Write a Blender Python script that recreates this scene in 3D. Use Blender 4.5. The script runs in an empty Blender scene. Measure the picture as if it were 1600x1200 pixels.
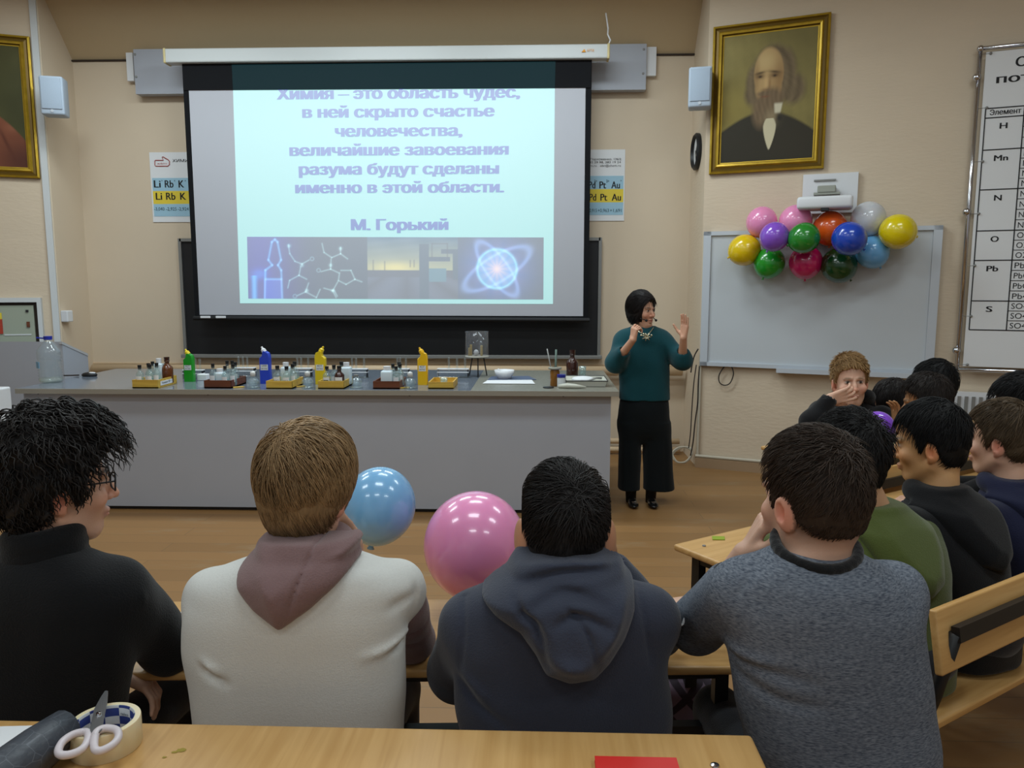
import bpy, math, random
import numpy as np
from mathutils import Vector, Matrix, Euler

SC = bpy.context.scene
COL = SC.collection
rad = math.radians
rnd = random.Random(7)

# ------------------------------------------------------------------ camera, world, lights, exposure
FPX, CAMZ, PITCH, YAW = 1200.0, 1.68, rad(7.3), rad(2.0)
cam_data = bpy.data.cameras.new('camera')
cam = bpy.data.objects.new('camera', cam_data)
COL.objects.link(cam)
cam_data.sensor_width = 36.0
cam_data.lens = 36.0 * FPX / 1600.0
cam_data.clip_start = 0.05
cam.location = (0, 0, CAMZ)
cam.rotation_euler = (math.pi / 2 - PITCH, 0, YAW)
SC.camera = cam

world = bpy.data.worlds.new('world')
SC.world = world
world.use_nodes = True
world.node_tree.nodes['Background'].inputs[0].default_value = (0.95, 0.97, 1.0, 1)
world.node_tree.nodes['Background'].inputs[1].default_value = 0.30

LAMPS = [(x, y) for y in (-1.4, 1.4, 3.9) for x in (-3.0, -0.3, 2.4)] + [(-3.5, 5.9), (-1.6, 5.9), (0.2, 5.9)]  # last row added further forward to brighten the back wall and niche
LAMP_Z = 4.36
for (lx, ly) in LAMPS:
    ld = bpy.data.lights.new('lamp_light', 'AREA')
    ld.shape = 'RECTANGLE'; ld.size = 1.2; ld.size_y = 0.5
    ld.energy = 40.0 if ly > 5 else 26.0
    ld.color = (0.85, 0.965, 1.0)
    lo = bpy.data.objects.new('lamp_light', ld)
    COL.objects.link(lo)
    lo.location = (lx, ly, LAMP_Z - 0.06)

SC.view_settings.view_transform = 'Standard'
SC.view_settings.look = 'None'
SC.view_settings.exposure = 0.0
SC.view_settings.gamma = 1.0
SC.view_settings.use_curve_mapping = False
SC.cycles.use_denoising = True
SC.cycles.max_bounces = 8
SC.cycles.transparent_max_bounces = 16
SC.cycles.caustics_reflective = False
SC.cycles.caustics_refractive = False
SC.cycles.sample_clamp_indirect = 6.0

# ------------------------------------------------------------------ pixel rays -> points of the room
_cp, _sp, _cy, _sy = math.cos(PITCH), math.sin(PITCH), math.cos(YAW), math.sin(YAW)
def ray(x, y):
    u, v = (x - 800) / FPX, (600 - y) / FPX
    a, b, c = u, _cp + v * _sp, -_sp + v * _cp
    return Vector((a * _cy - b * _sy, a * _sy + b * _cy, c))
ORG = Vector((0, 0, CAMZ))
def atY(x, y, Y):
    r = ray(x, y); return ORG + r * (Y / r.y)
def atZ(x, y, z):
    r = ray(x, y); return ORG + r * ((z - CAMZ) / r.z)
def atX(x, y, X):
    r = ray(x, y); return ORG + r * (X / r.x)
def atP(x, y, p0, n):
    r = ray(x, y); return ORG + r * ((Vector(p0) - ORG).dot(Vector(n)) / r.dot(Vector(n)))

# ------------------------------------------------------------------ colours and materials
def s2l(v):
    v = v / 255.0
    return v / 12.92 if v <= 0.04045 else ((v + 0.055) / 1.055) ** 2.4
def rgb(r, g, b): return (s2l(r), s2l(g), s2l(b), 1.0)
def hx(h): return rgb(int(h[0:2], 16), int(h[2:4], 16), int(h[4:6], 16))

def mat(name, col, rough=0.6, metal=0.0, spec=0.4, bump=None, var=None, sheen=0.0, coat=0.0, sss=0.0, stretch=(1, 1, 1), attr=None):
    """principled material; var = (scale, amount) colour noise, bump = (scale, strength)"""
    m = bpy.data.materials.new(name); m.use_nodes = True
    nt = m.node_tree; b = nt.nodes['Principled BSDF']
    b.inputs['Base Color'].default_value = col
    b.inputs['Roughness'].default_value = rough
    b.inputs['Metallic'].default_value = metal
    b.inputs['Specular IOR Level'].default_value = spec
    if sheen:
        b.inputs['Sheen Weight'].default_value = sheen
    if coat:
        b.inputs['Coat Weight'].default_value = coat; b.inputs['Coat Roughness'].default_value = 0.05
    if sss:
        b.inputs['Subsurface Weight'].default_value = sss
        b.inputs['Subsurface Radius'].default_value = (0.02, 0.01, 0.006); b.inputs['Subsurface Scale'].default_value = 0.3
    tc = None
    def coord():
        nonlocal tc
        if tc is None:
            t = nt.nodes.new('ShaderNodeTexCoord'); mp = nt.nodes.new('ShaderNodeMapping')
            mp.inputs['Scale'].default_value = stretch
            nt.links.new(t.outputs['Object'], mp.inputs['Vector']); tc = mp.outputs['Vector']
        return tc
    src = None
    if attr:
        at = nt.nodes.new('ShaderNodeAttribute'); at.attribute_name = attr; src = at.outputs['Color']
        nt.links.new(src, b.inputs['Base Color'])
    if var:
        n = nt.nodes.new('ShaderNodeTexNoise'); n.inputs['Scale'].default_value = var[0]; n.inputs['Detail'].default_value = 5
        nt.links.new(coord(), n.inputs['Vector'])
        r = nt.nodes.new('ShaderNodeMapRange')
        r.inputs['From Min'].default_value = 0.25; r.inputs['From Max'].default_value = 0.75
        r.inputs['To Min'].default_value = 1 - var[1]; r.inputs['To Max'].default_value = 1 + var[1]
        nt.links.new(n.outputs['Fac'], r.inputs['Value'])
        mx = nt.nodes.new('ShaderNodeVectorMath'); mx.operation = 'SCALE'
        if src is not None: nt.links.new(src, mx.inputs[0])
        else: mx.inputs[0].default_value = col[:3]
        nt.links.new(r.outputs[0], mx.inputs['Scale'])
        nt.links.new(mx.outputs[0], b.inputs['Base Color'])
    if bump:
        n2 = nt.nodes.new('ShaderNodeTexNoise'); n2.inputs['Scale'].default_value = bump[0]; n2.inputs['Detail'].default_value = 4
        nt.links.new(coord(), n2.inputs['Vector'])
        bp = nt.nodes.new('ShaderNodeBump'); bp.inputs['Strength'].default_value = bump[1]; bp.inputs['Distance'].default_value = 0.01
        nt.links.new(n2.outputs['Fac'], bp.inputs['Height']); nt.links.new(bp.outputs[0], b.inputs['Normal'])
    return m

def glass(name, col=(0.9, 0.95, 0.95, 1), gloss=0.12, body=0.08, bodycol=(0.8, 0.88, 0.88, 1)):
    """clear thin-walled glass: tinted see-through, a little body tint, and a fresnel gloss"""
    m = bpy.data.materials.new(name); m.use_nodes = True
    nt = m.node_tree; nt.nodes.clear()
    out = nt.nodes.new('ShaderNodeOutputMaterial')
    tr = nt.nodes.new('ShaderNodeBsdfTransparent'); tr.inputs[0].default_value = col
    df = nt.nodes.new('ShaderNodeBsdfDiffuse'); df.inputs[0].default_value = bodycol
    gl = nt.nodes.new('ShaderNodeBsdfGlossy'); gl.inputs['Roughness'].default_value = 0.06
    m1 = nt.nodes.new('ShaderNodeMixShader'); m1.inputs[0].default_value = body
    nt.links.new(tr.outputs[0], m1.inputs[1]); nt.links.new(df.outputs[0], m1.inputs[2])
    lw = nt.nodes.new('ShaderNodeLayerWeight'); lw.inputs['Blend'].default_value = 0.25
    ad = nt.nodes.new('ShaderNodeMath'); ad.operation = 'MULTIPLY_ADD'
    ad.inputs[1].default_value = gloss; ad.inputs[2].default_value = gloss * 0.12
    nt.links.new(lw.outputs['Facing'], ad.inputs[0])
    m2 = nt.nodes.new('ShaderNodeMixShader')
    nt.links.new(ad.outputs[0], m2.inputs[0]); nt.links.new(m1.outputs[0], m2.inputs[1]); nt.links.new(gl.outputs[0], m2.inputs[2])
    nt.links.new(m2.outputs[0], out.inputs[0])
    return m

# ------------------------------------------------------------------ mesh builder
class MB:
    def __init__(s): s.v = []; s.f = []; s.m = []; s.cur = 0
    def mat(s, i): s.cur = i; return s
    def add(s, vs, fs):
        o = len(s.v); s.v += [tuple(p) for p in vs]
        for f in fs: s.f.append(tuple(i + o for i in f)); s.m.append(s.cur)
        return s
    def box(s, c, size, rot=None, taper=1.0):
        c = Vector(c); a, b, h = size[0] / 2, size[1] / 2, size[2] / 2
        vs = []
        for z in (-1, 1):
            t = taper if z > 0 else 1.0
            for (x, y) in ((-1, -1), (1, -1), (1, 1), (-1, 1)):
                p = Vector((x * a * t, y * b * t, z * h))
                if rot is not None: p = rot @ p
                vs.append(c + p)
        return s.add(vs, [(3, 2, 1, 0), (4, 5, 6, 7), (0, 1, 5, 4), (1, 2, 6, 5), (2, 3, 7, 6), (3, 0, 4, 7)])
    def rbox(s, c, size, r=0.01, rot=None):
        """box with bevelled edges"""
        c = Vector(c); import bmesh
        bm = bmesh.new(); bmesh.ops.create_cube(bm, size=1.0)
        for v in bm.verts: v.co = Vector((v.co.x * size[0], v.co.y * size[1], v.co.z * size[2]))
        bmesh.ops.bevel(bm, geom=list(bm.edges), offset=r, segments=3, affect='EDGES', profile=0.5)
        bm.verts.index_update()
        vs = [c + ((rot @ v.co) if rot is not None else v.co) for v in bm.verts]
        fs = [tuple(v.index for v in f.verts) for f in bm.faces]
        bm.free(); return s.add(vs, fs)
    def quad(s, a, b, c, d): return s.add([a, b, c, d], [(0, 1, 2, 3)])
    def poly(s, pts): return s.add(pts, [tuple(range(len(pts)))])
    def prism(s, pts, off):
        """polygon (list of Vectors) extruded by off"""
        pts = [Vector(p) for p in pts]; off = Vector(off); n = len(pts)
        return s.add(pts + [p + off for p in pts], [tuple(range(n - 1, -1, -1)), tuple(range(n, 2 * n))] + [(i, (i + 1) % n, n + (i + 1) % n, n + i) for i in range(n)])
    def tube(s, pts, r, n=10, cap=True):
        pts = [Vector(p) for p in pts]
        rs = list(r) if hasattr(r, '__len__') else [r] * len(pts)
        vs = []; up = None
        for i, p in enumerate(pts):
            t = (pts[min(i + 1, len(pts) - 1)] - pts[max(i - 1, 0)])
            t = t.normalized() if t.length > 1e-9 else Vector((0, 0, 1))
            if up is None: up = t.orthogonal().normalized()
            up = (up - t * up.dot(t))
            up = up.normalized() if up.length > 1e-6 else t.orthogonal().normalized()
            sd = t.cross(up)
            for k in range(n):
                a = 2 * math.pi * k / n
                vs.append(p + (up * math.cos(a) + sd * math.sin(a)) * rs[i])
        fs = []
        for i in range(len(pts) - 1):
            for k in range(n):
                fs.append((i * n + k, i * n + (k + 1) % n, (i + 1) * n + (k + 1) % n, (i + 1) * n + k))
        if cap: fs += [tuple(range(n - 1, -1, -1)), tuple(range((len(pts) - 1) * n, len(pts) * n))]
        return s.add(vs, fs)
    def lathe(s, prof, c=(0, 0, 0), n=20, rot=None, cap=True):
        c = Vector(c); vs = []
        for (r, z) in prof:
            for k in range(n):
                a = 2 * math.pi * k / n
                p = Vector((r * math.cos(a), r * math.sin(a), z))
                vs.append(c + (rot @ p if rot is not None else p))
        fs = []
        for i in range(len(prof) - 1):
            for k in range(n):
                fs.append((i * n + k, i * n + (k + 1) % n, (i + 1) * n + (k + 1) % n, (i + 1) * n + k))
        if cap:
            if prof[0][0] > 1e-5: fs.append(tuple(range(n - 1, -1, -1)))
            if prof[-1][0] > 1e-5: fs.append(tuple(range((len(prof) - 1) * n, len(prof) * n)))
        return s.add(vs, fs)
    def sph(s, c, r, n=16, rot=None):
        r = r if hasattr(r, '__len__') else (r, r, r)
        c = Vector(c); vs = []; fs = []
        for i in range(n + 1):
            th = math.pi * i / n
            for k in range(2 * n):
                ph = math.pi * k / n
                p = Vector((r[0] * math.sin(th) * math.cos(ph), r[1] * math.sin(th) * math.sin(ph), -r[2] * math.cos(th)))
                vs.append(c + (rot @ p if rot is not None else p))
        for i in range(n):
            for k in range(2 * n):
                fs.append((i * 2 * n + k, i * 2 * n + (k + 1) % (2 * n), (i + 1) * 2 * n + (k + 1) % (2 * n), (i + 1) * 2 * n + k))
        return s.add(vs, fs)
    def build(s, name, mats, parent=None, smooth=False, world=True):
        mats = mats if isinstance(mats, (list, tuple)) else [mats]
        me = bpy.data.meshes.new(name); me.from_pydata(s.v, [], s.f)
        for m in mats: me.materials.append(m)
        if len(mats) > 1: me.polygons.foreach_set('material_index', s.m)
        if smooth: me.shade_smooth() if smooth is True else me.set_sharp_from_angle(angle=rad(smooth))
        me.update()
        o = bpy.data.objects.new(name, me); COL.objects.link(o)
        if parent is not None: adopt(o, parent, world)
        return o

ROOTS = {}
def adopt(o, parent, world=True):
    o.parent = parent
    if world:
        p, mtx = parent, Matrix.Identity(4)
        chain = []
        while p is not None: chain.append(p); p = p.parent
        for q in reversed(chain): mtx = mtx @ (q.matrix_parent_inverse if q.parent else Matrix.Identity(4)) @ q.matrix_basis
        o.matrix_parent_inverse = mtx.inverted()
def tag(o, label=None, cat=None, group=None, kind=None):
    if label: o['label'] = label
    if cat: o['category'] = cat
    if group: o['group'] = group
    if kind: o['kind'] = kind
    return o
def thing(name, label, cat, loc=(0, 0, 0), group=None, rz=0.0):
    o = bpy.data.objects.new(name, None); COL.objects.link(o)
    o.empty_display_size = 0.05; o.location = loc; o.rotation_euler = (0, 0, rz)
    return tag(o, label, cat, group)
def struct(mb, name, m, smooth=False):
    return tag(mb.build(name, m, None, smooth), None, None, None, 'structure')
def copy_tree(o, parent=None):
    c = o.copy(); COL.objects.link(c)
    if parent is not None: c.parent = parent
    for ch in list(o.children): copy_tree(ch, c)
    return c

def text_mb(body, p, ux, uy, size, align='CENTER', bold=0.0, depth=0.0, space=1.0, spx=1.0):
    """lettering: the words as a mesh laid at p along ux (unit), uy up (unit)"""
    cu = bpy.data.curves.new('lettering', 'FONT'); cu.body = body; cu.size = size
    cu.align_x = align; cu.offset = bold * size; cu.space_line = space; cu.space_character = 1.0; cu.resolution_u = 3; cu.fill_mode = 'NONE'
    ob = bpy.data.objects.new('lettering', cu); COL.objects.link(ob)
    dg = bpy.context.evaluated_depsgraph_get(); dg.update()
    me = bpy.data.meshes.new_from_object(ob.evaluated_get(dg))
    mb = MB(); p, ux, uy = Vector(p), Vector(ux), Vector(uy)
    # fill every outline of a letter on its own, so that overlapping strokes stay solid
    nxt = {}
    for e in me.edges:
        a, b = e.vertices; nxt.setdefault(a, []).append(b); nxt.setdefault(b, []).append(a)
    seen, loops = set(), []
    for v0 in range(len(me.vertices)):
        if v0 in seen or v0 not in nxt: continue
        lp, cur, prev = [], v0, None
        while cur not in seen:
            seen.add(cur); lp.append(cur); n2 = [q for q in nxt[cur] if q != prev and q not in seen]
            if prev is None: n2 = [q for q in nxt[cur] if q == cur + 1] or n2
            if not n2: break
            prev, cur = cur, n2[0]
        loops.append(lp)
    from mathutils.geometry import delaunay_2d_cdt
    ring = [(l[i], l[(i + 1) % len(l)]) for l in loops if len(l) > 2 for i in range(len(l))]
    if ring:
        vs, _, fs, _, _, _ = delaunay_2d_cdt([v.co.xy for v in me.vertices], ring, [], 0, 1e-6)
        V2 = np.array([tuple(v) for v in vs]); E2 = np.array([[tuple(me.vertices[i].co.xy) for i in e] for e in ring])
        fs = [f for f in fs if len(f) == 3]; cen = np.array([V2[list(f)].mean(0) for f in fs])
        x0, y0, x1, y1 = E2[:, 0, 0], E2[:, 0, 1], E2[:, 1, 0], E2[:, 1, 1]
        cx, cy = cen[:, 0:1], cen[:, 1:2]
        side = (x1 - x0) * (cy - y0) - (cx - x0) * (y1 - y0)
        wn = (((y0 <= cy) & (y1 > cy) & (side > 0)).astype(int) - ((y0 > cy) & (y1 <= cy) & (side < 0)).astype(int)).sum(1)
        mb.add([p + ux * (v[0] * spx) + uy * v[1] for v in V2], [tuple(f) for f, w in zip(fs, wn) if w != 0])
    bpy.data.objects.remove(ob); bpy.data.curves.remove(cu); bpy.data.meshes.remove(me)
    return mb

def np_mesh(name, verts, quads, mats, parent=None, col=None, world=True):
    """mesh straight from numpy arrays, smooth shaded, optional point colours"""
    me = bpy.data.meshes.new(name)
    nv, nf, k = len(verts), len(quads), quads.shape[1]
    me.vertices.add(nv); me.vertices.foreach_set('co', np.ascontiguousarray(verts, dtype=np.float32).ravel())
    me.loops.add(nf * k); me.loops.foreach_set('vertex_index', np.ascontiguousarray(quads, dtype=np.int32).ravel())
    me.polygons.add(nf); me.polygons.foreach_set('loop_start', np.arange(0, nf * k, k, dtype=np.int32))
    me.update(calc_edges=True)
    me.polygons.foreach_set('use_smooth', np.ones(nf, dtype=bool))
    if col is not None:
        ca = me.color_attributes.new('col', 'FLOAT_COLOR', 'POINT')
        c4 = np.ones((nv, 4), dtype=np.float32); c4[:, :3] = col
        ca.data.foreach_set('color', c4.ravel())
    for m in (mats if isinstance(mats, (list, tuple)) else [mats]): me.materials.append(m)
    me.update()
    o = bpy.data.objects.new(name, me); COL.objects.link(o)
    if parent is not None: adopt(o, parent, world)
    return o

def painted(name, q, nx, ny, fn, m, parent=None):
    """flat picture: quad q = (bottom-left, bottom-right, top-right, top-left); fn(u, v) -> (..., 3) linear colour"""
    u = np.linspace(0, 1, nx)[None, :]; v = np.linspace(0, 1, ny)[:, None]
    a, b, c, d = [np.array(p) for p in q]
    U, V = np.broadcast_to(u, (ny, nx))[..., None], np.broadcast_to(v, (ny, nx))[..., None]
    P = (a * (1 - U) + b * U) * (1 - V) + (d * (1 - U) + c * U) * V
    colr = fn(U[..., 0], V[..., 0]).reshape(-1, 3)
    i = np.arange(nx * ny).reshape(ny, nx)
    qd = np.stack([i[:-1, :-1], i[:-1, 1:], i[1:, 1:], i[1:, :-1]], -1).reshape(-1, 4)
    return np_mesh(name, P.reshape(-1, 3), qd, m, parent, colr)
# ------------------------------------------------------------------ materials of the room
M = {}
M['wall'] = mat('peach wall paint', rgb(212, 195, 172), 0.75, bump=(16, 0.25), var=(1.2, 0.03), stretch=(1, 1, 3))
M['wallback'] = mat('smooth peach wall paint', rgb(212, 195, 172), 0.75, bump=(9, 0.08), var=(1.2, 0.03))
M['soffit'] = mat('soffit tan toned for shade', rgb(190, 168, 134), 0.8, bump=(12, 0.05))  # darker than the walls: the soffit's shade is put into this tan
M['ceil'] = mat('white ceiling paint', rgb(225, 220, 208), 0.8)
M['trim'] = mat('white trim', rgb(206, 210, 212), 0.5)
M['greylam'] = mat('grey laminate', rgb(172, 177, 188), 0.45, spec=0.3, var=(3, 0.02))
M['toplam'] = mat('polished grey worktop', rgb(112, 120, 132), 0.12, spec=0.5)
M['topstone'] = mat('mottled stone worktop', rgb(128, 126, 116), 0.35, var=(60, 0.3))
M['topedge'] = mat('worktop edge band', rgb(150, 145, 134), 0.4)
M['black'] = mat('black satin', rgb(26, 27, 30), 0.45)
M['blackfab'] = mat('black screen border', rgb(24, 25, 28), 0.9, spec=.15)
M['board'] = mat('chalkboard face', rgb(30, 31, 34), 0.5, var=(5, 0.15))
M['greymet'] = mat('grey metal', rgb(140, 140, 138), 0.4, metal=0.3)
M['whitep'] = mat('white plastic', rgb(222, 224, 228), 0.4)
M['lightgrey'] = mat('light grey sheet', rgb(168, 172, 182), 0.5)
M['speaker'] = mat('pale blue grey plastic', rgb(178, 192, 208), 0.5)
M['gold'] = mat('gilded frame', rgb(186, 152, 46), 0.35, metal=0.45, var=(14, 0.2))
M['golddk'] = mat('dark gilding', rgb(110, 84, 24), 0.45, metal=0.35)
M['chrome'] = mat('chrome', rgb(200, 200, 205), 0.15, metal=1.0)
M['wbsurf'] = mat('whiteboard surface', rgb(196, 202, 208), 0.3, spec=0.4)
M['alu'] = mat('pale aluminium', rgb(196, 203, 212), 0.4, metal=0.1)
M['paper'] = mat('white paper', rgb(225, 227, 230), 0.7)
M['ink'] = mat('black ink', rgb(25, 25, 28), 0.7)
M['navyink'] = mat('navy ink', rgb(25, 55, 70), 0.7)
M['redink'] = mat('red ink', rgb(170, 70, 62), 0.7)
M['greyink'] = mat('grey ink', rgb(170, 170, 175), 0.7)
M['pblue'] = mat('poster pale blue', rgb(158, 196, 216), 0.6)
M['pyel'] = mat('poster yellow', rgb(226, 202, 66), 0.6)
M['pipe'] = mat('beige pipe paint', rgb(205, 180, 148), 0.5)
M['brass'] = mat('cream plastic', rgb(205, 190, 140), 0.5)
M['orange'] = mat('orange mark', rgb(225, 150, 30), 0.6)
M['cable'] = mat('dark cable', rgb(48, 42, 40), 0.6)
M['cream'] = mat('cream cable', rgb(190, 182, 165), 0.6)
M['paint'] = mat('oil paint', (1, 1, 1, 1), 0.5, spec=0.25, attr='col')
M['paint'].node_tree.nodes['Principled BSDF'].inputs['Specular IOR Level'].default_value = 0.2
M['cabgreen'] = mat('grey green enamel', rgb(158, 166, 150), 0.5)
M['darkwood'] = mat('dark recess', rgb(48, 36, 28), 0.6)
M['wood'] = None
def floor_mat():
    m = mat('worn brown floor', rgb(132, 92, 55), 0.45, spec=0.35)
    nt = m.node_tree; b = nt.nodes['Principled BSDF']
    tc = nt.nodes.new('ShaderNodeTexCoord')
    mp = nt.nodes.new('ShaderNodeMapping'); mp.inputs['Scale'].default_value = (1, 1, 1)
    nt.links.new(tc.outputs['Object'], mp.inputs[0])
    br = nt.nodes.new('ShaderNodeTexBrick'); br.inputs['Scale'].default_value = 1.0
    br.inputs['Brick Width'].default_value = 2.4; br.inputs['Row Height'].default_value = 0.16
    br.inputs['Mortar Size'].default_value = 0.003; br.inputs['Mortar Smooth'].default_value = 0.3
    br.inputs['Color1'].default_value = rgb(150, 112, 70); br.inputs['Color2'].default_value = rgb(138, 103, 64)
    br.inputs['Mortar'].default_value = rgb(122, 94, 62)
    nt.links.new(mp.outputs[0], br.inputs[0])
    n = nt.nodes.new('ShaderNodeTexNoise'); n.inputs['Scale'].default_value = 1.3; n.inputs['Detail'].default_value = 8; n.inputs['Roughness'].default_value = 0.7
    mp2 = nt.nodes.new('ShaderNodeMapping'); mp2.inputs['Scale'].default_value = (1, 4, 1)
    nt.links.new(tc.outputs['Object'], mp2.inputs[0]); nt.links.new(mp2.outputs[0], n.inputs[0])
    r = nt.nodes.new('ShaderNodeMapRange'); r.inputs['From Min'].default_value = 0.55; r.inputs['From Max'].default_value = 0.72
    r.inputs['To Min'].default_value = 0.0; r.inputs['To Max'].default_value = 0.55
    nt.links.new(n.outputs['Fac'], r.inputs[0])
    mx = nt.nodes.new('ShaderNodeMix'); mx.data_type = 'RGBA'; mx.inputs[7].default_value = rgb(150, 134, 108)
    nt.links.new(r.outputs[0], mx.inputs[0]); nt.links.new(br.outputs['Color'], mx.inputs[6])
    nt.links.new(mx.outputs[2], b.inputs['Base Color'])
    return m
M['floor'] = floor_mat()
def wood_mat(name, c1, c2, ax, rough=0.4, sc=1.0):
    m = mat(name, c1, rough, spec=0.4)
    nt = m.node_tree; b = nt.nodes['Principled BSDF']
    tc = nt.nodes.new('ShaderNodeTexCoord'); mp = nt.nodes.new('ShaderNodeMapping')
    mp.inputs['Scale'].default_value = tuple((0.8 if i == ax else 14.0) * sc for i in range(3))
    nt.links.new(tc.outputs['Object'], mp.inputs[0])
    n = nt.nodes.new('ShaderNodeTexNoise'); n.inputs['Scale'].default_value = 3.0; n.inputs['Detail'].default_value = 6; n.inputs['Distortion'].default_value = 0.6
    nt.links.new(mp.outputs[0], n.inputs[0])
    cr = nt.nodes.new('ShaderNodeValToRGB'); cr.color_ramp.elements[0].position = 0.35; cr.color_ramp.elements[1].position = 0.7
    cr.color_ramp.elements[0].color = c2; cr.color_ramp.elements[1].color = c1
    nt.links.new(n.outputs['Fac'], cr.inputs[0]); nt.links.new(cr.outputs[0], b.inputs['Base Color'])
    return m
M['beech'] = wood_mat('beech laminate', rgb(206, 164, 106), rgb(190, 146, 88), 0, 0.35)
M['beechy'] = wood_mat('beech laminate across', rgb(206, 164, 106), rgb(190, 146, 88), 1, 0.35)
M['pine'] = wood_mat('yellow varnished pine', rgb(216, 180, 78), rgb(190, 150, 60), 0, 0.45)
M['mahog'] = wood_mat('red brown varnished wood', rgb(118, 66, 40), rgb(92, 48, 30), 0, 0.4)

# ------------------------------------------------------------------ room shell
YB = 7.75
XL, XR = atY(145, 550, YB).x, atY(1073, 500, YB).x
YFL, YFR = 7.26, 7.11
ZS, ZC = 3.88, 4.5
RD = Vector((0.9304, -0.3665, 0)); RN = Vector((-0.3665, -0.9304, 0))     # right splayed wall: along, facing the room
LD = Vector((-0.9304, -0.3665, 0)); LN = Vector((0.3665, -0.9304, 0))
RW0, LW0 = Vector((XR, YFR, 0)), Vector((XL, YFL, 0))
def wall(name, a, b, z0, z1, n, m, t=0.15):
    a, b, n = Vector(a), Vector(b), Vector(n)
    mb = MB(); mb.prism([Vector((a.x, a.y, z0)), Vector((b.x, b.y, z0)), Vector((b.x, b.y, z1)), Vector((a.x, a.y, z1))], -n * t)
    return struct(mb, name, m)
wall('wall_back', (XL - .15, YB, 0), (XR + .15, YB, 0), 0, ZS, (0, -1, 0), M['wallback'])
wall('wall_niche_left', (XL, YFL, 0), (XL, YB, 0), 0, 4.9, (1, 0, 0), M['wallback'])
wall('wall_niche_right', (XR, YFR, 0), (XR, YB, 0), 0, 4.9, (-1, 0, 0), M['wall'])
RW1, LW1 = RW0 + RD * 5.2, LW0 + LD * 3.2
wall('wall_right', RW0, RW1, 0, 4.9, RN, M['wall'])
wall('wall_left', LW0, LW1, 0, 4.9, LN, M['wall'])
wall('wall_side_right', RW1, RW1 + Vector((0, -8.5, 0)), 0, 4.9, (-1, 0, 0), M['wall'])
wall('wall_side_left', LW1, LW1 + Vector((0, -9.3, 0)), 0, 4.9, (1, 0, 0), M['wall'])
mb = MB(); mb.prism([Vector((-8.2, -3.2, -.1)), Vector((6.9, -3.2, -.1)), Vector((6.9, 8.0, -.1)), Vector((-8.2, 8.0, -.1))], (0, 0, .1))
struct(mb, 'floor', M['floor'])
YS = YB - (ZC - ZS) * 0.86
mb = MB(); mb.prism([Vector((-8.2, -3.2, ZC)), Vector((6.9, -3.2, ZC)), Vector((6.9, YS, ZC)), Vector((-8.2, YS, ZC))], (0, 0, .1))
struct(mb, 'ceiling', M['ceil'])
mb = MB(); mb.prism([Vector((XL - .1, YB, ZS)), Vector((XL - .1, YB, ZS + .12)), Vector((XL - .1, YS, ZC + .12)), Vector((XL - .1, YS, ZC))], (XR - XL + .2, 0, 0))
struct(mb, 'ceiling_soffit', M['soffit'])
mb = MB(); mb.box(((XL + XR) / 2, YB - .012, ZS - .008), (XR - XL, .02, .014)); struct(mb, 'trim_1', M['darkwood'])
# thin ledge line behind the demonstration bench
zl = atY(310, 568, YB).z
mb = MB(); mb.box(((XL + XR) / 2, YB - .006, zl), (XR - XL, .012, .014)); struct(mb, 'trim_2', M['pipe'])
# white conduit on the left arris, baseboard of the right wall
mb = MB(); c = LW0 + LD * 0.035; mb.box((c.x, c.y - .01, 2.45), (.055, .03, 4.9), Matrix.Rotation(rad(21.5), 3, 'Z')); struct(mb, 'trim_3', M['trim'])
mb = MB(); a = RW0 + RN * .0; mb.prism([RW0 + Vector((0, 0, 0)), RW0 + RN * .05, RW0 + RN * .05 + RD * 5, RW0 + RD * 5], (0, 0, .09))
struct(mb, 'baseboard_right', mat('tan skirting', rgb(158, 132, 104), 0.5))
mb = MB(); mb.tube([RW0 + RN * .03 + Vector((0, 0, .105)), RW0 + RN * .03 + RD * 5 + Vector((0, 0, .105))], .014)
struct(mb, 'trim_4', M['cream'])
mb = MB(); mb.tube([RW0 + RN * .02 + RD * .02 + Vector((0, 0, .1)), RW0 + RN * .02 + RD * .02 + Vector((0, 0, 1.05))], .012); struct(mb, 'trim_5', M['cream'])

# ceiling lamps (above the frame; they light the hall, front row an addition)
M['diffuser'] = mat('opal diffuser', rgb(240, 240, 235), 0.5)
lamp0 = thing('ceiling_lamp', 'white fluorescent ceiling lamp out of view above the benches', 'lamp', (0, 0, 0), 'ceiling lamps above the hall')
mb = MB(); mb.box((0, 0, 0.05), (1.3, .6, .05)); mb.build('housing', M['whitep'], lamp0, world=False)
for i, (lx, ly) in enumerate(LAMPS):
    o = lamp0 if i == 0 else copy_tree(lamp0)
    o.location = (lx, ly, LAMP_Z)

# ------------------------------------------------------------------ lettering fitted between two pixels of a plane
def fit_text(body, pL, pR, capH, up, bold=0.0, heavy=0):
    """lettering whose ink runs from pL to pR with capitals capH high"""
    pL, pR, up = Vector(pL), Vector(pR), Vector(up)
    ux = (pR - pL); w = ux.length; ux = ux / w
    size = capH / 0.727
    t = text_mb(body, (0, 0, 0), (1, 0, 0), (0, 1, 0), size, 'LEFT', bold)
    xs = [p[0] for p in t.v]
    x0, x1 = min(xs), max(xs); k = w / max(x1 - x0, 1e-6)
    if heavy:                                                   # heavy face: the strokes widened sideways
        v0, f0 = list(t.v), list(t.f); t.v = []; t.f = []; t.m = []
        for i in range(heavy): d = (i / max(heavy - 1, 1) - .5) * size * .025 * heavy; t.add([(p[0] + d, p[1], i * .0003) for p in v0], f0)
    nz = ux.cross(up); t.v = [tuple(pL + ux * ((p[0] - x0) * k) + up * p[1] + nz * p[2]) for p in t.v]
    return t
def merge(mbs):
    m = MB()
    for q in mbs: m.add(q.v, q.f)
    return m
UP = Vector((0, 0, 1))
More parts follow.
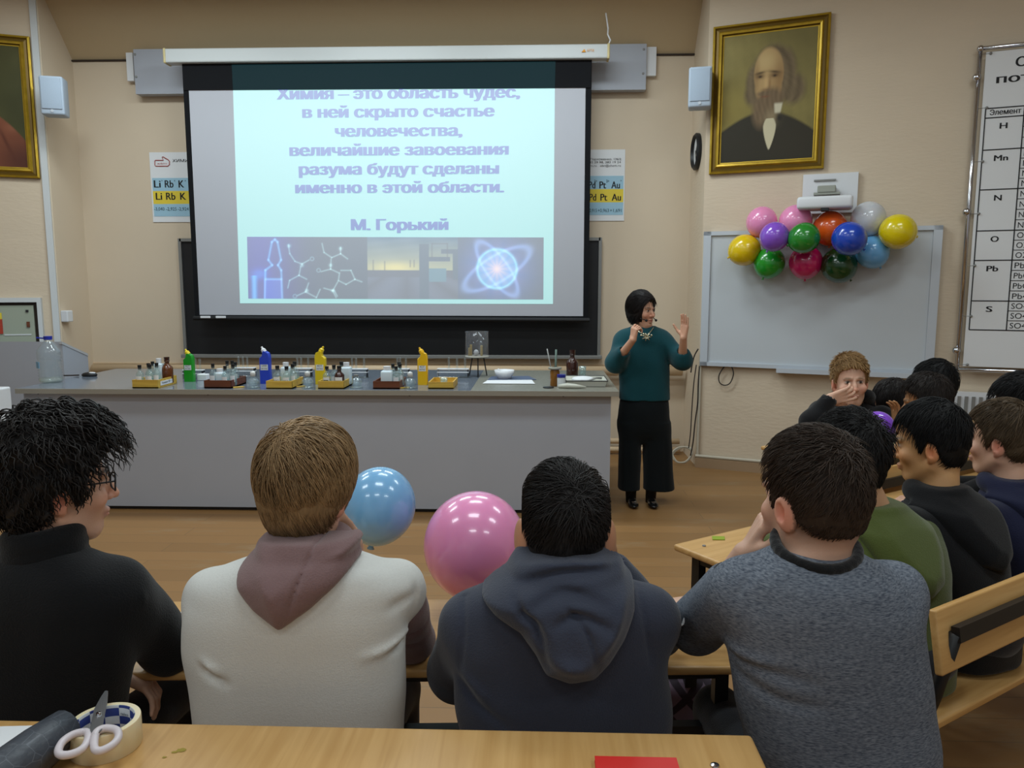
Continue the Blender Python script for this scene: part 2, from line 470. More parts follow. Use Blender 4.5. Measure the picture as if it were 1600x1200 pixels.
def ytext(body, xl, xr, yb, cap, Y, bold=0.0, dy=0, heavy=0):
    a, b = atY(xl, yb, Y), atY(xr, yb + dy, Y); b.z = a.z
    return fit_text(body, a, b, cap * Y / FPX, UP, 0.0, heavy)

# ------------------------------------------------------------------ wall-mounted things of the niche
# chalkboard
t = thing('chalkboard', 'long black chalkboard on the back wall behind the projection screen', 'chalkboard', (-1.2, YB - .03, 1.5))
Yc = YB - .05
tl, tr, br, bl = atY(281, 375, Yc), atY(938, 374, Yc), atY(935, 561, Yc), atY(289, 556, Yc)
x0, x1, z0, z1 = tl.x, tr.x, bl.z + .02, tl.z
mb = MB(); mb.box(((x0 + x1) / 2, Yc + .02, (z0 + z1) / 2), (x1 - x0, .03, z1 - z0)); mb.build('face', M['board'], t)
mb = MB()
for (cx, cz, sx, sz) in ((x0, (z0 + z1) / 2, .03, z1 - z0 + .03), (x1, (z0 + z1) / 2, .03, z1 - z0 + .03), ((x0 + x1) / 2, z1, x1 - x0, .03)):
    mb.box((cx, Yc + .01, cz), (sx, .05, sz))
mb.build('frame', M['greymet'], t)
mb = MB(); mb.rbox(((x0 + x1) / 2, Yc - .01, z0 - .018), (x1 - x0 + .06, .09, .036), .006); mb.build('chalk_tray', M['greymet'], t)
# heating pipe
zp = atY(600, 578, YB - .1).z
mb = MB(); mb.tube([Vector((XL + .05, YB - .1, zp)), Vector((XR - .05, YB - .1, zp))], .048, 14)
tag(mb.build('heating_pipe', M['pipe'], None, True), 'thick beige heating pipe running along the wall below the chalkboard', 'pipe')
# lamp cover board
Yl = YB - .12
t = thing('lamp_cover', 'wide light grey sheet cover on the back wall behind the screen case', 'lamp cover', (-1.2, YB, 3.5))
a, b = atY(208, 77, Yl), atY(1009, 140, Yl)
mb = MB(); mb.box(((a.x + b.x) / 2, Yl + .05, (a.z + b.z) / 2), (b.x - a.x, .1, a.z - b.z)); mb.build('panel', M['lightgrey'], t)
for (xa, ya, xb, yb) in ((196, 82, 209, 126), (1010, 73, 1025, 118)):
    a2, b2 = atY(xa, ya, Yl + .05), atY(xb, yb, Yl + .05)
    mb = MB(); mb.box(((a2.x + b2.x) / 2, Yl + .085, (a2.z + b2.z) / 2), (b2.x - a2.x, .06, a2.z - b2.z)); mb.build('side_bracket', M['whitep'], t)
for (xx, yy) in ((211, 85), (213, 120), (1006, 77), (1005, 115)):
    q = atY(xx, yy, Yl); mb = MB(); mb.sph((q.x, q.y, q.z), (.012, .006, .012), 6); mb.build('screw', M['greymet'], t)

# metal activity series banner, both ends showing beside the screen
Yp = YB - .008
t = thing('wall_banner', 'white banner of metal symbols on blue and yellow bands behind the screen', 'banner', (-1.2, YB, 2.4))
a, b = atY(234, 238, Yp), atY(975, 345, Yp); a.x = atY(236, 290, Yp).x
mb = MB(); mb.box(((a.x + b.x) / 2, Yp + .002, (a.z + b.z) / 2), (b.x - a.x, .004, a.z - b.z)); mb.build('sheet', M['paper'], t)
xl_, xr_ = atY(239, 300, Yp).x, atY(974, 300, Yp).x
def band(y0, y1, m, nm):
    za, zb = atY(600, y0, Yp).z, atY(600, y1, Yp).z
    mb = MB(); mb.box(((xl_ + xr_) / 2, Yp - .0015, (za + zb) / 2), (xr_ - xl_, .002, abs(za - zb))); mb.build(nm, m, t)
band(276.5, 297, M['pblue'], 'blue_band'); band(297, 317.5, M['pyel'], 'yellow_band'); band(317.5, 337, M['pblue'], 'blue_band')
Yt = Yp - .004
L = []
for (s, xa, xb, y, cap) in (('Li', 241, 251, 293, 11.6), ('+', 252.2, 254, 284, 3.2), ('Rb', 258, 271, 293, 11.6), ('+', 272, 273.6, 284, 3.2), ('K', 279.5, 287.5, 293, 11.6), ('+', 288.6, 290.4, 284, 3.2),
                            ('Li', 244, 253.3, 312, 11.2), ('Rb', 260, 274, 312, 11.2), ('K', 282, 290.5, 312, 11.2),
                            ('Pd', 920, 930, 294.4, 11), ('2+', 928.5, 933, 285, 4), ('Pt', 936.8, 946.7, 294.4, 11), ('2+', 947.3, 952, 285, 4), ('Au', 955.3, 968.3, 294.4, 11), ('+', 969.4, 971.2, 284, 3.2),
                            ('Pd', 921, 931.3, 313.5, 10.8), ('Pt', 938.3, 948.5, 313.5, 10.8), ('Au', 956, 970, 313.5, 10.8)):
    L.append(ytext(s, xa, xb, y, cap, Yt, 0.0, heavy=2))
[q.build('symbol_lettering', M['ink'], t) for q in L]
L = [ytext('-3,040', 241, 257, 329, 5.2, Yt, .01), ytext('-2,925', 259.6, 276, 329, 5.2, Yt, .01), ytext('-2,924', 278, 295, 329, 5.2, Yt, .01),
     ytext('+0,915', 918, 932.6, 331.4, 5.2, Yt, .01), ytext('+0,963', 933.8, 951.3, 331.4, 5.2, Yt, .01), ytext('+1,691', 953, 971, 331.4, 5.2, Yt, .01)]
[q.build('number_lettering', M['navyink'], t) for q in L]
L = [ytext('ХИМИК', 269.6, 300, 253.2, 4.4, Yt, .03), ytext('Тюмень ул. Пархоменко, 136/2', 890, 970.5, 250.6, 3.2, Yt, .02), ytext('282 19 72, 282 29 98, 282 19 24', 890, 970, 255.4, 3.2, Yt, .02), ytext('www.chem.ru   obr@chem.ru', 900, 970, 260.6, 3.2, Yt, .02)]
[q.build('address_lettering', M['ink'], t) for q in L]
lg = [(242, 251.5), (242, 258), (243.4, 259.6), (262, 259.6), (264.5, 257.5), (264.8, 252), (263, 250), (254.5, 244.8), (253.2, 245.4), (255.3, 250.4), (243, 250.4), (242, 251.5)]
mb = MB(); mb.tube([atY(x, y, Yt) for x, y in lg], .0042, 4); mb.build('logo', M['redink'], t)
mb = merge([ytext('жёлч', 245.5, 260.5, 256.8, 2.6, Yt, .02)]); mb.build('logo_lettering', M['redink'], t)

# projection screen
Y1, Y2 = 7.36, 7.50
TL, TR = atY(284, 96, Y1), atY(925, 91, Y1)
BL, BR = atY(305, 493, Y2), atY(919, 495, Y2)
SN = (BR - BL).cross(TL - BL).normalized()
if SN.y > 0: SN = -SN
def onS(x, y, off=0.0):
    return atP(x, y, BL + SN * off, SN)
t = thing('projection_screen', 'large pull-down projection screen showing a slide with Russian quotation', 'screen', (-1.2, Y1, 1.4))
mb = MB(); mb.prism([onS(284, 94), onS(305, 497), onS(919, 499), onS(925, 90)], -SN * .004)
mb.build('black_border', M['blackfab'], t)
def fabric_mat(name, em, attr=False, es=1.0):
    m = mat(name, rgb(188, 190, 198), 0.85, spec=0.1)
    b = m.node_tree.nodes['Principled BSDF']
    b.inputs['Emission Color'].default_value = em; b.inputs['Emission Strength'].default_value = es
    if attr:
        at = m.node_tree.nodes.new('ShaderNodeAttribute'); at.attribute_name = 'col'
        m.node_tree.links.new(at.outputs['Color'], b.inputs['Emission Color'])
    return m
mb = MB(); mb.prism([onS(295, 141, .002), onS(312, 492, .002), onS(911, 494, .002), onS(915, 137, .002)], -SN * .001)
fab = mb.build('fabric', fabric_mat('white screen fabric', (0, 0, 0, 1), es=0), t)
E0 = np.array([0.20, 0.49, 0.46])                       # the projector's white on top of the room light
def slide_fn(u, v):
    r = np.zeros(u.shape + (3,)) + E0
    return r
SL = lambda x, y: onS(x, y, .004)
SQ = [SL(375, 474), SL(864, 475), SL(867, 138), SL(364, 141)]
# the three pictures in slide coordinates, painted with the slide
def seg(u, v, a, b, w):
    a = np.array(a); b = np.array(b); d = b - a
    tt = np.clip(((u - a[0]) * d[0] + (v - a[1]) * d[1]) / (d @ d), 0, 1)
    return np.exp(-(((u - a[0] - tt * d[0]) ** 2 + (v - a[1] - tt * d[1]) ** 2) / w ** 2))
def pic_fn(U, V):
    """U 0..461 and V 0..97 are slide millimetre-like units of the picture strip"""
    c = np.zeros(U.shape + (3,)) + np.array([.0, .015, .03])
    x = U * 463; y = (1 - V) * 97
    def addl(I, colr): c[...] = c + I[..., None] * np.array(colr)
    left = x < 189
    dk = np.exp(-((x - 20) ** 2) / 2600) * left
    addl(dk, (-.06, -.03, .18))
    amp = [((39, 8), (44, 4)), ((44, 4), (48, 8)), ((39, 8), (33, 36)), ((48, 8), (53, 36)), ((33, 36), (39, 44)), ((53, 36), (48, 44)), ((39, 44), (28, 52)), ((48, 44), (53, 52)), ((28, 52), (26, 97)), ((53, 52), (54, 97)), ((28, 66), (53, 66))]
    for a, b in amp: addl(seg(x, y, a, b, 1.6), (.12, .25, .38))
    addl(np.exp(-(((x - 10) / 4) ** 2)) * (y > 60), (.1, .3, .5)); addl(np.exp(-(((x - 18) / 12) ** 2 + ((y - 58) / 8) ** 2)), (.0, .1, .3))
    addl(((x > 26) & (x < 54) & (y > 66)) * 1.0, (.05, .06, .22))
    mol = [((65, 12), (67, 26)), ((67, 26), (75, 38)), ((75, 38), (86, 42)), ((86, 42), (97, 36)), ((84, 46), (81, 60)), ((81, 60), (66, 68)), ((66, 68), (63, 80)), ((81, 60), (93, 66)), ((96, 72), (91, 86)), ((91, 86), (78, 92)), ((91, 86), (108, 95)), ((108, 95), (114, 82)),
           ((118, 10), (121, 24)), ((121, 24), (133, 32)), ((133, 32), (147, 26)), ((147, 26), (158, 34)), ((147, 26), (147, 16)), ((132, 34), (131, 50)), ((131, 50), (116, 54)), ((131, 50), (144, 56)), ((147, 52), (163, 52)), ((163, 52), (169, 66)), ((169, 66), (155, 74)), ((155, 74), (143, 68)), ((143, 68), (145, 56)), ((169, 66), (180, 70)), ((142, 70), (134, 84)), ((134, 84), (120, 80)), ((134, 84), (139, 95)), ((136, 83), (141, 93))]
    for a, b in mol: addl(seg(x, y, a, b, 1.0) * left, (.16, .26, .26))
    for a in ((86, 44), (131, 44), (93, 84), (66, 14), (147, 18), (134, 84)): addl(np.exp(-((x - a[0]) ** 2 + (y - a[1]) ** 2) / 7) * left, (.2, .34, .34))
    for a in ((102, 34), (112, 52), (74, 93)):
        rr = np.sqrt((x - a[0]) ** 2 + (y - a[1]) ** 2); addl(np.exp(-((rr - 2.8) / .8) ** 2) * left, (.12, .2, .22))
    # sunset over the plant
    mid = (x >= 189) & (x < 330)
    sky = mid & (y < 52)
    s = np.clip(y / 52, 0, 1)
    cs = np.stack([.03 + .22 * s, .09 + .17 * s, .14 - .02 * s], -1)
    cl = .5 + .5 * np.sin(x * .09 + y * .22) * np.sin(x * .033 - y * .31 + 1)
    cs = cs - (.05 * cl * (1 - s))[..., None]
    cs = cs + np.exp(-(((x - 232) / 34) ** 2 + ((y - 47) / 9) ** 2))[..., None] * np.array([.28, .2, .0])
    c[sky] = cs[sky]
    gr = mid & (y >= 52)
    g = .02 + .03 * np.abs(np.sin((x - 250) * 2.2 / (y - 44 + 6))) * (y > 62)
    c[gr] = np.stack([g, g * 1.3, g * 1.9], -1)[gr]
    for (xa, xb, ya, yb) in ((270, 285, 10, 97), (285, 318, 30, 38), (304, 330, 18, 26), (322, 330, 20, 66)):
        k = (x > xa) & (x < xb) & (y > ya) & (y < yb); c[k] = (.005, .03, .05)
    k = (x > 285) & (x < 312) & (y > 48) & (y < 70); c[k] = (.03, .12, .15)
    for (a, b) in (((290, 10), (314, 10)), ((290, 10), (290, 32)), ((314, 10), (314, 32)), ((198, 36), (198, 52)), ((216, 38), (216, 52)), ((256, 36), (256, 46)), ((262, 36), (262, 46))):
        k = seg(x, y, a, b, 1.0) * mid; c[...] = c * (1 - .7 * k[..., None])
    # glowing orb
    rt = x >= 330
    ox, oy = 391, 49
    rr = np.sqrt((x - ox) ** 2 + (y - oy) ** 2)
    addl(rt * np.exp(-(((x - ox) / 46) ** 2 + ((y - oy) / 44) ** 2)), (.01, .08, .38))
    addl(rt * (rr < 31), (.03, .16, .2)); addl(rt * np.exp(-((rr - 31) / 2.2) ** 2), (.1, .3, .3))
    an = np.arctan2(y - oy, x - ox)
    addl(rt * np.exp(-rr / (7 + 5 * np.abs(np.cos(6 * an)))), (.75, .3, -.1))
    for (ax_, bx_, th) in ((58, 20, -.55), (50, 17, .95)):
        X2 = (x - ox) * math.cos(th) + (y - oy) * math.sin(th); Y2_ = -(x - ox) * math.sin(th) + (y - oy) * math.cos(th)
        e = np.sqrt((X2 / ax_) ** 2 + (Y2_ / bx_) ** 2); addl(rt * np.exp(-((e - 1) * 14 / 1.6) ** 2), (.1, .16, .3))
    return np.clip(c, 0, 2)
proj = fabric_mat('projected light on screen fabric', (0, 0, 0, 1), attr=True)
slide = painted('slide', SQ, 3, 3, slide_fn, proj, t)
PQ = [onS(388, 466.5, .006), onS(849, 468, .006), onS(849.5, 371, .006), onS(386, 370, .006)]
painted('slide_picture', PQ, 463, 98, pic_fn, proj, t)
txm = fabric_mat('lavender slide lettering', (.0, .04, .27, 1))
lines = [('Химия – это область чудес,', 434, 811, 155.5), ('в ней скрыто счастье', 474, 771, 184), ('человечества,', 525, 721, 213.5), ('величайшие завоевания', 454, 793, 243.5),
         ('разума будут сделаны', 468.5, 778, 273), ('именно в этой области.', 463, 786, 301.8), ('М. Горький', 550, 699, 359.5)]
L = []
for (s, xa, xb, yb) in lines:
    a, b = onS(xa, yb, .006), onS(xb, yb, .006); b.z = a.z
    L.append(fit_text(s, a, b, 16.6 * 7.43 / FPX, (TL - BL).normalized(), 0.0, 5).build('slide_lettering', txm, t))
mb = MB(); mb.prism([onS(284, 95, .009), onS(287, 141, .009), onS(922, 137, .009), onS(925, 91, .009)], -SN * .002)
mb.build('black_header', M['blackfab'], t)
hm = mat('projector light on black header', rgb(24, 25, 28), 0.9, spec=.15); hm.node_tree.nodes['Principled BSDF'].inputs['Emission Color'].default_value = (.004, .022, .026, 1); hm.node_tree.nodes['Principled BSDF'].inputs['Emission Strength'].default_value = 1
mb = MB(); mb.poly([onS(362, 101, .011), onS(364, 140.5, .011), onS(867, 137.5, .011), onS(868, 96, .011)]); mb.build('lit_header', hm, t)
mb = MB(); q0, q1 = onS(303, 497, .01), onS(921, 500, .01); mb.tube([q0, q1], .022, 10); mb.build('bottom_bar', M['black'], t)
for xx in (321, 345):
    q = onS(xx, 495.5, .035); mb = MB(); mb.rbox(q, (.1, .012, .022), .004); mb.build('handle', M['whitep'], t)
a, b = atY(256, 76, 7.3), atY(951, 71, 7.3)
zc = atY(600, 83, 7.3).z
mb = MB(); mb.rbox(((a.x + b.x) / 2, 7.36, zc), (b.x - a.x, .12, .125), .012); mb.build('case', mat('white enamelled case', rgb(196, 200, 200), .4), t)
for xx in (-2.4, .4):
    mb = MB(); mb.box((xx, 7.53, zc), (.05, .22, .06)); mb.build('bracket', M['greymet'], t)
for xx in (a.x, b.x):
    mb = MB(); mb.rbox((xx, 7.36, zc), (.025, .13, .135), .01); mb.build('end_cap', M['brass'], t)
q = atY(912, 79, 7.29)
mb = MB(); mb.prism([q + Vector((-.02, 0, -.012)), q + Vector((.02, 0, -.012)), q + Vector((.006, 0, .014))], (0, .004, 0)); mb.build('logo', M['orange'], t)
merge([fit_text('АРТИ', atY(917, 80.5, 7.29), atY(928, 80.5, 7.29), .022, UP)]).build('logo_lettering', M['orange'], t)
p0 = Vector((b.x, 7.36, zc + .06))
mb = MB(); mb.tube([p0, p0 + Vector((.02, 0, .05)), p0 + Vector((-.005, 0, .1)), p0 + Vector((.0, .03, .16)), p0 + Vector((-.02, .05, .3))], .007, 6); mb.build('power_cord', M['whitep'], t)

# wall speakers
def speaker(px, py, Y, rz, label):
    q = atY(px, py, Y)
    t = thing('wall_speaker', label, 'speaker', q, 'small wall speakers', rz)
    mb = MB(); mb.rbox((0, 0, 0), (.195, .17, .335), .018); mb.build('cabinet', M['speaker'], t, 40, world=False)
    mb = MB(); mb.rbox((0, -.088, .015), (.165, .012, .27), .005); mb.build('grille', mat('speaker grille', rgb(172, 188, 206), .7, bump=(400, .3)), t, 40, world=False)
    mb = MB(); mb.lathe([(.0, 0), (.014, 0), (.014, .001), (0, .001)], (0, -.09, -.135), 12, Matrix.Rotation(rad(90), 3, 'X')); mb.build('badge', M['alu'], t, 30, world=False)
    mb = MB(); mb.tube([(0, .08, -.05), (0, .2, -.05)], .02, 8); mb.build('bracket', M['whitep'], t, world=False)
speaker(85, 152, 7.05, rad(16), 'pale blue-grey wall speaker at the white conduit left of the screen')
speaker(1094, 139, 6.98, rad(-12), 'pale blue-grey wall speaker beside the portrait of the man in black coat')
q = atX(1091, 237, XR)
t = thing('wall_clock', 'round black-rimmed wall clock seen almost edge-on below the speaker', 'clock', q)
R90 = Matrix.Rotation(rad(-90), 3, 'Y')
mb = MB(); mb.lathe([(.135, 0), (.165, 0), (.168, .03), (.15, .045), (.138, .03), (.135, 0)], q, 32, R90, cap=False); mb.build('rim', M['black'], t, 40)
mb = MB(); mb.lathe([(.0, .015), (.14, .015)], q, 32, R90, cap=False); mb.build('dial', M['whitep'], t)
mb = MB(); mb.box(q + Vector((-.02, -.02, .03)), (.004, .012, .1), Matrix.Rotation(rad(35), 3, 'X')); mb.box(q + Vector((-.021, .01, -.03)), (.004, .01, .09), Matrix.Rotation(rad(-20), 3, 'X')); mb.build('hands', M['black'], t)
# outlet box on the left return
q = atX(99, 494, XL); mb = MB(); mb.rbox((XL + .035, q.y, q.z), (.07, .09, .11), .01); tag(mb.build('socket_box', M['whitep'], None), 'small white socket box on the left niche corner', 'socket')

# ------------------------------------------------------------------ portraits
def picture(name, label, A, ux, w, h, fn, wn):
    """A bottom-left outer corner on the wall, ux along the wall, wn wall normal"""
    A, ux, wn = Vector(A), Vector(ux), Vector(wn)
    t = thing(name, label, 'painting', A)
    prof = [(0, .0), (0, .035), (.018, .045), (.03, .03), (.05, .034), (.062, .05), (.078, .045), (.085, .02), (.095, .018)]
    mb = MB(); n = len(prof); vs = []
    cs = [(0, 0, 1, 1), (w, 0, -1, 1), (w, h, -1, -1), (0, h, 1, -1)]
    for (cx, cz, sx, sz) in cs:
        for (d, o) in prof: vs.append(A + ux * (cx + sx * d) + UP * (cz + sz * d) + wn * o)
    fs = []; ms = []
    for k in range(4):
        k2 = (k + 1) % 4
        for i in range(n - 1): fs.append((k * n + i, k2 * n + i, k2 * n + i + 1, k * n + i + 1)); ms.append(1 if i in (0, 2, 3, 6) else 0)
    mb.add(vs, fs); mb.m = ms
    mb.build('frame', [M['gold'], M['golddk']], t)
    d = .09
    q = [A + ux * d + UP * d + wn * .017, A + ux * (w - d) + UP * d + wn * .017, A + ux * (w - d) + UP * (h - d) + wn * .017, A + ux * d + UP * (h - d) + wn * .017]
    painted('canvas', q, 140, 180, fn, M['paint'], t)
    return t
def G(u, v, cu, cv, su, sv, th=0):
    a, b = u - cu, v - cv
    if th: a, b = a * math.cos(th) + b * math.sin(th), -a * math.sin(th) + b * math.cos(th)
    return np.exp(-((a / su) ** 2 + (b / sv) ** 2))
def EL(u, v, cu, cv, su, sv, soft=.12, th=0):
    a, b = u - cu, v - cv
    if th: a, b = a * math.cos(th) + b * math.sin(th), -a * math.sin(th) + b * math.cos(th)
    r = np.sqrt((a / su) ** 2 + (b / sv) ** 2)
    return np.clip((1 + soft - r) / (2 * soft), 0, 1)
def lay(c, m, colr): return c * (1 - m[..., None]) + np.array(rgb(*colr)[:3]) * m[..., None]
def vnoise(u, v, s, seed):
    r = np.random.RandomState(seed); o = 0
    for i in range(5):
        a, b, p = r.uniform(-1, 1, 3); f = s * (1 + i * .6); o = o + np.sin(u * f * a * 6 + v * f * b * 6 + p * 9) / (1 + i * .5)
    return o / 3
def man_fn(u, v):
    """generic grey-bearded gentleman in a black coat; u 0..1, v 0..1 up"""
    c = np.zeros(u.shape + (3,)) + np.array(rgb(136, 124, 74)[:3])
    c = c * (1 + .22 * vnoise(u, v, 2, 3) + .06 * vnoise(u, v, 12, 4))[..., None]
    c = lay(c, G(u, v, .1, .45, .3, .25) * .5, (160, 142, 70)); c = lay(c, G(u, v, .8, .9, .4, .3) * .5, (104, 96, 62))
    coat = np.clip((.405 - np.abs(u - .47) ** 1.7 * .52 - v) / .025, 0, 1) * np.clip((.47 - v) / .03, 0, 1)
    c = lay(c, coat, (54, 50, 40)); c = lay(c, coat * G(u, v, .75, .1, .3, .3) * .4, (64, 58, 46))
    hr = np.maximum.reduce([EL(u, v, .55, .66, .23, .24, .12), EL(u, v, .36, .60, .10, .17, .2), EL(u, v, .76, .55, .13, .12, .25), EL(u, v, .68, .68, .11, .18, .2), EL(u, v, .34, .53, .09, .09, .3)])
    hn = vnoise(u + .3 * np.sin(v * 9), v, 16, 6)
    c = lay(c, hr, (112, 96, 72)); c = c * (1 + hr * (.16 * np.sin(70 * np.hypot(u - .54, (v - .66) * .8) + 6 * v) + .12 * hn))[..., None]
    face = np.maximum(EL(u, v, .50, .68, .155, .20, .07), EL(u, v, .5, .58, .14, .14, .1))
    c = lay(c, face, (184, 152, 104))
    c = lay(c, face * G(u, v, .62, .64, .08, .2) * .7, (138, 104, 66)); c = lay(c, face * G(u, v, .46, .78, .12, .08) * .7, (206, 180, 128))
    c = lay(c, face * G(u, v, .37, .66, .03, .15) * .5, (132, 102, 66))
    for ex in (.41, .565):
        c = lay(c, face * G(u, v, ex, .665, .055, .02) * .8, (96, 70, 46)); c = lay(c, face * G(u, v, ex, .69, .06, .010, -.12 if ex > .5 else .12) * .9, (74, 58, 40)); c = lay(c, G(u, v, ex, .66, .018, .008), (44, 34, 28))
    c = lay(c, G(u, v, .475, .61, .022, .075) * .65, (208, 172, 120)); c = lay(c, G(u, v, .515, .6, .015, .06) * .6, (134, 98, 62)); c = lay(c, G(u, v, .48, .555, .045, .012) * .7, (120, 82, 54))
    bd = np.maximum.reduce([EL(u, v, .48, .42, .125, .13, .25), EL(u, v, .54, .49, .12, .08, .3), EL(u, v, .485, .525, .105, .028, .3), EL(u, v, .43, .39, .09, .12, .35)])
    c = lay(c, bd, (118, 98, 74)); c = c * (1 + bd * (.09 * np.sin(u * 130 + 14 * v + 3 * np.sin(v * 16)) + .06 * np.sin(u * 87 - 19 * v + 2)))[..., None]
    c = lay(c, G(u, v, .55, .34, .07, .06) * .8, (150, 134, 104)); c = lay(c, G(u, v, .47, .505, .045, .008) * .8, (128, 82, 60))
    sh = EL(u, v, .53, .22, .075 - .05 * np.clip((.28 - v) / .2, 0, 1), .13, .06) * (v < .33)
    c = lay(c, sh, (206, 196, 164)); c = lay(c, np.clip((v - .36) / .02, 0, 1) * np.clip((.645 - u + (v - .36) * .25) / .015, 0, 1) * np.clip((u - .56 - (.46 - v) * .1) / .02, 0, 1) * np.clip((.455 - v) / .02, 0, 1), (206, 198, 172))
    c = lay(c, G(u, v, .63, .33, .03, .03) * .9, (40, 38, 34))
    return np.clip(c, 0, 1)
def robe_fn(u, v):
    c = np.zeros(u.shape + (3,)) + np.array(rgb(84, 82, 50)[:3])
    c = c * (1 + .2 * vnoise(u, v, 2, 13))[..., None]
    c = lay(c, G(u, v, .9, .5, .3, .35) * .6, (60, 62, 40))
    rb = np.clip((.50 - np.clip(u - .45, 0, 1) ** 2 * .9 - v) / .02, 0, 1)
    c = lay(c, rb, (134, 80, 58)); c = lay(c, rb * G(u, v, .95, .05, .3, .2) * .8, (70, 40, 34)); c = lay(c, rb * G(u, v, .78, .22, .02, .15, .5) * .7, (84, 46, 36)); c = lay(c, rb * G(u, v, .86, .33, .08, .04) * .5, (160, 104, 78))
    c = lay(c, EL(u, v, .42, .68, .13, .17, .08), (180, 142, 100)); c = lay(c, EL(u, v, .42, .52, .13, .12, .2), (170, 160, 140))
    return np.clip(c, 0, 1)
a = atP(1108, 273, RW0 + RN * .02, RN); b = atP(1287, 262, RW0 + RN * .02, RN); tp = atP(1117, 43, RW0 + RN * .02, RN)
w_, h_ = (b - a).length, (tp.z - a.z)
picture('portrait_painting', 'gilt-framed portrait of a grey-bearded man in a black coat above the whiteboard', a - RN * .02, RD, w_, h_, man_fn, RN)
b = atP(63, 279, LW0 + LN * .02, LN); tp = atP(49, 58, LW0 + LN * .02, LN)
picture('portrait_painting', 'gilt-framed portrait cut off at the left edge, showing a red-brown robe', b - LN * .02 + LD * w_, -LD, w_, tp.z - b.z, robe_fn, LN)

# ------------------------------------------------------------------ whiteboard, short-throw projector, banner stand, radiator
def onR(x, y, off=0.0): return atP(x, y, RW0 + RN * off, RN)
def onL(x, y, off=0.0): return atP(x, y, LW0 + LN * off, LN)
a, b = onR(1093.5, 571, .04), onR(1474, 350, .04); a2 = onR(1097, 364, .04)
def rw(p): return (Vector(p) - RW0).dot(RD)
s0, s1, z0, z1 = rw(a), rw(onR(1474, 352, .04)), a.z, (a2.z + b.z) / 2
def rbar(mb, sa, sb, za, zb, o0, o1):
    p = RW0 + RD * sa + RN * o0; pts = [p + UP * za, RW0 + RD * sb + RN * o0 + UP * za, RW0 + RD * sb + RN * o0 + UP * zb, p + UP * zb]
    mb.prism(pts, RN * (o1 - o0)); return mb
t = thing('whiteboard', 'wide white interactive board with pale frame on the right wall', 'whiteboard', RW0 + RD * s0 + RN * .02 + UP * z0)
rbar(MB(), s0 + .05, s1 - .05, z0 + .03, z1 - .03, 0.005, .03).build('writing_surface', M['wbsurf'], t)
mb = MB()
for (p, q, r, s) in ((s0, s0 + .065, z0, z1), (s1 - .065, s1, z0, z1), (s0, s1, z1 - .035, z1), (s0, s1, z0, z0 + .035)): rbar(mb, p, q, r, s, .005, .05)
mb.build('frame', M['alu'], t)
sa, sb = rw(onR(1213, 577, .1)), rw(onR(1424, 582, .1))
mb = MB(); rbar(mb, sa, sb, z0 - .03, z0 - .012, .03, .11); rbar(mb, sa, sb, z0 - .012, z0 + .01, .10, .11); mb.build('pen_tray', M['alu'], t)
t = thing('short_throw_projector', 'white short-throw projector on a wall plate above the balloons', 'projector', onR(1294, 300))
sa, sb = rw(onR(1254, 300, .03)), rw(onR(1340, 300, .03)); za, zb = onR(1297, 333, .03).z, onR(1297, 271, .03).z
mb = MB(); rbar(mb, sa, sb, za, zb, 0, .035); mb.build('wall_plate', M['whitep'], t)
RM = Matrix.Rotation(rad(-21.5), 3, 'Z')
def rp(x, y, o): return onR(x, y, o)
mb = MB(); q = rp(1289, 281.5, .04); mb.box(q, (.17, .02, .012), RM); mb.build('slot', M['greymet'], t)
mb = MB(); q = rp(1292, 297, .1); mb.rbox(q, (.14, .2, .055), .008, RM); q = rp(1292, 303.5, .11); mb.box(q, (.2, .16, .018), RM); mb.build('mounting_arm', mat('grey green bracket', rgb(150, 152, 142), .5), t)
mb = MB(); q = rp(1289, 318, .28); mb.rbox(q, (.42, .26, .10), .025, RM); mb.build('body', M['whitep'], t, 40)
mb = MB(); q = rp(1289, 327.5, .36); mb.rbox(q, (.06, .08, .03), .005, RM); mb.build('lens_window', M['black'], t)

t = thing('banner_stand', 'chrome tube frame with a printed table of elements at the right edge', 'banner stand', onR(1512, 330, .03))
O = .08
pA, pB = onR(1533, 76, O), onR(1494, 577, O)
sL = (rw(pA) + rw(pB)) / 2; zT, zBt = pA.z, pB.z; sR = sL + 1.95
def R3(s, z, o=O): return RW0 + RD * s + RN * o + UP * z
mb = MB(); mb.tube([R3(sL, zBt), R3(sL, zT)], .016, 10); mb.build('post', M['chrome'], t, True)
mb = MB(); mb.tube([R3(sR, zBt), R3(sR, zT)], .016, 10); mb.build('post', M['chrome'], t, True)
mb = MB(); mb.tube([R3(sL, zT), R3(sR, zT)], .016, 10); mb.build('top_rail', M['chrome'], t, True)
mb = MB(); mb.tube([R3(sL, zBt), R3(sR, zBt)], .016, 10); mb.build('bottom_rail', M['chrome'], t, True)
for yy in (122, 331, 548):
    z = onR(1512, yy, O).z
    mb = MB(); mb.sph(R3(sL - .01, z, O - .005), .032, 8); mb.tube([R3(sL, z, O), R3(sL, z, 0)], .012, 8); mb.build('wall_clamp', M['chrome'], t, True)
mb = MB(); mb.sph(R3(sL, zT), .026, 8); mb.build('corner_joint', M['chrome'], t, True)
sS = rw(onR(1541, 82, O)); zs1, zs0 = onR(1541, 82, O).z, onR(1504, 572, O).z
mb = MB(); rbar(mb, sS, sR - .07, zs0, zs1, O - .002, O + .002); mb.build('sheet', M['paper'], t)
for yy in (86, 170, 253, 334, 415, 494, 570):
    z = onR(1525, yy, O).z
    mb = MB(); mb.tube([R3(sL, z), R3(sS + .035, z, O + .004)], .0022, 5); mb.sph(R3(sS + .03, z, O + .006), .011, 6); mb.build('grommet', M['greymet'], t)
tz = lambda y, x: onR(x, y, O).z
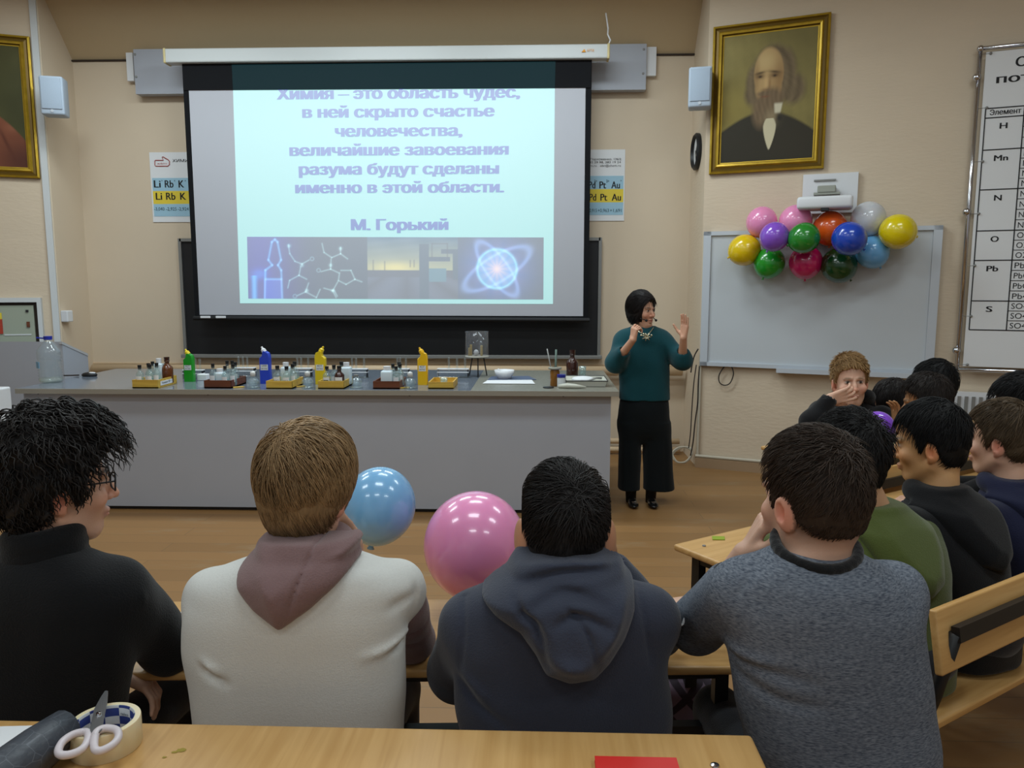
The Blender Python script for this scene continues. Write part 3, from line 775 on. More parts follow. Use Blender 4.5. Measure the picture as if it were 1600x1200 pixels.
zz = [tz(170, 1541), tz(185, 1539), tz(235, 1536), tz(297, 1532), tz(361, 1528), tz(407, 1525), tz(470, 1519), tz(515, 1513)]
c0, c1 = rw(onR(1541, 172, O)), rw(onR(1600, 178, O)); c0 = (c0 + rw(onR(1513, 515, O))) / 2; c1 = (c1 + rw(onR(1572, 515, O))) / 2; c2 = c1 + .3; c3 = sR - .15
o0, o1 = O + .003, O + .0045; lw = .004
mb = MB()
for z in zz: rbar(mb, c0, c3, z - lw, z + lw, o0, o1)
for s in (c0, c1, c2, c3): rbar(mb, s - lw, s + lw, zz[-1], zz[0], o0, o1)
subs = [(1, 3), (2, 4), (3, 4), (4, 3), (5, 4), (6, 3)]
for (i, k) in subs:
    for j in range(1, k): z = zz[i] + (zz[i + 1] - zz[i]) * j / k; rbar(mb, c1, c3, z - lw * .6, z + lw * .6, o0, o1)
mb.build('table_ruling', M['ink'], t)
def rtext(s, sa, sb, z, cap, bold=.02):
    return fit_text(s, R3(sa, z, O + .004), R3(sb, z, O + .004), cap, UP, 0.0, 2 if bold > .01 else 0)
L = [rtext('Стандартные', rw(onR(1587, 103, O)), rw(onR(1587, 103, O)) + .72, tz(104, 1590), .07, .02), rtext('потенциалы', rw(onR(1557, 130, O)), rw(onR(1557, 130, O)) + .8, tz(130, 1560), .062, .03),
     rtext('Элемент', c0 + .03, c1 - .02, zz[1] + .02, .04)]
mid = (c0 + c1) / 2
for (i, s, hw) in ((1, 'H', .024), (2, 'Mn', .045), (3, 'N', .024), (4, 'O', .026), (5, 'Pb', .038), (6, 'S', .02)): L.append(rtext(s, mid - hw, mid + hw, zz[i] - .085, .045))
rows = {1: ['H+', 'H2', 'H2O'], 2: ['MnO4', 'MnO2', 'MnO4', 'Mn2+'], 3: ['NO3', 'NO3', 'NO2', 'NH4'], 4: ['O2', 'O2', 'O2'], 5: ['Pb2+', 'PbO', 'PbO2', 'Pb4+'], 6: ['SO4', 'SO4', 'SO4']}
for i, ss in rows.items():
    for j, s in enumerate(ss):
        k = len(ss); z = zz[i] + (zz[i + 1] - zz[i]) * (j + .78) / k
        L.append(rtext(s, c1 + .02, c1 + .02 + .036 * len(s), z, .045, .0))
[q.build('table_lettering', M['ink'], t) for q in L]
t = thing('radiator', 'pale ribbed radiator on the right wall below the banner stand', 'radiator', R3(rw(onR(1490, 640, .05)), .3, .05))
sa = rw(onR(1478, 625, .1)); zt_ = onR(1500, 613, .1).z
mb = MB(); rbar(mb, sa, sa + 1.4, zt_ - .6, zt_, .02, .1); mb.build('body', M['whitep'], t)
mb = MB()
for k in range(28): rbar(mb, sa + .03 + k * .05, sa + .055 + k * .05, zt_ - .55, zt_ - .03, .1, .112)
mb.build('fins', M['greymet'], t)

# cables of the right corner
def cord(name, label, pts, r, m, parent=None):
    P_ = [Vector(p) for p in pts]; out = []
    for i in range(len(P_) - 1):
        p0, p1, p2, p3 = P_[max(i - 1, 0)], P_[i], P_[i + 1], P_[min(i + 2, len(P_) - 1)]
        for k in range(6):
            s = k / 6; out.append(0.5 * ((2 * p1) + (p2 - p0) * s + (2 * p0 - 5 * p1 + 4 * p2 - p3) * s * s + (3 * p1 - p0 - 3 * p2 + p3) * s ** 3))
    out.append(P_[-1])
    return tag(MB().tube(out, r, 6).build(name, m, None, True), label, 'cable')
cord('cable', 'dark cable loop hanging below the whiteboard', [onR(x, y, .03) for x, y in ((1133, 571), (1124, 585), (1124, 597), (1132, 602), (1141, 598), (1146, 584), (1143, 572))], .005, M['cable'])
cord('cable', 'dark cable hanging down the corner edge from the whiteboard to the floor', [onR(x, y, .03) for x, y in ((1093, 572), (1091, 600), (1090, 630), (1086, 660), (1083, 690), (1079, 712))], .006, M['cable'])
cord('cable', 'short dark cable with plug hanging left of the whiteboard frame', [onR(x, y, .05) for x, y in ((1091, 545), (1085, 556), (1081, 572), (1079.5, 582))], .006, M['cable'])
cord('cable', 'second dark cable running down the corner left of the whiteboard', [onR(x, y, .05) for x, y in ((1088, 570), (1084, 600), (1081, 640), (1079, 675), (1076, 700))], .005, M['cable'])
cord('cable', 'coil of grey cable lying on the floor in the right corner', [Vector((XR - .12 + .09 * math.cos(a) * (1 + .1 * math.sin(3 * a)), 7.14 + .03 * math.sin(a), .1 + .07 * math.sin(a + .02 * i))) for i, a in enumerate([k * .7 for k in range(24)])], .008, M['cream'])
for k, (yy, rr) in enumerate(((690, .028), (702, .03))):
    z = atY(1030, yy, YB - .12).z
    tag(MB().tube([Vector((-.2, YB - .1 - .05 * k, z)), Vector((XR - .06, YB - .1 - .05 * k, z))], rr, 10).build('floor_pipe', M['pipe'], None, True), ('upper' if k == 0 else 'lower') + ' beige pipe low on the wall behind the woman\'s legs', 'pipe')

# recessed control cabinet on the left wall
t = thing('control_cabinet', 'grey-green control cabinet in a white-framed recess at the left edge', 'cabinet', onL(30, 540))
def lw_(p): return (Vector(p) - LW0).dot(-LD)
def lbar(mb, sa, sb, za, zb, o0, o1):
    D = -LD
    pts = [LW0 + D * sa + LN * o0 + UP * za, LW0 + D * sb + LN * o0 + UP * za, LW0 + D * sb + LN * o0 + UP * zb, LW0 + D * sa + LN * o0 + UP * zb]
    mb.prism(pts, LN * (o1 - o0)); return mb
sR_, zt_ = lw_(onL(66, 470)), onL(66, 465).z
sI, zi = lw_(onL(60, 480)), onL(60, 472).z
sl_ = sR_ - 1.1
mb = MB(); lbar(mb, sl_, sR_, zi, zt_, .0, .06); lbar(mb, sI, sR_, .95, zi, 0, .06); mb.build('frame', M['trim'], t)
mb = MB(); lbar(mb, sl_, sI, .95, zi, .0, .01); mb.build('recess', M['darkwood'], t)
sP, zP = lw_(onL(55, 500)), onL(50, 477).z
mb = MB(); lbar(mb, sl_, sP, 1.0, zP, .01, .035); mb.build('panel', M['cabgreen'], t)
def lspot(x, y, dx, dz, o, nm, m):
    p = onL(x, y, o); s = lw_(p); mb = MB(); lbar(mb, s - dx, s + dx, p.z - dz, p.z + dz, o - .01, o); mb.build(nm, m, t)
lspot(42, 486, .011, .011, .045, 'knob', M['black']); lspot(44, 507, .013, .026, .045, 'switch', M['mahog']); lspot(28, 523, .11, .006, .04, 'nameplate', M['trim'])
lspot(0, 510, .02, .07, .045, 'warning_sticker', mat('red sticker', rgb(170, 60, 40), .6))
lspot(0, 494, .012, .03, .045, 'warning_triangle', M['pyel'])
# ------------------------------------------------------------------ demonstration bench
ZD = 0.93
t = thing('demonstration_bench', 'long grey laminate demonstration bench with glossy top in front of the chalkboard', 'bench', (-1.6, 5.9, 0))
XA, XB, YA, YE = -3.84, 0.575, 5.46, 6.82
mb = MB(); mb.box(((XA + XB) / 2 - .02, 5.545, .47), (XB - XA - .06, .03, .88)); mb.build('front_panel', M['greylam'], t)
mb = MB(); mb.box((XB - .065, 6.1, .47), (.03, 1.1, .88)); mb.box((XA + .03, 6.1, .47), (.03, 1.1, .88)); mb.build('side_panel', M['greylam'], t)
mb = MB(); mb.box(((XA + XB) / 2, 5.60, .02), (XB - XA - .1, .08, .04)); mb.build('plinth', M['black'], t)
XS = atZ(742, 600, ZD).x
mb = MB(); mb.box(((XA + XS) / 2, (YA + YE) / 2, ZD - .015), (XS - XA, YE - YA, .03)); mb.build('worktop', M['toplam'], t)
mb = MB(); mb.box(((XS + XB) / 2, (YA + YE) / 2, ZD - .015), (XB - XS, YE - YA, .03)); mb.build('mottled_worktop', M['topstone'], t)
mb = MB(); mb.box(((XA + XB) / 2, YA - .004, ZD - .018), (XB - XA, .008, .036)); mb.build('edge_band', M['topedge'], t)
for px_ in (60, 325, 640, 880):
    q = atY(px_, 620, 5.53); mb = MB(); mb.sph((q.x, 5.53, .885), (.008, .004, .008), 6); mb.build('screw', M['black'], t)

# raised grey console at the left
q = atY(97, 534, 6.5); q1 = atX(137, 553, q.x)
def czz(y): return q.z + (q1.z - q.z) * (y - 6.5) / (q1.y - 6.5)
plan = [(q.x, 6.5), (q.x, q1.y), (-4.56, q1.y), (-4.56, 7.12), (-5.3, 6.78), (-5.3, 6.5)][::-1]
mb = MB(); n_ = len(plan); mb.add([(x, y, 0) for x, y in plan] + [(x, y, czz(y)) for x, y in plan], [tuple(range(n_ - 1, -1, -1)), tuple(range(n_, 2 * n_))] + [(i, (i + 1) % n_, n_ + (i + 1) % n_, n_ + i) for i in range(n_)])
t = thing('lectern_console', 'raised grey lectern console behind the left end of the bench', 'console', (q.x - .8, 6.6, 0))
mb.build('carcass', M['greylam'], t)
mb = MB(); mb.add([(q.x + .004, 6.49, q.z - .02), (q.x + .004, q1.y, q1.z - .02), (q.x + .004, q1.y, q1.z + .003), (q.x + .004, 6.49, q.z + .003), (q.x - .02, 6.49, q.z - .02), (q.x - .02, q1.y, q1.z - .02), (q.x - .02, q1.y, q1.z + .003), (q.x - .02, 6.49, q.z + .003)], [(0, 1, 2, 3), (7, 6, 5, 4), (0, 4, 5, 1), (1, 5, 6, 2), (2, 6, 7, 3), (3, 7, 4, 0)]); mb.build('top_edge', mat('pale grey edging', rgb(184, 186, 190), .4), t)

GL = glass('clear glass', (.88, .95, .95, 1), .45, .10, (.72, .86, .88, 1))
GLW = glass('clear plastic bottle', (.90, .95, .97, 1), .35, .10, (.85, .92, .96, 1))
GLT = glass('thin tube glass', (.93, .96, .96, 1), .5, .05)
BRG = mat('amber glass', rgb(96, 50, 20), 0.12, spec=0.6)
BRD = mat('dark amber glass', rgb(58, 30, 24), 0.12, spec=0.6)
STOP = mat('black rubber stopper', rgb(24, 24, 26), 0.6)
WPL = mat('milky plastic', rgb(206, 222, 230), 0.45, sss=.1)
LBL = M['paper']
def lab_text(s, c, w, cap, parent, m=None):
    c = Vector(c); merge([fit_text(s, c - Vector((w / 2, 0, 0)), c + Vector((w / 2, 0, 0)), cap, UP)]).build('lettering', m or M['ink'], parent)

# big water bottle
p = atZ(80, 597, ZD)
t = thing('water_bottle', 'large clear ribbed water bottle with blue cap on the bench end', 'bottle', p)
R_ = .085
prof = [(.0, .0), (.07, .0), (.084, .012)]
for k in range(7): z = .03 + k * .022; prof += [(R_, z), (R_ - .006, z + .011)]
prof += [(R_, .19), (R_, .235), (.08, .255), (.05, .30), (.026, .325), (.024, .335)]
mb = MB(); mb.lathe(prof, p, 24); mb.build('body', GLW, t, True)
mb = MB(); mb.lathe([(.0, .0), (.078, .002), (.079, .03), (0, .03)], p + Vector((0, 0, .004)), 24); mb.build('water', glass('pale water', (.93, .95, .9, 1), .2, .12, (.82, .86, .8, 1)), t, True)
mb = MB(); mb.lathe([(.03, .333), (.031, .36), (.0, .362)], p, 20); mb.tube([p + Vector((-.03, 0, .343)), p + Vector((-.09, 0, .347))], .006, 6); mb.build('cap', mat('blue plastic cap', rgb(36, 50, 160), .4), t, 40)
mb = MB(); mb.box(p + Vector((-.055, -.0635, .14)), (.06, .004, .05), Matrix.Rotation(rad(-40), 3, 'Z')); mb.build('sticker', mat('pale blue sticker', rgb(120, 170, 205), .5), t)

# wireless presenter / mouse
p = atZ(140, 588, ZD)
t = thing('computer_mouse', 'black mouse with a short cord on the bench near the console', 'mouse', p)
mb = MB(); mb.sph(p + Vector((0, 0, .012)), (.065, .04, .024), 10); mb.build('body', M['black'], t, True)
mb = MB(); mb.sph(p + Vector((.03, -.012, .03)), (.03, .014, .008), 8); mb.build('wheel', M['whitep'], t, True)
mb = MB(); mb.tube([p + Vector((-.09, 0, .01)), p + Vector((-.15, .01, .006)), p + Vector((-.22, .0, .006))], .006, 6); mb.build('cord', M['cable'], t)

# wooden reagent boxes with bottles
def wbox(px, py, w, d, h, m, label, tag_text=None):
    p = atZ(px, py, ZD)
    t = thing('reagent_box', label, 'box', p, 'wooden reagent boxes on the bench')
    x0, y0 = p.x, p.y; th = .009
    mb = MB(); mb.box((x0 + w / 2, y0 + d / 2, ZD + .006), (w, d, .010)); mb.build('base', m, t)
    mb = MB(); mb.box((x0 + w / 2, y0 + th / 2, ZD + h / 2 + .002), (w, th, h)); mb.build('front_board', m, t)
    mb = MB(); mb.box((x0 + w / 2, y0 + d - th / 2, ZD + h / 2 + .002), (w, th, h)); mb.build('back_board', m, t)
    for xx in (x0 + th / 2, x0 + w - th / 2): mb = MB(); mb.box((xx, y0 + d / 2, ZD + h / 2 + .001), (th, d - .002, h)); mb.build('side_board', m, t)
    if tag_text:
        mb = MB(); mb.box((x0 + w + .001, y0 + d * .45, ZD + h * .52), (.002, d * .62, h * .5)); lc = mb.build('label_card', LBL, t)
        fit_text(tag_text, (x0 + w + .003, y0 + d * .2, ZD + h * .42), (x0 + w + .003, y0 + d * .7, ZD + h * .42), .017, UP).build('lettering', M['navyink'], lc)
    return (x0, y0, w, d)
def bottle(x, y, z, h, r, label, body=GL, stop=STOP, liquid=None, card=True, sh=.2, group='reagent bottles in the boxes', txt=None):
    t = thing('reagent_bottle', label, 'bottle', (x, y, z), group)
    hb = h * .56
    mb = MB(); mb.lathe([(0, 0), (r * .93, 0), (r, .006), (r, hb), (r * .85, hb + h * .07), (r * .42, hb + h * .16), (r * .38, h * .82), (r * .5, h * .83), (r * .5, h * .86), (r * .36, h * .86)], (x, y, z), 16); mb.build('body', body, t, True)
    mb = MB(); mb.lathe([(0, h * .8), (r * .40, h * .8), (r * .44, h * .86), (r * .5, h), (0, h)], (x, y, z), 12); mb.build('stopper', stop, t, 40)
    if liquid is not None:
        mb = MB(); mb.lathe([(0, .003), (r * .9, .003), (r * .93, hb * .6), (0, hb * .6)], (x, y, z), 14); mb.build('liquid', liquid, t, True)
    if card:
        mb = MB(); k = 5; a0, a1 = -math.pi / 2 - .8, -math.pi / 2 + .8
        vs = []
        for zz_ in (hb * .32, hb * .85):
            for i in range(k + 1): a = a0 + (a1 - a0) * i / k; vs.append((x + (r + .0012) * math.cos(a), y + (r + .0012) * math.sin(a), z + zz_))
        mb.add(vs, [(i, i + 1, k + 2 + i, k + 1 + i) for i in range(k)]); lc = mb.build('label_card', LBL, t)
        if txt: lab_text(txt, (x, y - r - .003, z + hb * .5), r * 1.2, .011, lc, M['navyink'])
    return t
def jar(x, y, z, h, r, label, m=WPL, capm=None, group='white plastic jars in the boxes'):
    t = thing('plastic_jar', label, 'jar', (x, y, z), group)
    mb = MB(); mb.rbox((x, y, z + h * .4), (r * 2, r * 2, h * .8), r * .35); mb.build('body', m, t, 40)
    mb = MB(); mb.lathe([(r * .62, h * .79), (r * .64, h), (0, h)], (x, y, z), 16); mb.build('cap', capm or M['whitep'], t, 40)
    return t
BLUEL = mat('blue solution', rgb(40, 140, 170), .2)
CYANL = glass('pale cyan liquid', (.75, .92, .95, 1), .2, .2, (.55, .8, .85, 1))
zb = ZD + .012
def at_box(B, fx, fy): return B[0] + B[2] * fx, B[1] + B[3] * fy
B = wbox(207, 607, .19, .30, .062, M['pine'], 'leftmost yellow wooden box, with a written card on its side', 'Химия № 1')
for k, (fx, fy, h) in enumerate(((.16, .2, .155), (.42, .32, .165), (.58, .18, .16), (.80, .25, .17), (.24, .75, .165))):
    bottle(*at_box(B, fx, fy), zb, h, .027, 'clear bottle with black stopper, %s in the leftmost yellow box' % ('at the near left', 'second from the left', 'third from the left', 'at the near right', 'at the far left')[k], liquid=CYANL)
bottle(*at_box(B, .8, .78), zb, .20, .042, 'big amber bottle with brown cap in the leftmost yellow box', BRG, BRD, None, False)
jar(*at_box(B, .52, .72), zb, .19, .03, 'white jar with dark print in the leftmost yellow box')
B = wbox(319, 607, .20, .30, .058, M['mahog'], 'dark red-brown wooden box standing between the green and blue bottles')
for k, (fx, fy, h) in enumerate(((.22, .22, .165), (.62, .45, .18), (.72, .15, .15), (.84, .6, .165), (.60, .8, .17), (.92, .3, .16))):
    bottle(*at_box(B, fx, fy), zb, h, .026, 'clear bottle, black stopper, %s in the dark box beside the blue bottle' % ('near left', 'tall middle', 'near right', 'far right', 'far middle', 'rightmost')[k], liquid=BLUEL if k == 0 else CYANL)
jar(*at_box(B, .42, .3), zb, .125, .036, 'white plastic jar in the dark box beside the blue bottle')
B = wbox(416, 608, .19, .28, .058, M['pine'], 'yellow wooden box standing just right of the blue bottle')
for k, (fx, fy, h) in enumerate(((.36, .2, .155), (.72, .2, .15), (.84, .45, .16), (.78, .75, .17))):
    bottle(*at_box(B, fx, fy), zb, h, .031, 'bottle with dark stopper, %s in the box right of the blue bottle' % ('near left', 'near middle', 'right', 'far right')[k], liquid=CYANL if k else None, txt=('NaCl', 'HCl')[k] if k < 2 else None)
jar(*at_box(B, .45, .7), zb, .165, .034, 'tall white jar in the box right of the blue bottle')
B = wbox(497, 608, .19, .28, .058, M['pine'], 'yellow wooden box at the foot of the left yellow bottle')
for k, (fx, fy, h) in enumerate(((.28, .2, .15), (.5, .35, .155), (.66, .7, .17))):
    bottle(*at_box(B, fx, fy), zb, h, .030, 'clear bottle with black stopper, %s in the box by the left yellow bottle' % ('near left', 'middle', 'far')[k], liquid=CYANL, txt='I' if k == 0 else None)
bottle(*at_box(B, .78, .16), zb, .155, .036, 'dark amber labelled bottle in the box by the left yellow bottle', BRD, STOP, None, True, txt='AgNO')
jar(*at_box(B, .86, .7), zb, .165, .036, 'tall square white jar in the box by the left yellow bottle')
B = wbox(583, 608, .195, .28, .056, M['mahog'], 'red-brown wooden box left of the right yellow bottle')
jar(*at_box(B, .48, .2), zb, .15, .042, 'big milky jar in the red-brown box near the right yellow bottle')
for k, (fx, fy, h) in enumerate(((.68, .3, .165), (.82, .22, .15), (.90, .5, .16), (.8, .75, .165))):
    bottle(*at_box(B, fx, fy), zb, h, .028, 'black-stoppered bottle, %s in the red-brown box near the right yellow bottle' % ('left', 'near right, blue-banded', 'rightmost', 'far')[k], liquid=CYANL)
B = wbox(669, 608, .185, .30, .05, M['pine'], 'low nearly empty yellow wooden box right of the right yellow bottle')
for k, (fx, fy) in enumerate(((.5, .35), (.62, .3))):
    x, y = at_box(B, fx, fy); t = thing('glass_cup', 'small glass cup, the %s of two in the nearly empty box' % ('left one', 'right one')[k], 'cup', (x, y, zb))
    mb = MB(); mb.lathe([(.0, .002), (.016, 0), (.018, .06), (.016, .06), (.014, .006)], (x, y, zb), 14, cap=False); mb.build('body', GL, t, True)
    mb = MB(); mb.lathe([(0, .004), (.014, .004), (.0145, .03), (0, .03)], (x, y, zb), 12); mb.build('contents', M['paper'], t, True)

# angled-neck cleaner bottles
def cleaner(px, py, w, h, colr, label, flip=1, capm=None):
    p = atZ(px, py, ZD); m = mat(label.split()[0] + ' plastic', colr, .35, spec=.5, sss=.05)
    t = thing('cleaner_bottle', label, 'bottle', p, 'squeeze bottles with slanted necks on the bench')
    a = w / 2; hs = h * .78
    o2 = [(-a, 0), (a, 0), (a, hs), (a * .9, hs + h * .03), (-.1 * a * flip if flip > 0 else a * .9, h * .9)]
    pts = [(-a * .97, 0), (a * .97, 0), (a, .01), (a, hs * .98), (a * .8, hs * 1.03), (a * .45, hs * 1.08), (a * .3, h * .97), (a * .05, h * .99), (-a * .75, h * .93), (-a * .98, hs * 1.08), (-a, hs * .98), (-a, .01)]
    pts = [(x * flip, z) for x, z in pts]
    if flip < 0: pts = pts[::-1]
    mb = MB(); d = w * .36
    n = len(pts); vs = []
    for (yy, k) in ((-d, .86), (-d * .7, 1.0), (d * .7, 1.0), (d, .86)):
        for (x, z) in pts: vs.append(p + Vector((x * k, yy, z)))
    fs = [tuple(range(n - 1, -1, -1))[::-1]] + [tuple(range(3 * n, 4 * n))[::-1]]
    for r_ in range(3):
        for i in range(n): fs.append((r_ * n + i, r_ * n + (i + 1) % n, (r_ + 1) * n + (i + 1) % n, (r_ + 1) * n + i))
    mb.add(vs, fs); mb.build('body', m, t, 30)
    mb = MB(); rr = Matrix.Rotation(rad(28 * flip), 3, 'Y'); mb.lathe([(.02, 0), (.018, .022), (.009, .03), (.007, .045), (0, .047)], p + Vector((a * .1 * flip, 0, h * .955)), 12, rr); mb.build('nozzle', capm or m, t, 40)
    mb = MB(); mb.box(p + Vector((0, -d - .001, h * .5)), (w * .72, .002, h * .17)); lc = mb.build('label_card', LBL, t)
    lab_text('ЖЁЛТ' if 'yellow' in label else ('СИНИЙ' if 'blue' in label else 'ЗЕЛЁН'), p + Vector((0, -d - .0025, h * .52)), w * .5, .016, lc); lab_text('раствор', p + Vector((0, -d - .0025, h * .445)), w * .58, .014, lc)
cleaner(297, 596, .075, .225, rgb(24, 150, 34), 'green squeeze bottle with yellow nozzle behind the leftmost boxes', -1, mat('yellow nozzle', rgb(226, 200, 40), .4))
cleaner(416, 599, .08, .255, rgb(36, 66, 190), 'blue squeeze bottle with white label on the bench', -1, M['whitep'])
cleaner(502, 600, .08, .26, rgb(226, 196, 22), 'left one of the two yellow squeeze bottles, by a box', 1)
cleaner(661, 601, .075, .255, rgb(236, 186, 10), 'right one of the two yellow squeeze bottles, standing alone', -1)

# test tube racks and tubes, spirit lamps
def rack(px, py, label, n=4, w=.17, tubes=(0, 1, 3)):
    p = atZ(px, py, ZD); t = thing('test_tube_rack', label, 'test tube rack', p, 'test tube racks on the bench')
    for (nm, z) in (('top_plate', .072), ('middle_plate', .045), ('base_plate', .005)):
        mb = MB(); mb.rbox(p + Vector((0, 0, z)), (w, .05, .007), .002); mb.build(nm, M['whitep'] if nm != 'base_plate' else GLT, t)
    for sx in (-1, 1): mb = MB(); mb.box(p + Vector((sx * (w / 2 - .006), 0, .037)), (.008, .04, .07)); mb.build('side_post', M['greymet'] if sx < 0 else M['black'], t)
    for k, i in enumerate(tubes):
        x = p.x - w / 2 + .03 + i * (w - .06) / (n - 1)
        mb = MB(); mb.lathe([(.001, 0), (.006, .004), (.0085, .014), (.0085, .15), (.0098, .153), (.0075, .153)], (x, p.y, ZD + .012), 12, cap=False)
        tag(mb.build('test_tube', GLT, None, True), 'glass test tube, %s in the rack %s' % (('leftmost', 'middle', 'rightmost')[k], label.split(' standing ')[1]), 'test tube', 'glass test tubes in the racks')
rack(303, 592, 'white test tube rack standing against the green bottle', w=.17, tubes=(0, 2, 3))
rack(384, 588, 'white test tube rack standing left of the blue bottle', tubes=(0, 1, 2))
rack(474, 589, 'white test tube rack standing left of the left yellow bottle', w=.15)
rack(560, 590, 'white test tube rack standing left of the red-brown box', w=.16)
rack(628, 590, 'white test tube rack standing left of the right yellow bottle', w=.13)
rack(708, 590, 'white test tube rack standing behind the nearly empty box', w=.26, tubes=(1, 2, 3))
def spirit_lamp(px, py, label, cap=True):
    p = atZ(px, py, ZD); t = thing('spirit_lamp', label, 'spirit lamp', p, 'glass spirit lamps along the front of the bench')
    mb = MB(); mb.lathe([(0, 0), (.045, 0), (.047, .006), (.032, .012), (.03, .02), (.043, .034), (.044, .05), (.03, .068), (.013, .078), (.013, .088)], p, 20); mb.build('body', GL, t, True)
    mb = MB(); mb.lathe([(.014, .086), (.018, .09), (.018, .098), (.005, .1), (.005, .104), (0, .104)], p, 14); mb.build('collar', M['greymet'], t, 40)
    if cap: mb = MB(); mb.lathe([(.019, .085), (.0195, .112), (.017, .12), (.006, .124), (0, .127)], p, 16); mb.build('cap', mat('milky glass cap', rgb(214, 216, 216), .2), t, True)
spirit_lamp(396, 606, 'glass spirit lamp with milky cap left of the blue bottle')
spirit_lamp(481, 606, 'glass spirit lamp with milky cap between the blue and left yellow bottles')
spirit_lamp(557, 606, 'glass spirit lamp with bare wick right of the left yellow bottle', False)
spirit_lamp(641, 607, 'glass spirit lamp with cap beside the right yellow bottle')
for (px, py, lb) in ((372, 605, 'yellow pencil stub lying beside the dark box'), (468, 604, 'yellow pencil stub lying beside the box right of the blue bottle'), (631, 606, 'yellow pencil stub lying beside the red-brown box')):
    p = atZ(px, py, ZD + .004); mb = MB(); mb.tube([p + Vector((-.03, -.02, 0)), p + Vector((.028, .02, 0))], .006, 6); mb.tube([p + Vector((.028, .02, 0)), p + Vector((.04, .029, 0))], [.006, .001], 6)
    tag(mb.build('pencil', mat('yellow pencil paint', rgb(206, 164, 40), .4)), lb, 'pencil', 'pencil stubs on the bench')
p = atZ(318, 594, ZD); mb = MB(); mb.rbox(p + Vector((0, 0, .025)), (.08, .06, .05), .006)
tag(mb.build('carton', M['paper']), 'small white carton lying left of the dark red-brown box', 'carton')

# glass chamber on a wire tripod
p = atZ(747, 588, ZD); zt = ZD + .16
t = thing('tripod', 'black wire tripod carrying the tall glass vessel', 'tripod', p)
for k in range(3):
    a = k * 2.094 + .6; mb = MB(); mb.tube([Vector((p.x + .085 * math.cos(a), p.y + .085 * math.sin(a), ZD + .002)), Vector((p.x + .055 * math.cos(a), p.y + .055 * math.sin(a), zt - .006))], .005, 8); mb.build('leg', M['black'], t, True)
mb = MB(); mb.lathe([(.05, -.006), (.062, -.006), (.062, .0), (.05, .0)], (p.x, p.y, zt), 20, cap=False); mb.build('ring', M['black'], t)
g = Vector((p.x - .008, p.y, zt))
t = thing('glass_vessel', 'tall open glass vessel standing on the wire tripod', 'vessel', g)
mb = MB(); mb.lathe([(.095, .01), (.098, .02), (.097, .21), (.1, .214), (.094, .214), (.094, .02)], g, 32, cap=False); mb.build('wall', glass('smoky vessel glass', (.86, .86, .87, 1), .16, .08, (.5, .5, .52, 1)), t, True)
mb = MB(); mb.lathe([(0, .001), (.095, .001), (.1, .008), (.096, .014), (0, .014)], g, 32); mb.build('base', mat('cream glass base', rgb(176, 172, 160), .4), t, 40)
for k, (dx, h) in enumerate(((-.05, .09), (-.062, .065), (.04, .085))):
    mb = MB(); mb.rbox(g + Vector((dx, -.01 * k, .0145 + h / 2)), (.02, .02, h), .004)
    tag(mb.build('wooden_block', mat('pale wood', rgb(196, 168, 96), .6)), 'pale wooden stick standing in the glass vessel, %s' % ('tallest at the left', 'shorter at the left wall', 'at the right')[k], 'stick')
mb = MB(); mb.sph(g + Vector((-.004, -.03, .041)), (.022, .02, .026), 8); tag(mb.build('stone_lump', M['paper'], None), 'white lump lying in the glass vessel between the sticks', 'lump')

p = atZ(788, 592, ZD)
mb = MB(); mb.lathe([(.0, 0), (.045, 0), (.05, .006), (.075, .04), (.082, .072), (.078, .072), (.07, .04), (.045, .012), (0, .012)], p, 32)
tag(mb.build('mortar_bowl', M['whitep'], None, True), 'white porcelain bowl on the bench beside the tripod', 'bowl')
mb = MB(); mb.tube([p + Vector((-.02, 0, .03)), p + Vector((-.05, -.02, .082))], [.014, .008], 10); tag(mb.build('pestle', M['whitep'], None, True), 'white pestle leaning in the porcelain bowl', 'pestle')
a, b, c, d = atZ(754, 599.5, ZD + .003), atZ(836, 600, ZD + .003), atZ(831, 594, ZD + .003), atZ(762, 594.5, ZD + .003)
tag(MB().prism([a, b, c, d], (0, 0, .003)).build('paper_sheet', M['paper']), 'white sheet of paper on the mottled part of the bench', 'paper')
a, b, c, d = atZ(762, 594, ZD + .002), atZ(838, 593.5, ZD + .002), atZ(826, 588, ZD + .002), atZ(768, 588.5, ZD + .002)
tag(MB().prism([a, b, c, d], (0, 0, .003)).build('folder', mat('blue folder', rgb(88, 100, 126), .4)), 'blue-grey folder on the bench behind the white paper', 'folder')

p = atZ(894, 592, ZD)
bottle(p.x, p.y, ZD, .235, .048, 'tall dark amber bottle beside the enamel tray', BRD, BRD, None, False, group='bottles at the right bench end')
p = atZ(867, 603, ZD)
t = thing('brush_jar', 'amber glass jar holding two rods near the enamel tray', 'jar', p)
mb = MB(); mb.lathe([(0, 0), (.034, 0), (.036, .006), (.036, .11), (.03, .125), (.03, .14)], p, 20, cap=False); mb.build('body', mat('ochre amber glass', rgb(132, 86, 28), .15, spec=.6), t, True)
mb = MB(); mb.lathe([(.032, .125), (.05, .128), (.05, .142), (.028, .145)], p, 20, cap=False); mb.build('rim', mat('grey stone rim', rgb(150, 148, 136), .6), t, True)
for (dx, tx, hh, m, lb) in ((-.01, -.06, .24, M['greymet'], 'thin grey rod leaning in the amber jar'), (.012, .008, .235, mat('green grey rod', rgb(92, 112, 104), .5), 'thick green-grey rod standing in the amber jar')):
    mb = MB(); mb.tube([p + Vector((dx, 0, .01)), p + Vector((tx * .5, .0, .13)), p + Vector((tx, .01, hh + .04))], .005 if dx < 0 else .008, 8); tag(mb.build('glass_rod', m, None, True), lb, 'rod')
p = atZ(877, 605, ZD)
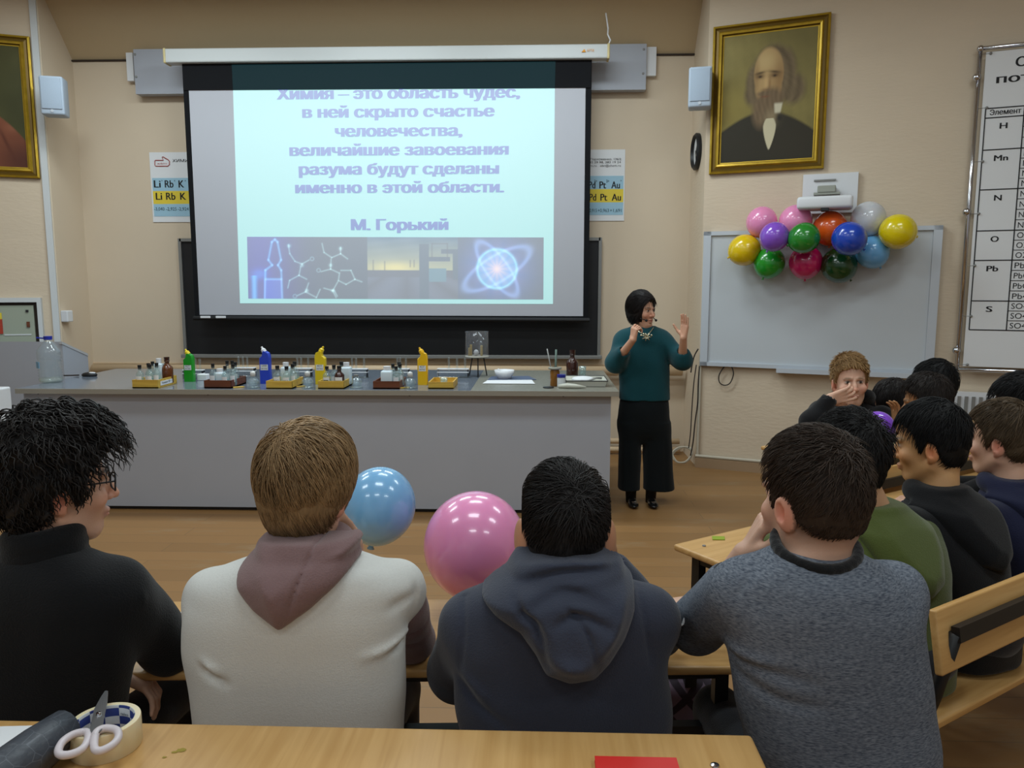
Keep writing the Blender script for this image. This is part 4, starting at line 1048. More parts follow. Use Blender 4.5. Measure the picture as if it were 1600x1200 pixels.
t = thing('reagent_jar', 'small clear jar with a blue lid in front of the amber jar', 'jar', p)
mb = MB(); mb.lathe([(0, 0), (.03, 0), (.031, .005), (.031, .07), (.028, .078)], p, 18); mb.build('body', mat('white powder glass', rgb(206, 210, 212), .3), t, True)
mb = MB(); mb.lathe([(.033, .075), (.033, .095), (0, .096)], p, 18); mb.build('lid', mat('blue lid', rgb(36, 44, 140), .4), t, 40)
p = atZ(917, 605, ZD); sx, sy = .145, .17
t = thing('enamel_tray', 'white enamel tray with dark rim on the right end of the bench', 'tray', p)
C0 = p + Vector((0, .17, 0))
mb = MB(); mb.box(C0 + Vector((0, 0, .006)), (.28, .30, .006)); mb.prism([C0 + Vector((-.14, -.15, .004)), C0 + Vector((.14, -.15, .004)), C0 + Vector((.155, -.165, .045)), C0 + Vector((-.155, -.165, .045))], (0, .004, 0))
mb.prism([C0 + Vector((-.14, .15, .004)), C0 + Vector((.14, .15, .004)), C0 + Vector((.155, .165, .045)), C0 + Vector((-.155, .165, .045))], (0, -.004, 0))
for s in (-1, 1): mb.prism([C0 + Vector((s * .14, -.15, .004)), C0 + Vector((s * .14, .15, .004)), C0 + Vector((s * .155, .165, .045)), C0 + Vector((s * .155, -.165, .045))], (-s * .004, 0, 0))
mb.build('body', mat('white enamel', rgb(206, 206, 196), .25), t)
mb = MB(); mb.tube([C0 + Vector((x, y, .046)) for x, y in ((-.156, -.166), (.156, -.166), (.156, .166), (-.156, .166), (-.156, -.166))], .004, 6); mb.build('rim', M['black'], t)
for k, (dx, dy, m, lb) in enumerate(((-.02, .02, M['paper'], 'crumpled white paper lying in the enamel tray'),)):
    mb = MB(); mb.sph(C0 + Vector((dx, dy, .036)), (.09, .08, .025), 7); tag(mb.build('paper_napkin', m), lb, 'napkin')
mb = MB(); mb.tube([C0 + Vector((-.04, -.08, .02)), C0 + Vector((.08, -.03, .052)), C0 + Vector((.12, -.02, .05))], .008, 6); tag(mb.build('tongs', M['greymet'], None, True), 'grey metal tongs lying across the enamel tray', 'tongs')
p = atZ(890, 607, ZD)
mb = MB(); mb.tube([p + Vector((-.08, .02, .012)), p + Vector((-.02, .0, .02)), p + Vector((.04, .0, .016)), p + Vector((.12, -.01, .012))], [.014, .02, .018, .006], 8)
tag(mb.build('rubber_glove', mat('pale rubber', rgb(196, 196, 184), .5), None, True), 'pale twisted rubber glove lying in front of the enamel tray', 'glove')
p = atZ(857, 606, ZD); mb = MB(); mb.lathe([(0, 0), (.04, 0), (.042, .006), (0, .008)], p, 16); tag(mb.build('lid', M['black'], None), 'round black lid lying by the amber jar', 'lid')
p = atZ(910, 588, ZD); mb = MB(); mb.lathe([(.0, .002), (.03, 0), (.03, .085), (.028, .085), (.028, .004)], p, 18, cap=False); tag(mb.build('glass_beaker', GL, None, True), 'small clear beaker behind the enamel tray', 'beaker')

# carton standing at the left edge of the frame
q = atY(-14, 640, 5.2)
t = thing('side_stool', 'low stool at the left edge beyond the bench end', 'stool', (q.x, 5.2, 0))
zs_ = atY(0, 672, 5.2).z
mb = MB(); mb.rbox((q.x, 5.2, zs_ - .02), (.3, .3, .04), .01); mb.build('seat', M['alu'], t)
for sx in (-1, 1):
    for sy in (-1, 1): mb = MB(); mb.tube([(q.x + sx * .12, 5.2 + sy * .12, zs_ - .03), (q.x + sx * .13, 5.2 + sy * .13, 0)], .012, 8); mb.build('leg', M['greymet'], t)
t = thing('carton', 'white and lime green carton on the stool at the left edge', 'carton', (q.x, 5.2, zs_))
mb = MB(); mb.rbox((q.x, 5.2, zs_ + .15), (.2, .16, .30), .012); mb.build('body', M['whitep'], t)
mb = MB(); mb.prism([Vector((q.x + .03, 5.118, zs_ + .02)), Vector((q.x + .098, 5.118, zs_ + .02)), Vector((q.x + .098, 5.118, zs_ + .2))], (0, -.002, 0)); mb.build('printed_panel', mat('lime green print', rgb(150, 205, 30), .5), t)
mb = MB(); mb.tube([(q.x + .09, 5.112, zs_ + .28), (q.x + .06, 5.11, zs_ + .2), (q.x + .085, 5.11, zs_ + .1), (q.x + .07, 5.11, zs_ + .04)], .006, 6); mb.build('cord', M['cable'], t)

# ------------------------------------------------------------------ balloons
def balloon_mat(name, colr): return mat(name, colr, 0.22, spec=0.55, coat=.5, sss=.15)
def balloon(px, py, Y, rx, rz, colr, label, rot=0.0, group=None, tilt=None):
    c = atY(px, py, Y)
    t = thing('balloon', label, 'balloon', c, group)
    R = Euler((tilt or 0, rad(rot), 0)).to_matrix()
    prof = []
    for i in range(25):
        th = math.pi * i / 24; z = -math.cos(th); r = math.sin(th) * (1 + .0 * z)
        if z < 0: z = z * (1.08 + .06 * z); r *= (1 - .10 * abs(z) ** 2)
        prof.append((max(r * rx, 1e-4), z * rz))
    mb = MB(); mb.lathe(prof, c, 40, R, cap=False); mb.build('skin', balloon_mat(label.split()[0] + ' balloon rubber', colr), t, True)
    mb = MB(); zb_ = prof[0][1]; mb.lathe([(.004, zb_ + .006), (.006, zb_ - .004), (.012, zb_ - .014), (.003, zb_ - .012)], c, 10, R); mb.build('knot', balloon_mat('knot', colr), t, True)
    return t
gb = 'party balloons above the whiteboard'
BL_ = [(1190, 347, .2, 23.5, (240, 150, 194), 'pink balloon, the upper left one over the whiteboard', 20), (1243, 346, .2, 25, (240, 150, 194), 'pink balloon partly behind the white projector', 10),
       (1297, 357, .2, 26, (226, 92, 26), 'orange balloon directly below the white projector', 0), (1357, 342, .2, 26, (206, 208, 214), 'white balloon right of the white projector', -10),
       (1403, 362, .3, 27, (226, 204, 12), 'yellow balloon at the far right of the cluster', -75), (1163, 391, .22, 24.5, (230, 196, 16), 'yellow balloon at the far left of the cluster', 65),
       (1210, 370, .45, 22.5, (138, 84, 206), 'purple balloon over the whiteboard between pink and green', 25), (1256, 372, .45, 24, (34, 132, 42), 'medium green balloon in the middle of the cluster', 65),
       (1327, 373, .46, 26, (26, 70, 184), 'royal blue balloon over the whiteboard', -55), (1363, 394, .2, 25, (104, 168, 220), 'light blue balloon at the lower right of the cluster', -30),
       (1202, 411, .2, 24, (28, 150, 40), 'bright green balloon at the lower left of the cluster', 20), (1259, 410, .2, 25.5, (190, 24, 92), 'magenta balloon at the bottom middle of the cluster', 0),
       (1311, 415, .2, 27, (14, 68, 28), 'dark green balloon at the bottom of the cluster', -40)]
for (x, y, o, r, colr, lb, rot) in BL_:
    q = onR(x, y, o); k = r * q.y / FPX
    balloon(x, y, q.y, k * .97, k * 1.0, rgb(*colr), lb, rot, gb)
balloon(592, 791, 2.28, .112, .122, rgb(126, 182, 226), 'light blue balloon held in front of the boy in the cream hoodie', 12)
balloon(742, 852, 2.16, .149, .158, rgb(238, 150, 198), 'big pink balloon between the cream and the navy hoodie', 8)
balloon(1372, 669, 3.25, .068, .072, rgb(134, 76, 206), 'purple balloon held among the boys on the right', -10)

# ------------------------------------------------------------------ desks and bench
M['frame'] = mat('black desk tube', rgb(24, 24, 25), 0.45)
def desk(name, label, o, ang, L_, D_, z, legs, m=None, bar=.42, th=.024):
    """o = far-left corner on the floor plan, along the angle; depth runs towards the sitters"""
    ca, sa = math.cos(ang), math.sin(ang)
    t = thing(name, label, 'desk', (o[0], o[1], 0), 'school desks', ang)
    mb = MB(); mb.rbox((L_ / 2, -D_ / 2, z - th / 2), (L_, D_, th), .008); mb.build('desktop', m or M['beech'], t, 40, world=False)
    for x in legs:
        for y in (-.07, -D_ + .07):
            mb = MB(); mb.box((x, y, (z - th) / 2), (.035, .035, z - th)); mb.build('leg', M['frame'], t, world=False)
        mb = MB(); mb.box((x, -D_ / 2, z - th - .02), (.03, D_ - .1, .03)); mb.build('bracket', M['frame'], t, world=False)
    x0, x1 = legs[0], legs[-1]
    mb = MB(); mb.box(((x0 + x1) / 2, -D_ + .07, z - th - .02), (x1 - x0, .028, .035)); mb.build('apron_rail', M['frame'], t, world=False)
    mb = MB(); mb.box(((x0 + x1) / 2, -D_ + .07, bar), (x1 - x0, .03, .035)); mb.build('foot_rail', M['frame'], t, world=False)
    return t
desk('school_desk', 'beech-topped black-framed desk where the row of four boys sits', (-1.62, 2.165), rad(3.2), 2.24, .44, .73, (.80, 2.08), bar=.52)
desk('school_desk', 'beech-topped desk nearest the camera with tape and scissors on it', (-1.75, 1.37), 0.0, 2.155, .66, .84, (.2, 2.0), m=M['beechy'])
AR = rad(34); a_, b_ = Vector((math.cos(AR), math.sin(AR), 0)), Vector((math.sin(AR), -math.cos(AR), 0))
P0 = Vector((.491, 2.709, 0))
desk('school_desk', 'beech-topped desk on the right with a green mark near its corner', (P0.x, P0.y), AR, 2.4, .5, .75, (.06, 2.3))
PF = P0 - b_ * 1.0 + a_ * 1.65
desk('school_desk', 'beech-topped desk ahead of the right-hand boys, mostly hidden by heads', (PF.x, PF.y), AR, 2.0, .5, .75, (.06, 1.9))
def pbench(label, o, L_):
    t = thing('wooden_bench', label, 'bench', (o.x, o.y, 0), 'benches with plank backs', AR)
    mb = MB(); mb.rbox((L_ / 2, -.72, .44), (L_, .33, .024), .006); mb.build('seat', M['beech'], t, 40, world=False)
    tl_ = Matrix.Rotation(rad(-10), 3, 'X')
    mb = MB(); mb.rbox((L_ / 2, -.955, .765), (L_, .022, .17), .006, tl_); mb.build('backrest', M['beech'], t, 40, world=False)
    for x in (.06, L_ - .06):
        mb = MB(); mb.tube([(x, -.89, .44), (x, -.935, .60), (x, -.975, .785)], .018, 8); mb.build('back_post', M['frame'], t, True, world=False)
        mb = MB(); mb.box((x, -.72, .415), (.035, .30, .03)); mb.build('seat_bearer', M['frame'], t, world=False)
        for y in (-.6, -.84): mb = MB(); mb.box((x, y, .2), (.035, .035, .4)); mb.build('leg', M['frame'], t, world=False)
    mb = MB(); mb.box((L_ / 2, -.98, .785), (L_ - .1, .022, .04), tl_); mb.build('back_rail', M['frame'], t, world=False)
    return t
pbench('beech bench with plank backrest and black rail at the lower right', P0, 2.4)
pbench('beech bench ahead of the right-hand desk, its back showing between heads', P0 - b_ * 1.0 + a_ * 1.22, 2.4)
# the bench the four boys sit on (seat only, below the near desk)
t = thing('wooden_bench', 'low beech bench under the row of four boys', 'bench', (-.5, 1.5, 0))
mb = MB(); mb.rbox((-.45, 1.54, .44), (2.3, .30, .024), .006); mb.build('seat', M['beech'], t, 40)
for x in (-1.5, -.5, .6):
    for y in (1.42, 1.66): mb = MB(); mb.box((x, y, .214), (.035, .035, .428)); mb.build('leg', M['frame'], t)
q = atZ(1122, 841, .751); q2 = atZ(1100, 853, .751)
tag(MB().prism([q + Vector((-.025, -.02, 0)), q + Vector((.02, -.02, 0)), q + Vector((.028, .018, 0)), q + Vector((-.018, .02, 0))], (0, 0, .002)).build('sticky_note', mat('green note', rgb(140, 158, 40), .7)), 'small green sticky note on the right-hand desk corner', 'note')
mb = MB(); mb.lathe([(0, 0), (.007, 0), (.006, .003), (0, .004)], q2, 10); tag(mb.build('bolt_head', M['greymet'], None), 'grey bolt head in the right-hand desk corner', 'bolt')

# things on the near desk
ZN = .84
def stain(px, py, rx, ry):
    p = atZ(px, py, ZN + .0008); n = 14
    return [p + Vector((rx * math.cos(k * 2 * math.pi / n) * rnd.uniform(.6, 1.1), ry * math.sin(k * 2 * math.pi / n) * rnd.uniform(.6, 1.1), 0)) for k in range(n)]
mb = MB(); mb.poly(stain(283, 1172, .011, .008)); mb.poly(stain(273, 1175, .007, .004)); mb.poly(stain(257, 1183, .005, .003))
tag(mb.build('paint_spot', mat('yellow green stain', rgb(150, 130, 40), .6)), 'dried yellow-green spot on the near desk right of the tape', 'stain')
p = atZ(141, 1193, ZN); p = Vector((p.x, p.y + .052, ZN)); RO, RI, HT = .0605, .048, .052
t = thing('tape_roll', 'thick roll of clear packing tape with blue printed core on the near desk', 'tape', p)
def core_mat():
    m = mat('blue and white printed core', rgb(40, 58, 120), .6); nt = m.node_tree; b = nt.nodes['Principled BSDF']
    tc = nt.nodes.new('ShaderNodeTexCoord'); sx_ = nt.nodes.new('ShaderNodeSeparateXYZ'); nt.links.new(tc.outputs['Object'], sx_.inputs[0])
    at = nt.nodes.new('ShaderNodeMath'); at.operation = 'ARCTAN2'
    sxx = nt.nodes.new('ShaderNodeMath'); sxx.operation = 'SUBTRACT'; sxx.inputs[1].default_value = p.x; nt.links.new(sx_.outputs[0], sxx.inputs[0])
    syy = nt.nodes.new('ShaderNodeMath'); syy.operation = 'SUBTRACT'; syy.inputs[1].default_value = p.y; nt.links.new(sx_.outputs[1], syy.inputs[0])
    nt.links.new(syy.outputs[0], at.inputs[0]); nt.links.new(sxx.outputs[0], at.inputs[1])
    mu = nt.nodes.new('ShaderNodeMath'); mu.operation = 'MULTIPLY'; mu.inputs[1].default_value = 1.9; nt.links.new(at.outputs[0], mu.inputs[0])
    mz = nt.nodes.new('ShaderNodeMath'); mz.operation = 'MULTIPLY'; mz.inputs[1].default_value = 62; nt.links.new(sx_.outputs[2], mz.inputs[0])
    cb = nt.nodes.new('ShaderNodeCombineXYZ'); nt.links.new(mu.outputs[0], cb.inputs[0]); nt.links.new(mz.outputs[0], cb.inputs[1])
    ck = nt.nodes.new('ShaderNodeTexChecker'); ck.inputs['Scale'].default_value = 1.0; ck.inputs[1].default_value = rgb(36, 52, 116); ck.inputs[2].default_value = rgb(190, 192, 196)
    nt.links.new(cb.outputs[0], ck.inputs[0]); nt.links.new(ck.outputs[0], b.inputs['Base Color']); return m
mb = MB(); mb.lathe([(RI + .002, 0), (RO - .001, 0), (RO, .002), (RO, HT - .002), (RO - .001, HT), (RI + .002, HT)], p, 64, cap=False); mb.build('tape', mat('honey clear tape', rgb(222, 208, 172), .25, spec=.5, sss=.3), t, 40)
mb = MB(); mb.lathe([(RI, 0.001), (RI, HT - .001), (RI + .002, HT)], p, 64, cap=False); mb.build('core', core_mat(), t, True)
L = []
for k in range(5):
    an = math.pi / 2 + (k - 2) * .83 * .63 + .3
    for row in (0, 1):
        if (k + row) % 2: continue
        z = HT * (.62 if row else .18); r = RI - .0008
        c = p + Vector((r * math.cos(an), r * math.sin(an), z)); tx = Vector((math.sin(an), -math.cos(an), 0))
        L.append(fit_text('клейкая', c - tx * .012, c + tx * .012, .006, UP))
merge(L).build('core_lettering', M['navyink'], t)
# scissors resting on the roll
t = thing('scissors', 'steel scissors with pale pink-grey handles lying on the tape roll', 'scissors', p + Vector((0, 0, HT)))
zS = ZN + HT + .006
def sp(px, py, dz=0): return atZ(px, py, zS + dz)
pv = sp(153, 1117)
HM = mat('pale pinkish plastic', rgb(206, 196, 200), .35, spec=.4)
SM = mat('brushed steel', rgb(150, 152, 155), .3, metal=.8)
def loop(pts, r, dz):
    P_ = [sp(x, y, dz) for x, y in pts]; out = []; n = len(P_)
    for i in range(n):
        p0, p1, p2, p3 = P_[(i - 1) % n], P_[i], P_[(i + 1) % n], P_[(i + 2) % n]
        for k in range(5): s = k / 5; out.append(0.5 * ((2 * p1) + (p2 - p0) * s + (2 * p0 - 5 * p1 + 4 * p2 - p3) * s * s + (3 * p1 - p0 - 3 * p2 + p3) * s ** 3))
    return MB().tube(out + out[:2], r, 10)
loop([(135, 1144), (116, 1147), (98, 1159), (91, 1174), (98, 1180), (116, 1177), (131, 1168), (138, 1153)], .0068, -.001).build('handle', HM, t, True)
loop([(148, 1153), (152, 1143), (165, 1138), (182, 1141), (185, 1152), (176, 1164), (158, 1173), (148, 1170)], .0068, .002).build('handle', HM, t, True)
def blade(pts, dz, nm, th=.0022): MB().prism([sp(x, y, dz) for x, y in pts], (0, 0, th)).build(nm, SM, t)
blade([(139, 1147), (143, 1130), (147, 1110), (158, 1090), (164, 1081), (169, 1081), (168, 1096), (161, 1120), (154, 1140), (147, 1152)], .001, 'blade')
blade([(150, 1152), (160, 1140), (163, 1122), (168, 1098), (169, 1083), (166, 1080), (161, 1096), (148, 1116), (144, 1130), (141, 1143)], .0036, 'blade')
mb = MB(); mb.lathe([(0, .0), (.0052, 0), (.0045, .003), (0, .0035)], sp(154, 1116, .0058), 14); mb.build('pivot_screw', M['chrome'], t, 40)
# dark leather case, paper, red booklet, bolt
P_ = [atZ(x, y, ZN + .042) for x, y in ((102, 1137), (62, 1168), (5, 1212), (-60, 1268))]
t = thing('glasses_case', 'dark grey cracked leather case lying beside the tape roll', 'case', P_[1])
mb = MB(); mb.tube([P_[0] + Vector((.006, .008, 0)), P_[0], P_[1], P_[2], P_[3]], [.018, .034, .040, .042, .042], 16)
cm = mat('cracked dark leather', rgb(66, 70, 78), .45, bump=(40, .3)); nt = cm.node_tree
vo = nt.nodes.new('ShaderNodeTexVoronoi'); vo.feature = 'DISTANCE_TO_EDGE'; vo.inputs['Scale'].default_value = 30; cr = nt.nodes.new('ShaderNodeValToRGB'); cr.color_ramp.elements[0].position = .0; cr.color_ramp.elements[0].color = rgb(92, 96, 104); cr.color_ramp.elements[1].position = .022; cr.color_ramp.elements[1].color = rgb(60, 64, 72)
tc = nt.nodes.new('ShaderNodeTexCoord'); nt.links.new(tc.outputs['Object'], vo.inputs[0]); nt.links.new(vo.outputs['Distance'], cr.inputs[0]); nt.links.new(cr.outputs[0], nt.nodes['Principled BSDF'].inputs['Base Color'])
o = mb.build('shell', cm, t, True)
tag(MB().prism([atZ(x, y, ZN + .001) for x, y in ((-90, 1138), (62, 1134), (20, 1165), (-90, 1230))], (0, 0, .001)).build('paper_sheet', M['paper']), 'white sheet of paper at the left end of the near desk', 'paper')
t = thing('booklet', 'red-covered booklet at the bottom edge on the near desk', 'booklet', atZ(992, 1210, ZN))
a, b = atZ(929, 1190, ZN), atZ(1056, 1190, ZN)
c0_ = Vector(((a.x + b.x) / 2, a.y - .075, ZN + .005)); mb = MB(); mb.box(c0_, (b.x - a.x - .004, .148, .007)); mb.build('pages', M['paper'], t)
mb = MB(); mb.box(c0_ + Vector((0, 0, .0045)), (b.x - a.x, .152, .002)); mb.box(c0_ + Vector((0, 0, -.0040)), (b.x - a.x, .152, .002)); mb.build('cover', mat('red cover', rgb(206, 38, 32), .45), t)
p = atZ(1117, 1197, ZN); mb = MB(); mb.lathe([(0, 0), (.0085, 0), (.0075, .003), (.003, .0045), (0, .0045)], p, 16); tag(mb.build('bolt_head', M['chrome'], None, 40), 'shiny bolt head near the right corner of the near desk', 'bolt')
# exercise paper on the boys' desk
q = atZ(292, 962, .731); tag(MB().prism([q + Vector((-.12, -.10, 0)), q + Vector((.02, -.1, 0)), q + Vector((.0, .02, 0)), q + Vector((-.13, .02, 0))], (0, 0, .002)).build('paper_sheet', M['paper']), 'white paper on the desk between the black and cream tops', 'paper')
# plaid bag under the desk
def plaid():
    m = mat('plum plaid cloth', rgb(96, 80, 98), .8); nt = m.node_tree; b = nt.nodes['Principled BSDF']
    tc = nt.nodes.new('ShaderNodeTexCoord'); mp = nt.nodes.new('ShaderNodeMapping'); mp.inputs['Rotation'].default_value = (0, rad(42), 0); nt.links.new(tc.outputs['Object'], mp.inputs[0])
    last = None
    for bd in ('X', 'Z'):
        w = nt.nodes.new('ShaderNodeTexWave'); w.wave_type = 'BANDS'; w.bands_direction = bd; w.inputs['Scale'].default_value = 4.2; nt.links.new(mp.outputs[0], w.inputs[0])
        r = nt.nodes.new('ShaderNodeMapRange'); r.inputs[1].default_value = .80; r.inputs[2].default_value = .86; nt.links.new(w.outputs['Fac'], r.inputs[0])
        if last is None: last = r
        else:
            mx = nt.nodes.new('ShaderNodeMath'); mx.operation = 'MAXIMUM'; nt.links.new(last.outputs[0], mx.inputs[0]); nt.links.new(r.outputs[0], mx.inputs[1]); last = mx
    mi = nt.nodes.new('ShaderNodeMix'); mi.data_type = 'RGBA'; mi.inputs[6].default_value = rgb(122, 104, 122); mi.inputs[7].default_value = rgb(52, 40, 52)
    nt.links.new(last.outputs[0], mi.inputs[0]); nt.links.new(mi.outputs[2], b.inputs['Base Color']); return m
q = atY(1085, 1110, 2.25)
t = thing('school_bag', 'plum plaid bag under the desk beside the grey sweater', 'bag', (q.x, 2.25, 0))
zt_ = atY(1085, 1066, 2.2).z
mb = MB(); mb.rbox((q.x - .03, 2.25, zt_ / 2), (.26, .16, zt_), .06); mb.build('body', plaid(), t, 50)
mb = MB(); mb.tube([(q.x - .1, 2.25, zt_ - .01), (q.x - .08, 2.25, zt_ + .05), (q.x, 2.25, zt_ + .05), (q.x + .02, 2.25, zt_ - .01)], .01, 8); mb.build('handle', M['black'], t, True)
q = atY(1130, 1132, 2.12); tag(MB().rbox((q.x, 2.16, q.z / 2 + .01), (.05, .04, q.z + .03), .012).build('water_flask', mat('pale blue wrapper', rgb(158, 176, 190), .4)), 'pale blue bottle standing by the plaid bag', 'bottle')
# ------------------------------------------------------------------ implicit-surface modelling for bodies and clothes
def smin(a, b, k):
    if k <= 0: return np.minimum(a, b)
    h = np.clip(0.5 + 0.5 * (a - b) / k, 0, 1)
    return a + (b - a) * h - k * h * (1 - h)
def hsh(X, Y, Z, s, seed):
    """smooth pseudo-noise"""
    r = np.random.RandomState(seed); o = 0
    for i in range(5):
        d = r.normal(size=3); d /= np.linalg.norm(d); p = r.uniform(0, 6.28)
        o = o + np.sin((X * d[0] + Y * d[1] + Z * d[2]) * s * r.uniform(.6, 1.7) + p)
    return o / 2.5
class Grid:
    def __init__(s, lo, hi, h):
        s.lo = np.array(lo, float); s.h = h
        n = np.ceil((np.array(hi) - s.lo) / h).astype(int) + 1
        s.ax = [(s.lo[i] + h * np.arange(n[i])).astype(np.float32) for i in range(3)]
        s.f = np.full(n, 0.5, np.float32)
    def sl(s, lo, hi):
        r = []
        for i in range(3):
            a = int(max(0, math.floor((lo[i] - s.lo[i]) / s.h))); b = int(min(len(s.ax[i]), math.ceil((hi[i] - s.lo[i]) / s.h) + 1))
            r.append(slice(a, max(a, b)))
        return tuple(r)
    def xyz(s, sl=None):
        sl = sl or (slice(None),) * 3
        return s.ax[0][sl[0]][:, None, None], s.ax[1][sl[1]][None, :, None], s.ax[2][sl[2]][None, None, :]
    def put(s, fn, lo, hi, k=0.0, op='u', m=None):
        m = m if m is not None else max(k * 1.2, s.h * 3)
        sl = s.sl(np.array(lo) - m, np.array(hi) + m)
        if any(q.stop <= q.start for q in sl): return s
        d = fn(*s.xyz(sl)); c = s.f[sl]
        if op == 'u': s.f[sl] = smin(c, d, k)
        elif op == 's': s.f[sl] = -smin(-c, d, k)
        elif op == 'i': s.f[sl] = -smin(-c, -d, k)
        return s
    def cone(s, a, b, ra, rb, k=0.015, op='u'):
        a, b = np.array(a, float), np.array(b, float); ba = b - a; L2 = max(ba @ ba, 1e-9)
        def fn(X, Y, Z):
            px, py, pz = X - a[0], Y - a[1], Z - a[2]
            t = np.clip((px * ba[0] + py * ba[1] + pz * ba[2]) / L2, 0, 1)
            return np.sqrt((px - t * ba[0]) ** 2 + (py - t * ba[1]) ** 2 + (pz - t * ba[2]) ** 2) - (ra + (rb - ra) * t)
        r = max(ra, rb)
        return s.put(fn, np.minimum(a, b) - r, np.maximum(a, b) + r, k, op)
    def chain(s, pts, rs, k=0.015):
        for i in range(len(pts) - 1): s.cone(pts[i], pts[i + 1], rs[i], rs[i + 1], k)
        return s
    def ell(s, c, r, R=None, k=0.015, op='u'):
        c = np.array(c, float); r = np.array(r, float); A = np.array(R).T if R is not None else np.eye(3)
        def fn(X, Y, Z):
            x, y, z = X - c[0], Y - c[1], Z - c[2]
            q = [A[i, 0] * x + A[i, 1] * y + A[i, 2] * z for i in range(3)]
            k0 = np.sqrt(sum((q[i] / r[i]) ** 2 for i in range(3))); k1 = np.sqrt(sum((q[i] / r[i] ** 2) ** 2 for i in range(3))) + 1e-6
            return k0 * (k0 - 1) / k1
        e = np.abs(np.array(R) if R is not None else np.eye(3)) @ r
        return s.put(fn, c - e, c + e, k, op)
    def stack(s, secs, k=0.02, yaw=0.0, grow=0.0, n=2.3):
        """torso as a stack of rounded sections (z, cx, cy, half_x, half_y)"""
        S_ = np.array(sorted(secs), float); z = S_[:, 0]
        c, sn = math.cos(yaw), math.sin(yaw)
        def interp(Z, col):
            # smooth piecewise cubic
            zz = np.clip(Z, z[0], z[-1]); i = np.clip(np.searchsorted(z, zz) - 1, 0, len(z) - 2)
            t = (zz - z[i]) / (z[i + 1] - z[i]); m = np.gradient(col, z); hh = z[i + 1] - z[i]
            return (2 * t ** 3 - 3 * t ** 2 + 1) * col[i] + (t ** 3 - 2 * t ** 2 + t) * hh * m[i] + (-2 * t ** 3 + 3 * t ** 2) * col[i + 1] + (t ** 3 - t ** 2) * hh * m[i + 1]
        def fn(X, Y, Z):
            Zf = Z.ravel().astype(float)
            cx, cy, a, b = [interp(Zf, S_[:, i])[None, None, :].astype(np.float32) for i in (1, 2, 3, 4)]
            a = np.maximum(a + grow, .01); b = np.maximum(b + grow, .01)
            dx, dy = X - cx, Y - cy
            x, y = dx * c + dy * sn, -dx * sn + dy * c
            r = ((np.abs(x) / a) ** n + (np.abs(y) / b) ** n) ** (1 / n)
            d = (r - 1) * np.minimum(a, b)
            dz = np.maximum(z[0] - Z - grow * .5, Z - z[-1] - grow * .5)
            return np.maximum(d, dz)
        e = max((S_[:, 3] + S_[:, 4]).max(), .05) + grow
        return s.put(fn, (S_[:, 1].min() - e, S_[:, 2].min() - e, z[0] - .02), (S_[:, 1].max() + e, S_[:, 2].max() + e, z[-1] + .02), k)
    def stroke(s, pts, r, amp):
        """raise (amp > 0) or sink (amp < 0) the surface along a polyline: a fold or a seam"""
        pts = [np.array(p, float) for p in pts]; P_ = np.array(pts)
        sl = s.sl(P_.min(0) - r * 2.6, P_.max(0) + r * 2.6)
        if any(q.stop <= q.start for q in sl): return s
        X, Y, Z = s.xyz(sl); best = None
        for a, b in zip(pts[:-1], pts[1:]):
            ba = b - a; L2 = max(ba @ ba, 1e-9); px, py, pz = X - a[0], Y - a[1], Z - a[2]
            t = np.clip((px * ba[0] + py * ba[1] + pz * ba[2]) / L2, 0, 1)
            d = (px - t * ba[0]) ** 2 + (py - t * ba[1]) ** 2 + (pz - t * ba[2]) ** 2
            best = d if best is None else np.minimum(best, d)
        s.f[sl] -= (amp * np.exp(-best / (r * r))).astype(np.float32)
        return s
    def stroke2(s, pts, r, amp, ymax=1e9):
        """a fold or seam across the back: followed in width and height only"""
        pts = [np.array(p, float)[[0, 2]] for p in pts]
        P_ = []
        for i in range(len(pts) - 1):
            p0, p1, p2, p3 = pts[max(i - 1, 0)], pts[i], pts[i + 1], pts[min(i + 2, len(pts) - 1)]
            for k in range(5): t = k / 5; P_.append(.5 * (2 * p1 + (p2 - p0) * t + (2 * p0 - 5 * p1 + 4 * p2 - p3) * t * t + (3 * p1 - p0 - 3 * p2 + p3) * t ** 3))
        P_.append(pts[-1]); Q = np.array(P_); X, Y, Z = s.xyz(); x, z = X[:, 0, 0][:, None], Z[0, 0, :][None, :]; best = None; n = len(P_) - 1
        for i in range(n):
            a, b = P_[i], P_[i + 1]; ba = b - a; L2 = max(ba @ ba, 1e-9); px, pz = x - a[0], z - a[1]
            t = np.clip((px * ba[0] + pz * ba[1]) / L2, 0, 1); fade = np.sin(np.pi * np.clip((i + t) / n, .06, .94)) ** .6
            d = np.exp(-((px - t * ba[0]) ** 2 + (pz - t * ba[1]) ** 2) / r ** 2) * fade; best = d if best is None else np.maximum(best, d)
        s.f -= (amp * best[:, None, :] * (Y < ymax)).astype(np.float32); return s
    def noise(s, sc, amp, seed, str_=(1, 1, 1)):
        X, Y, Z = s.xyz(); s.f += (amp * hsh(X * str_[0], Y * str_[1], Z * str_[2], sc, seed)).astype(np.float32); return s
    def mesh(s, it=1):
        f = s.f; ins = f < 0
        c = np.zeros(tuple(n - 1 for n in f.shape), np.uint8)
        for i in (0, 1):
            for j in (0, 1):
                for k in (0, 1): c += ins[i:ins.shape[0] - 1 + i, j:ins.shape[1] - 1 + j, k:ins.shape[2] - 1 + k]
        mask = (c > 0) & (c < 8); cells = np.argwhere(mask); n = len(cells)
        idx = np.full(mask.shape, -1, np.int32); idx[mask] = np.arange(n)
        acc = np.zeros((n, 3)); cnt = np.zeros(n)
        co = [(i, j, k) for i in (0, 1) for j in (0, 1) for k in (0, 1)]
        val = {q: f[cells[:, 0] + q[0], cells[:, 1] + q[1], cells[:, 2] + q[2]] for q in co}
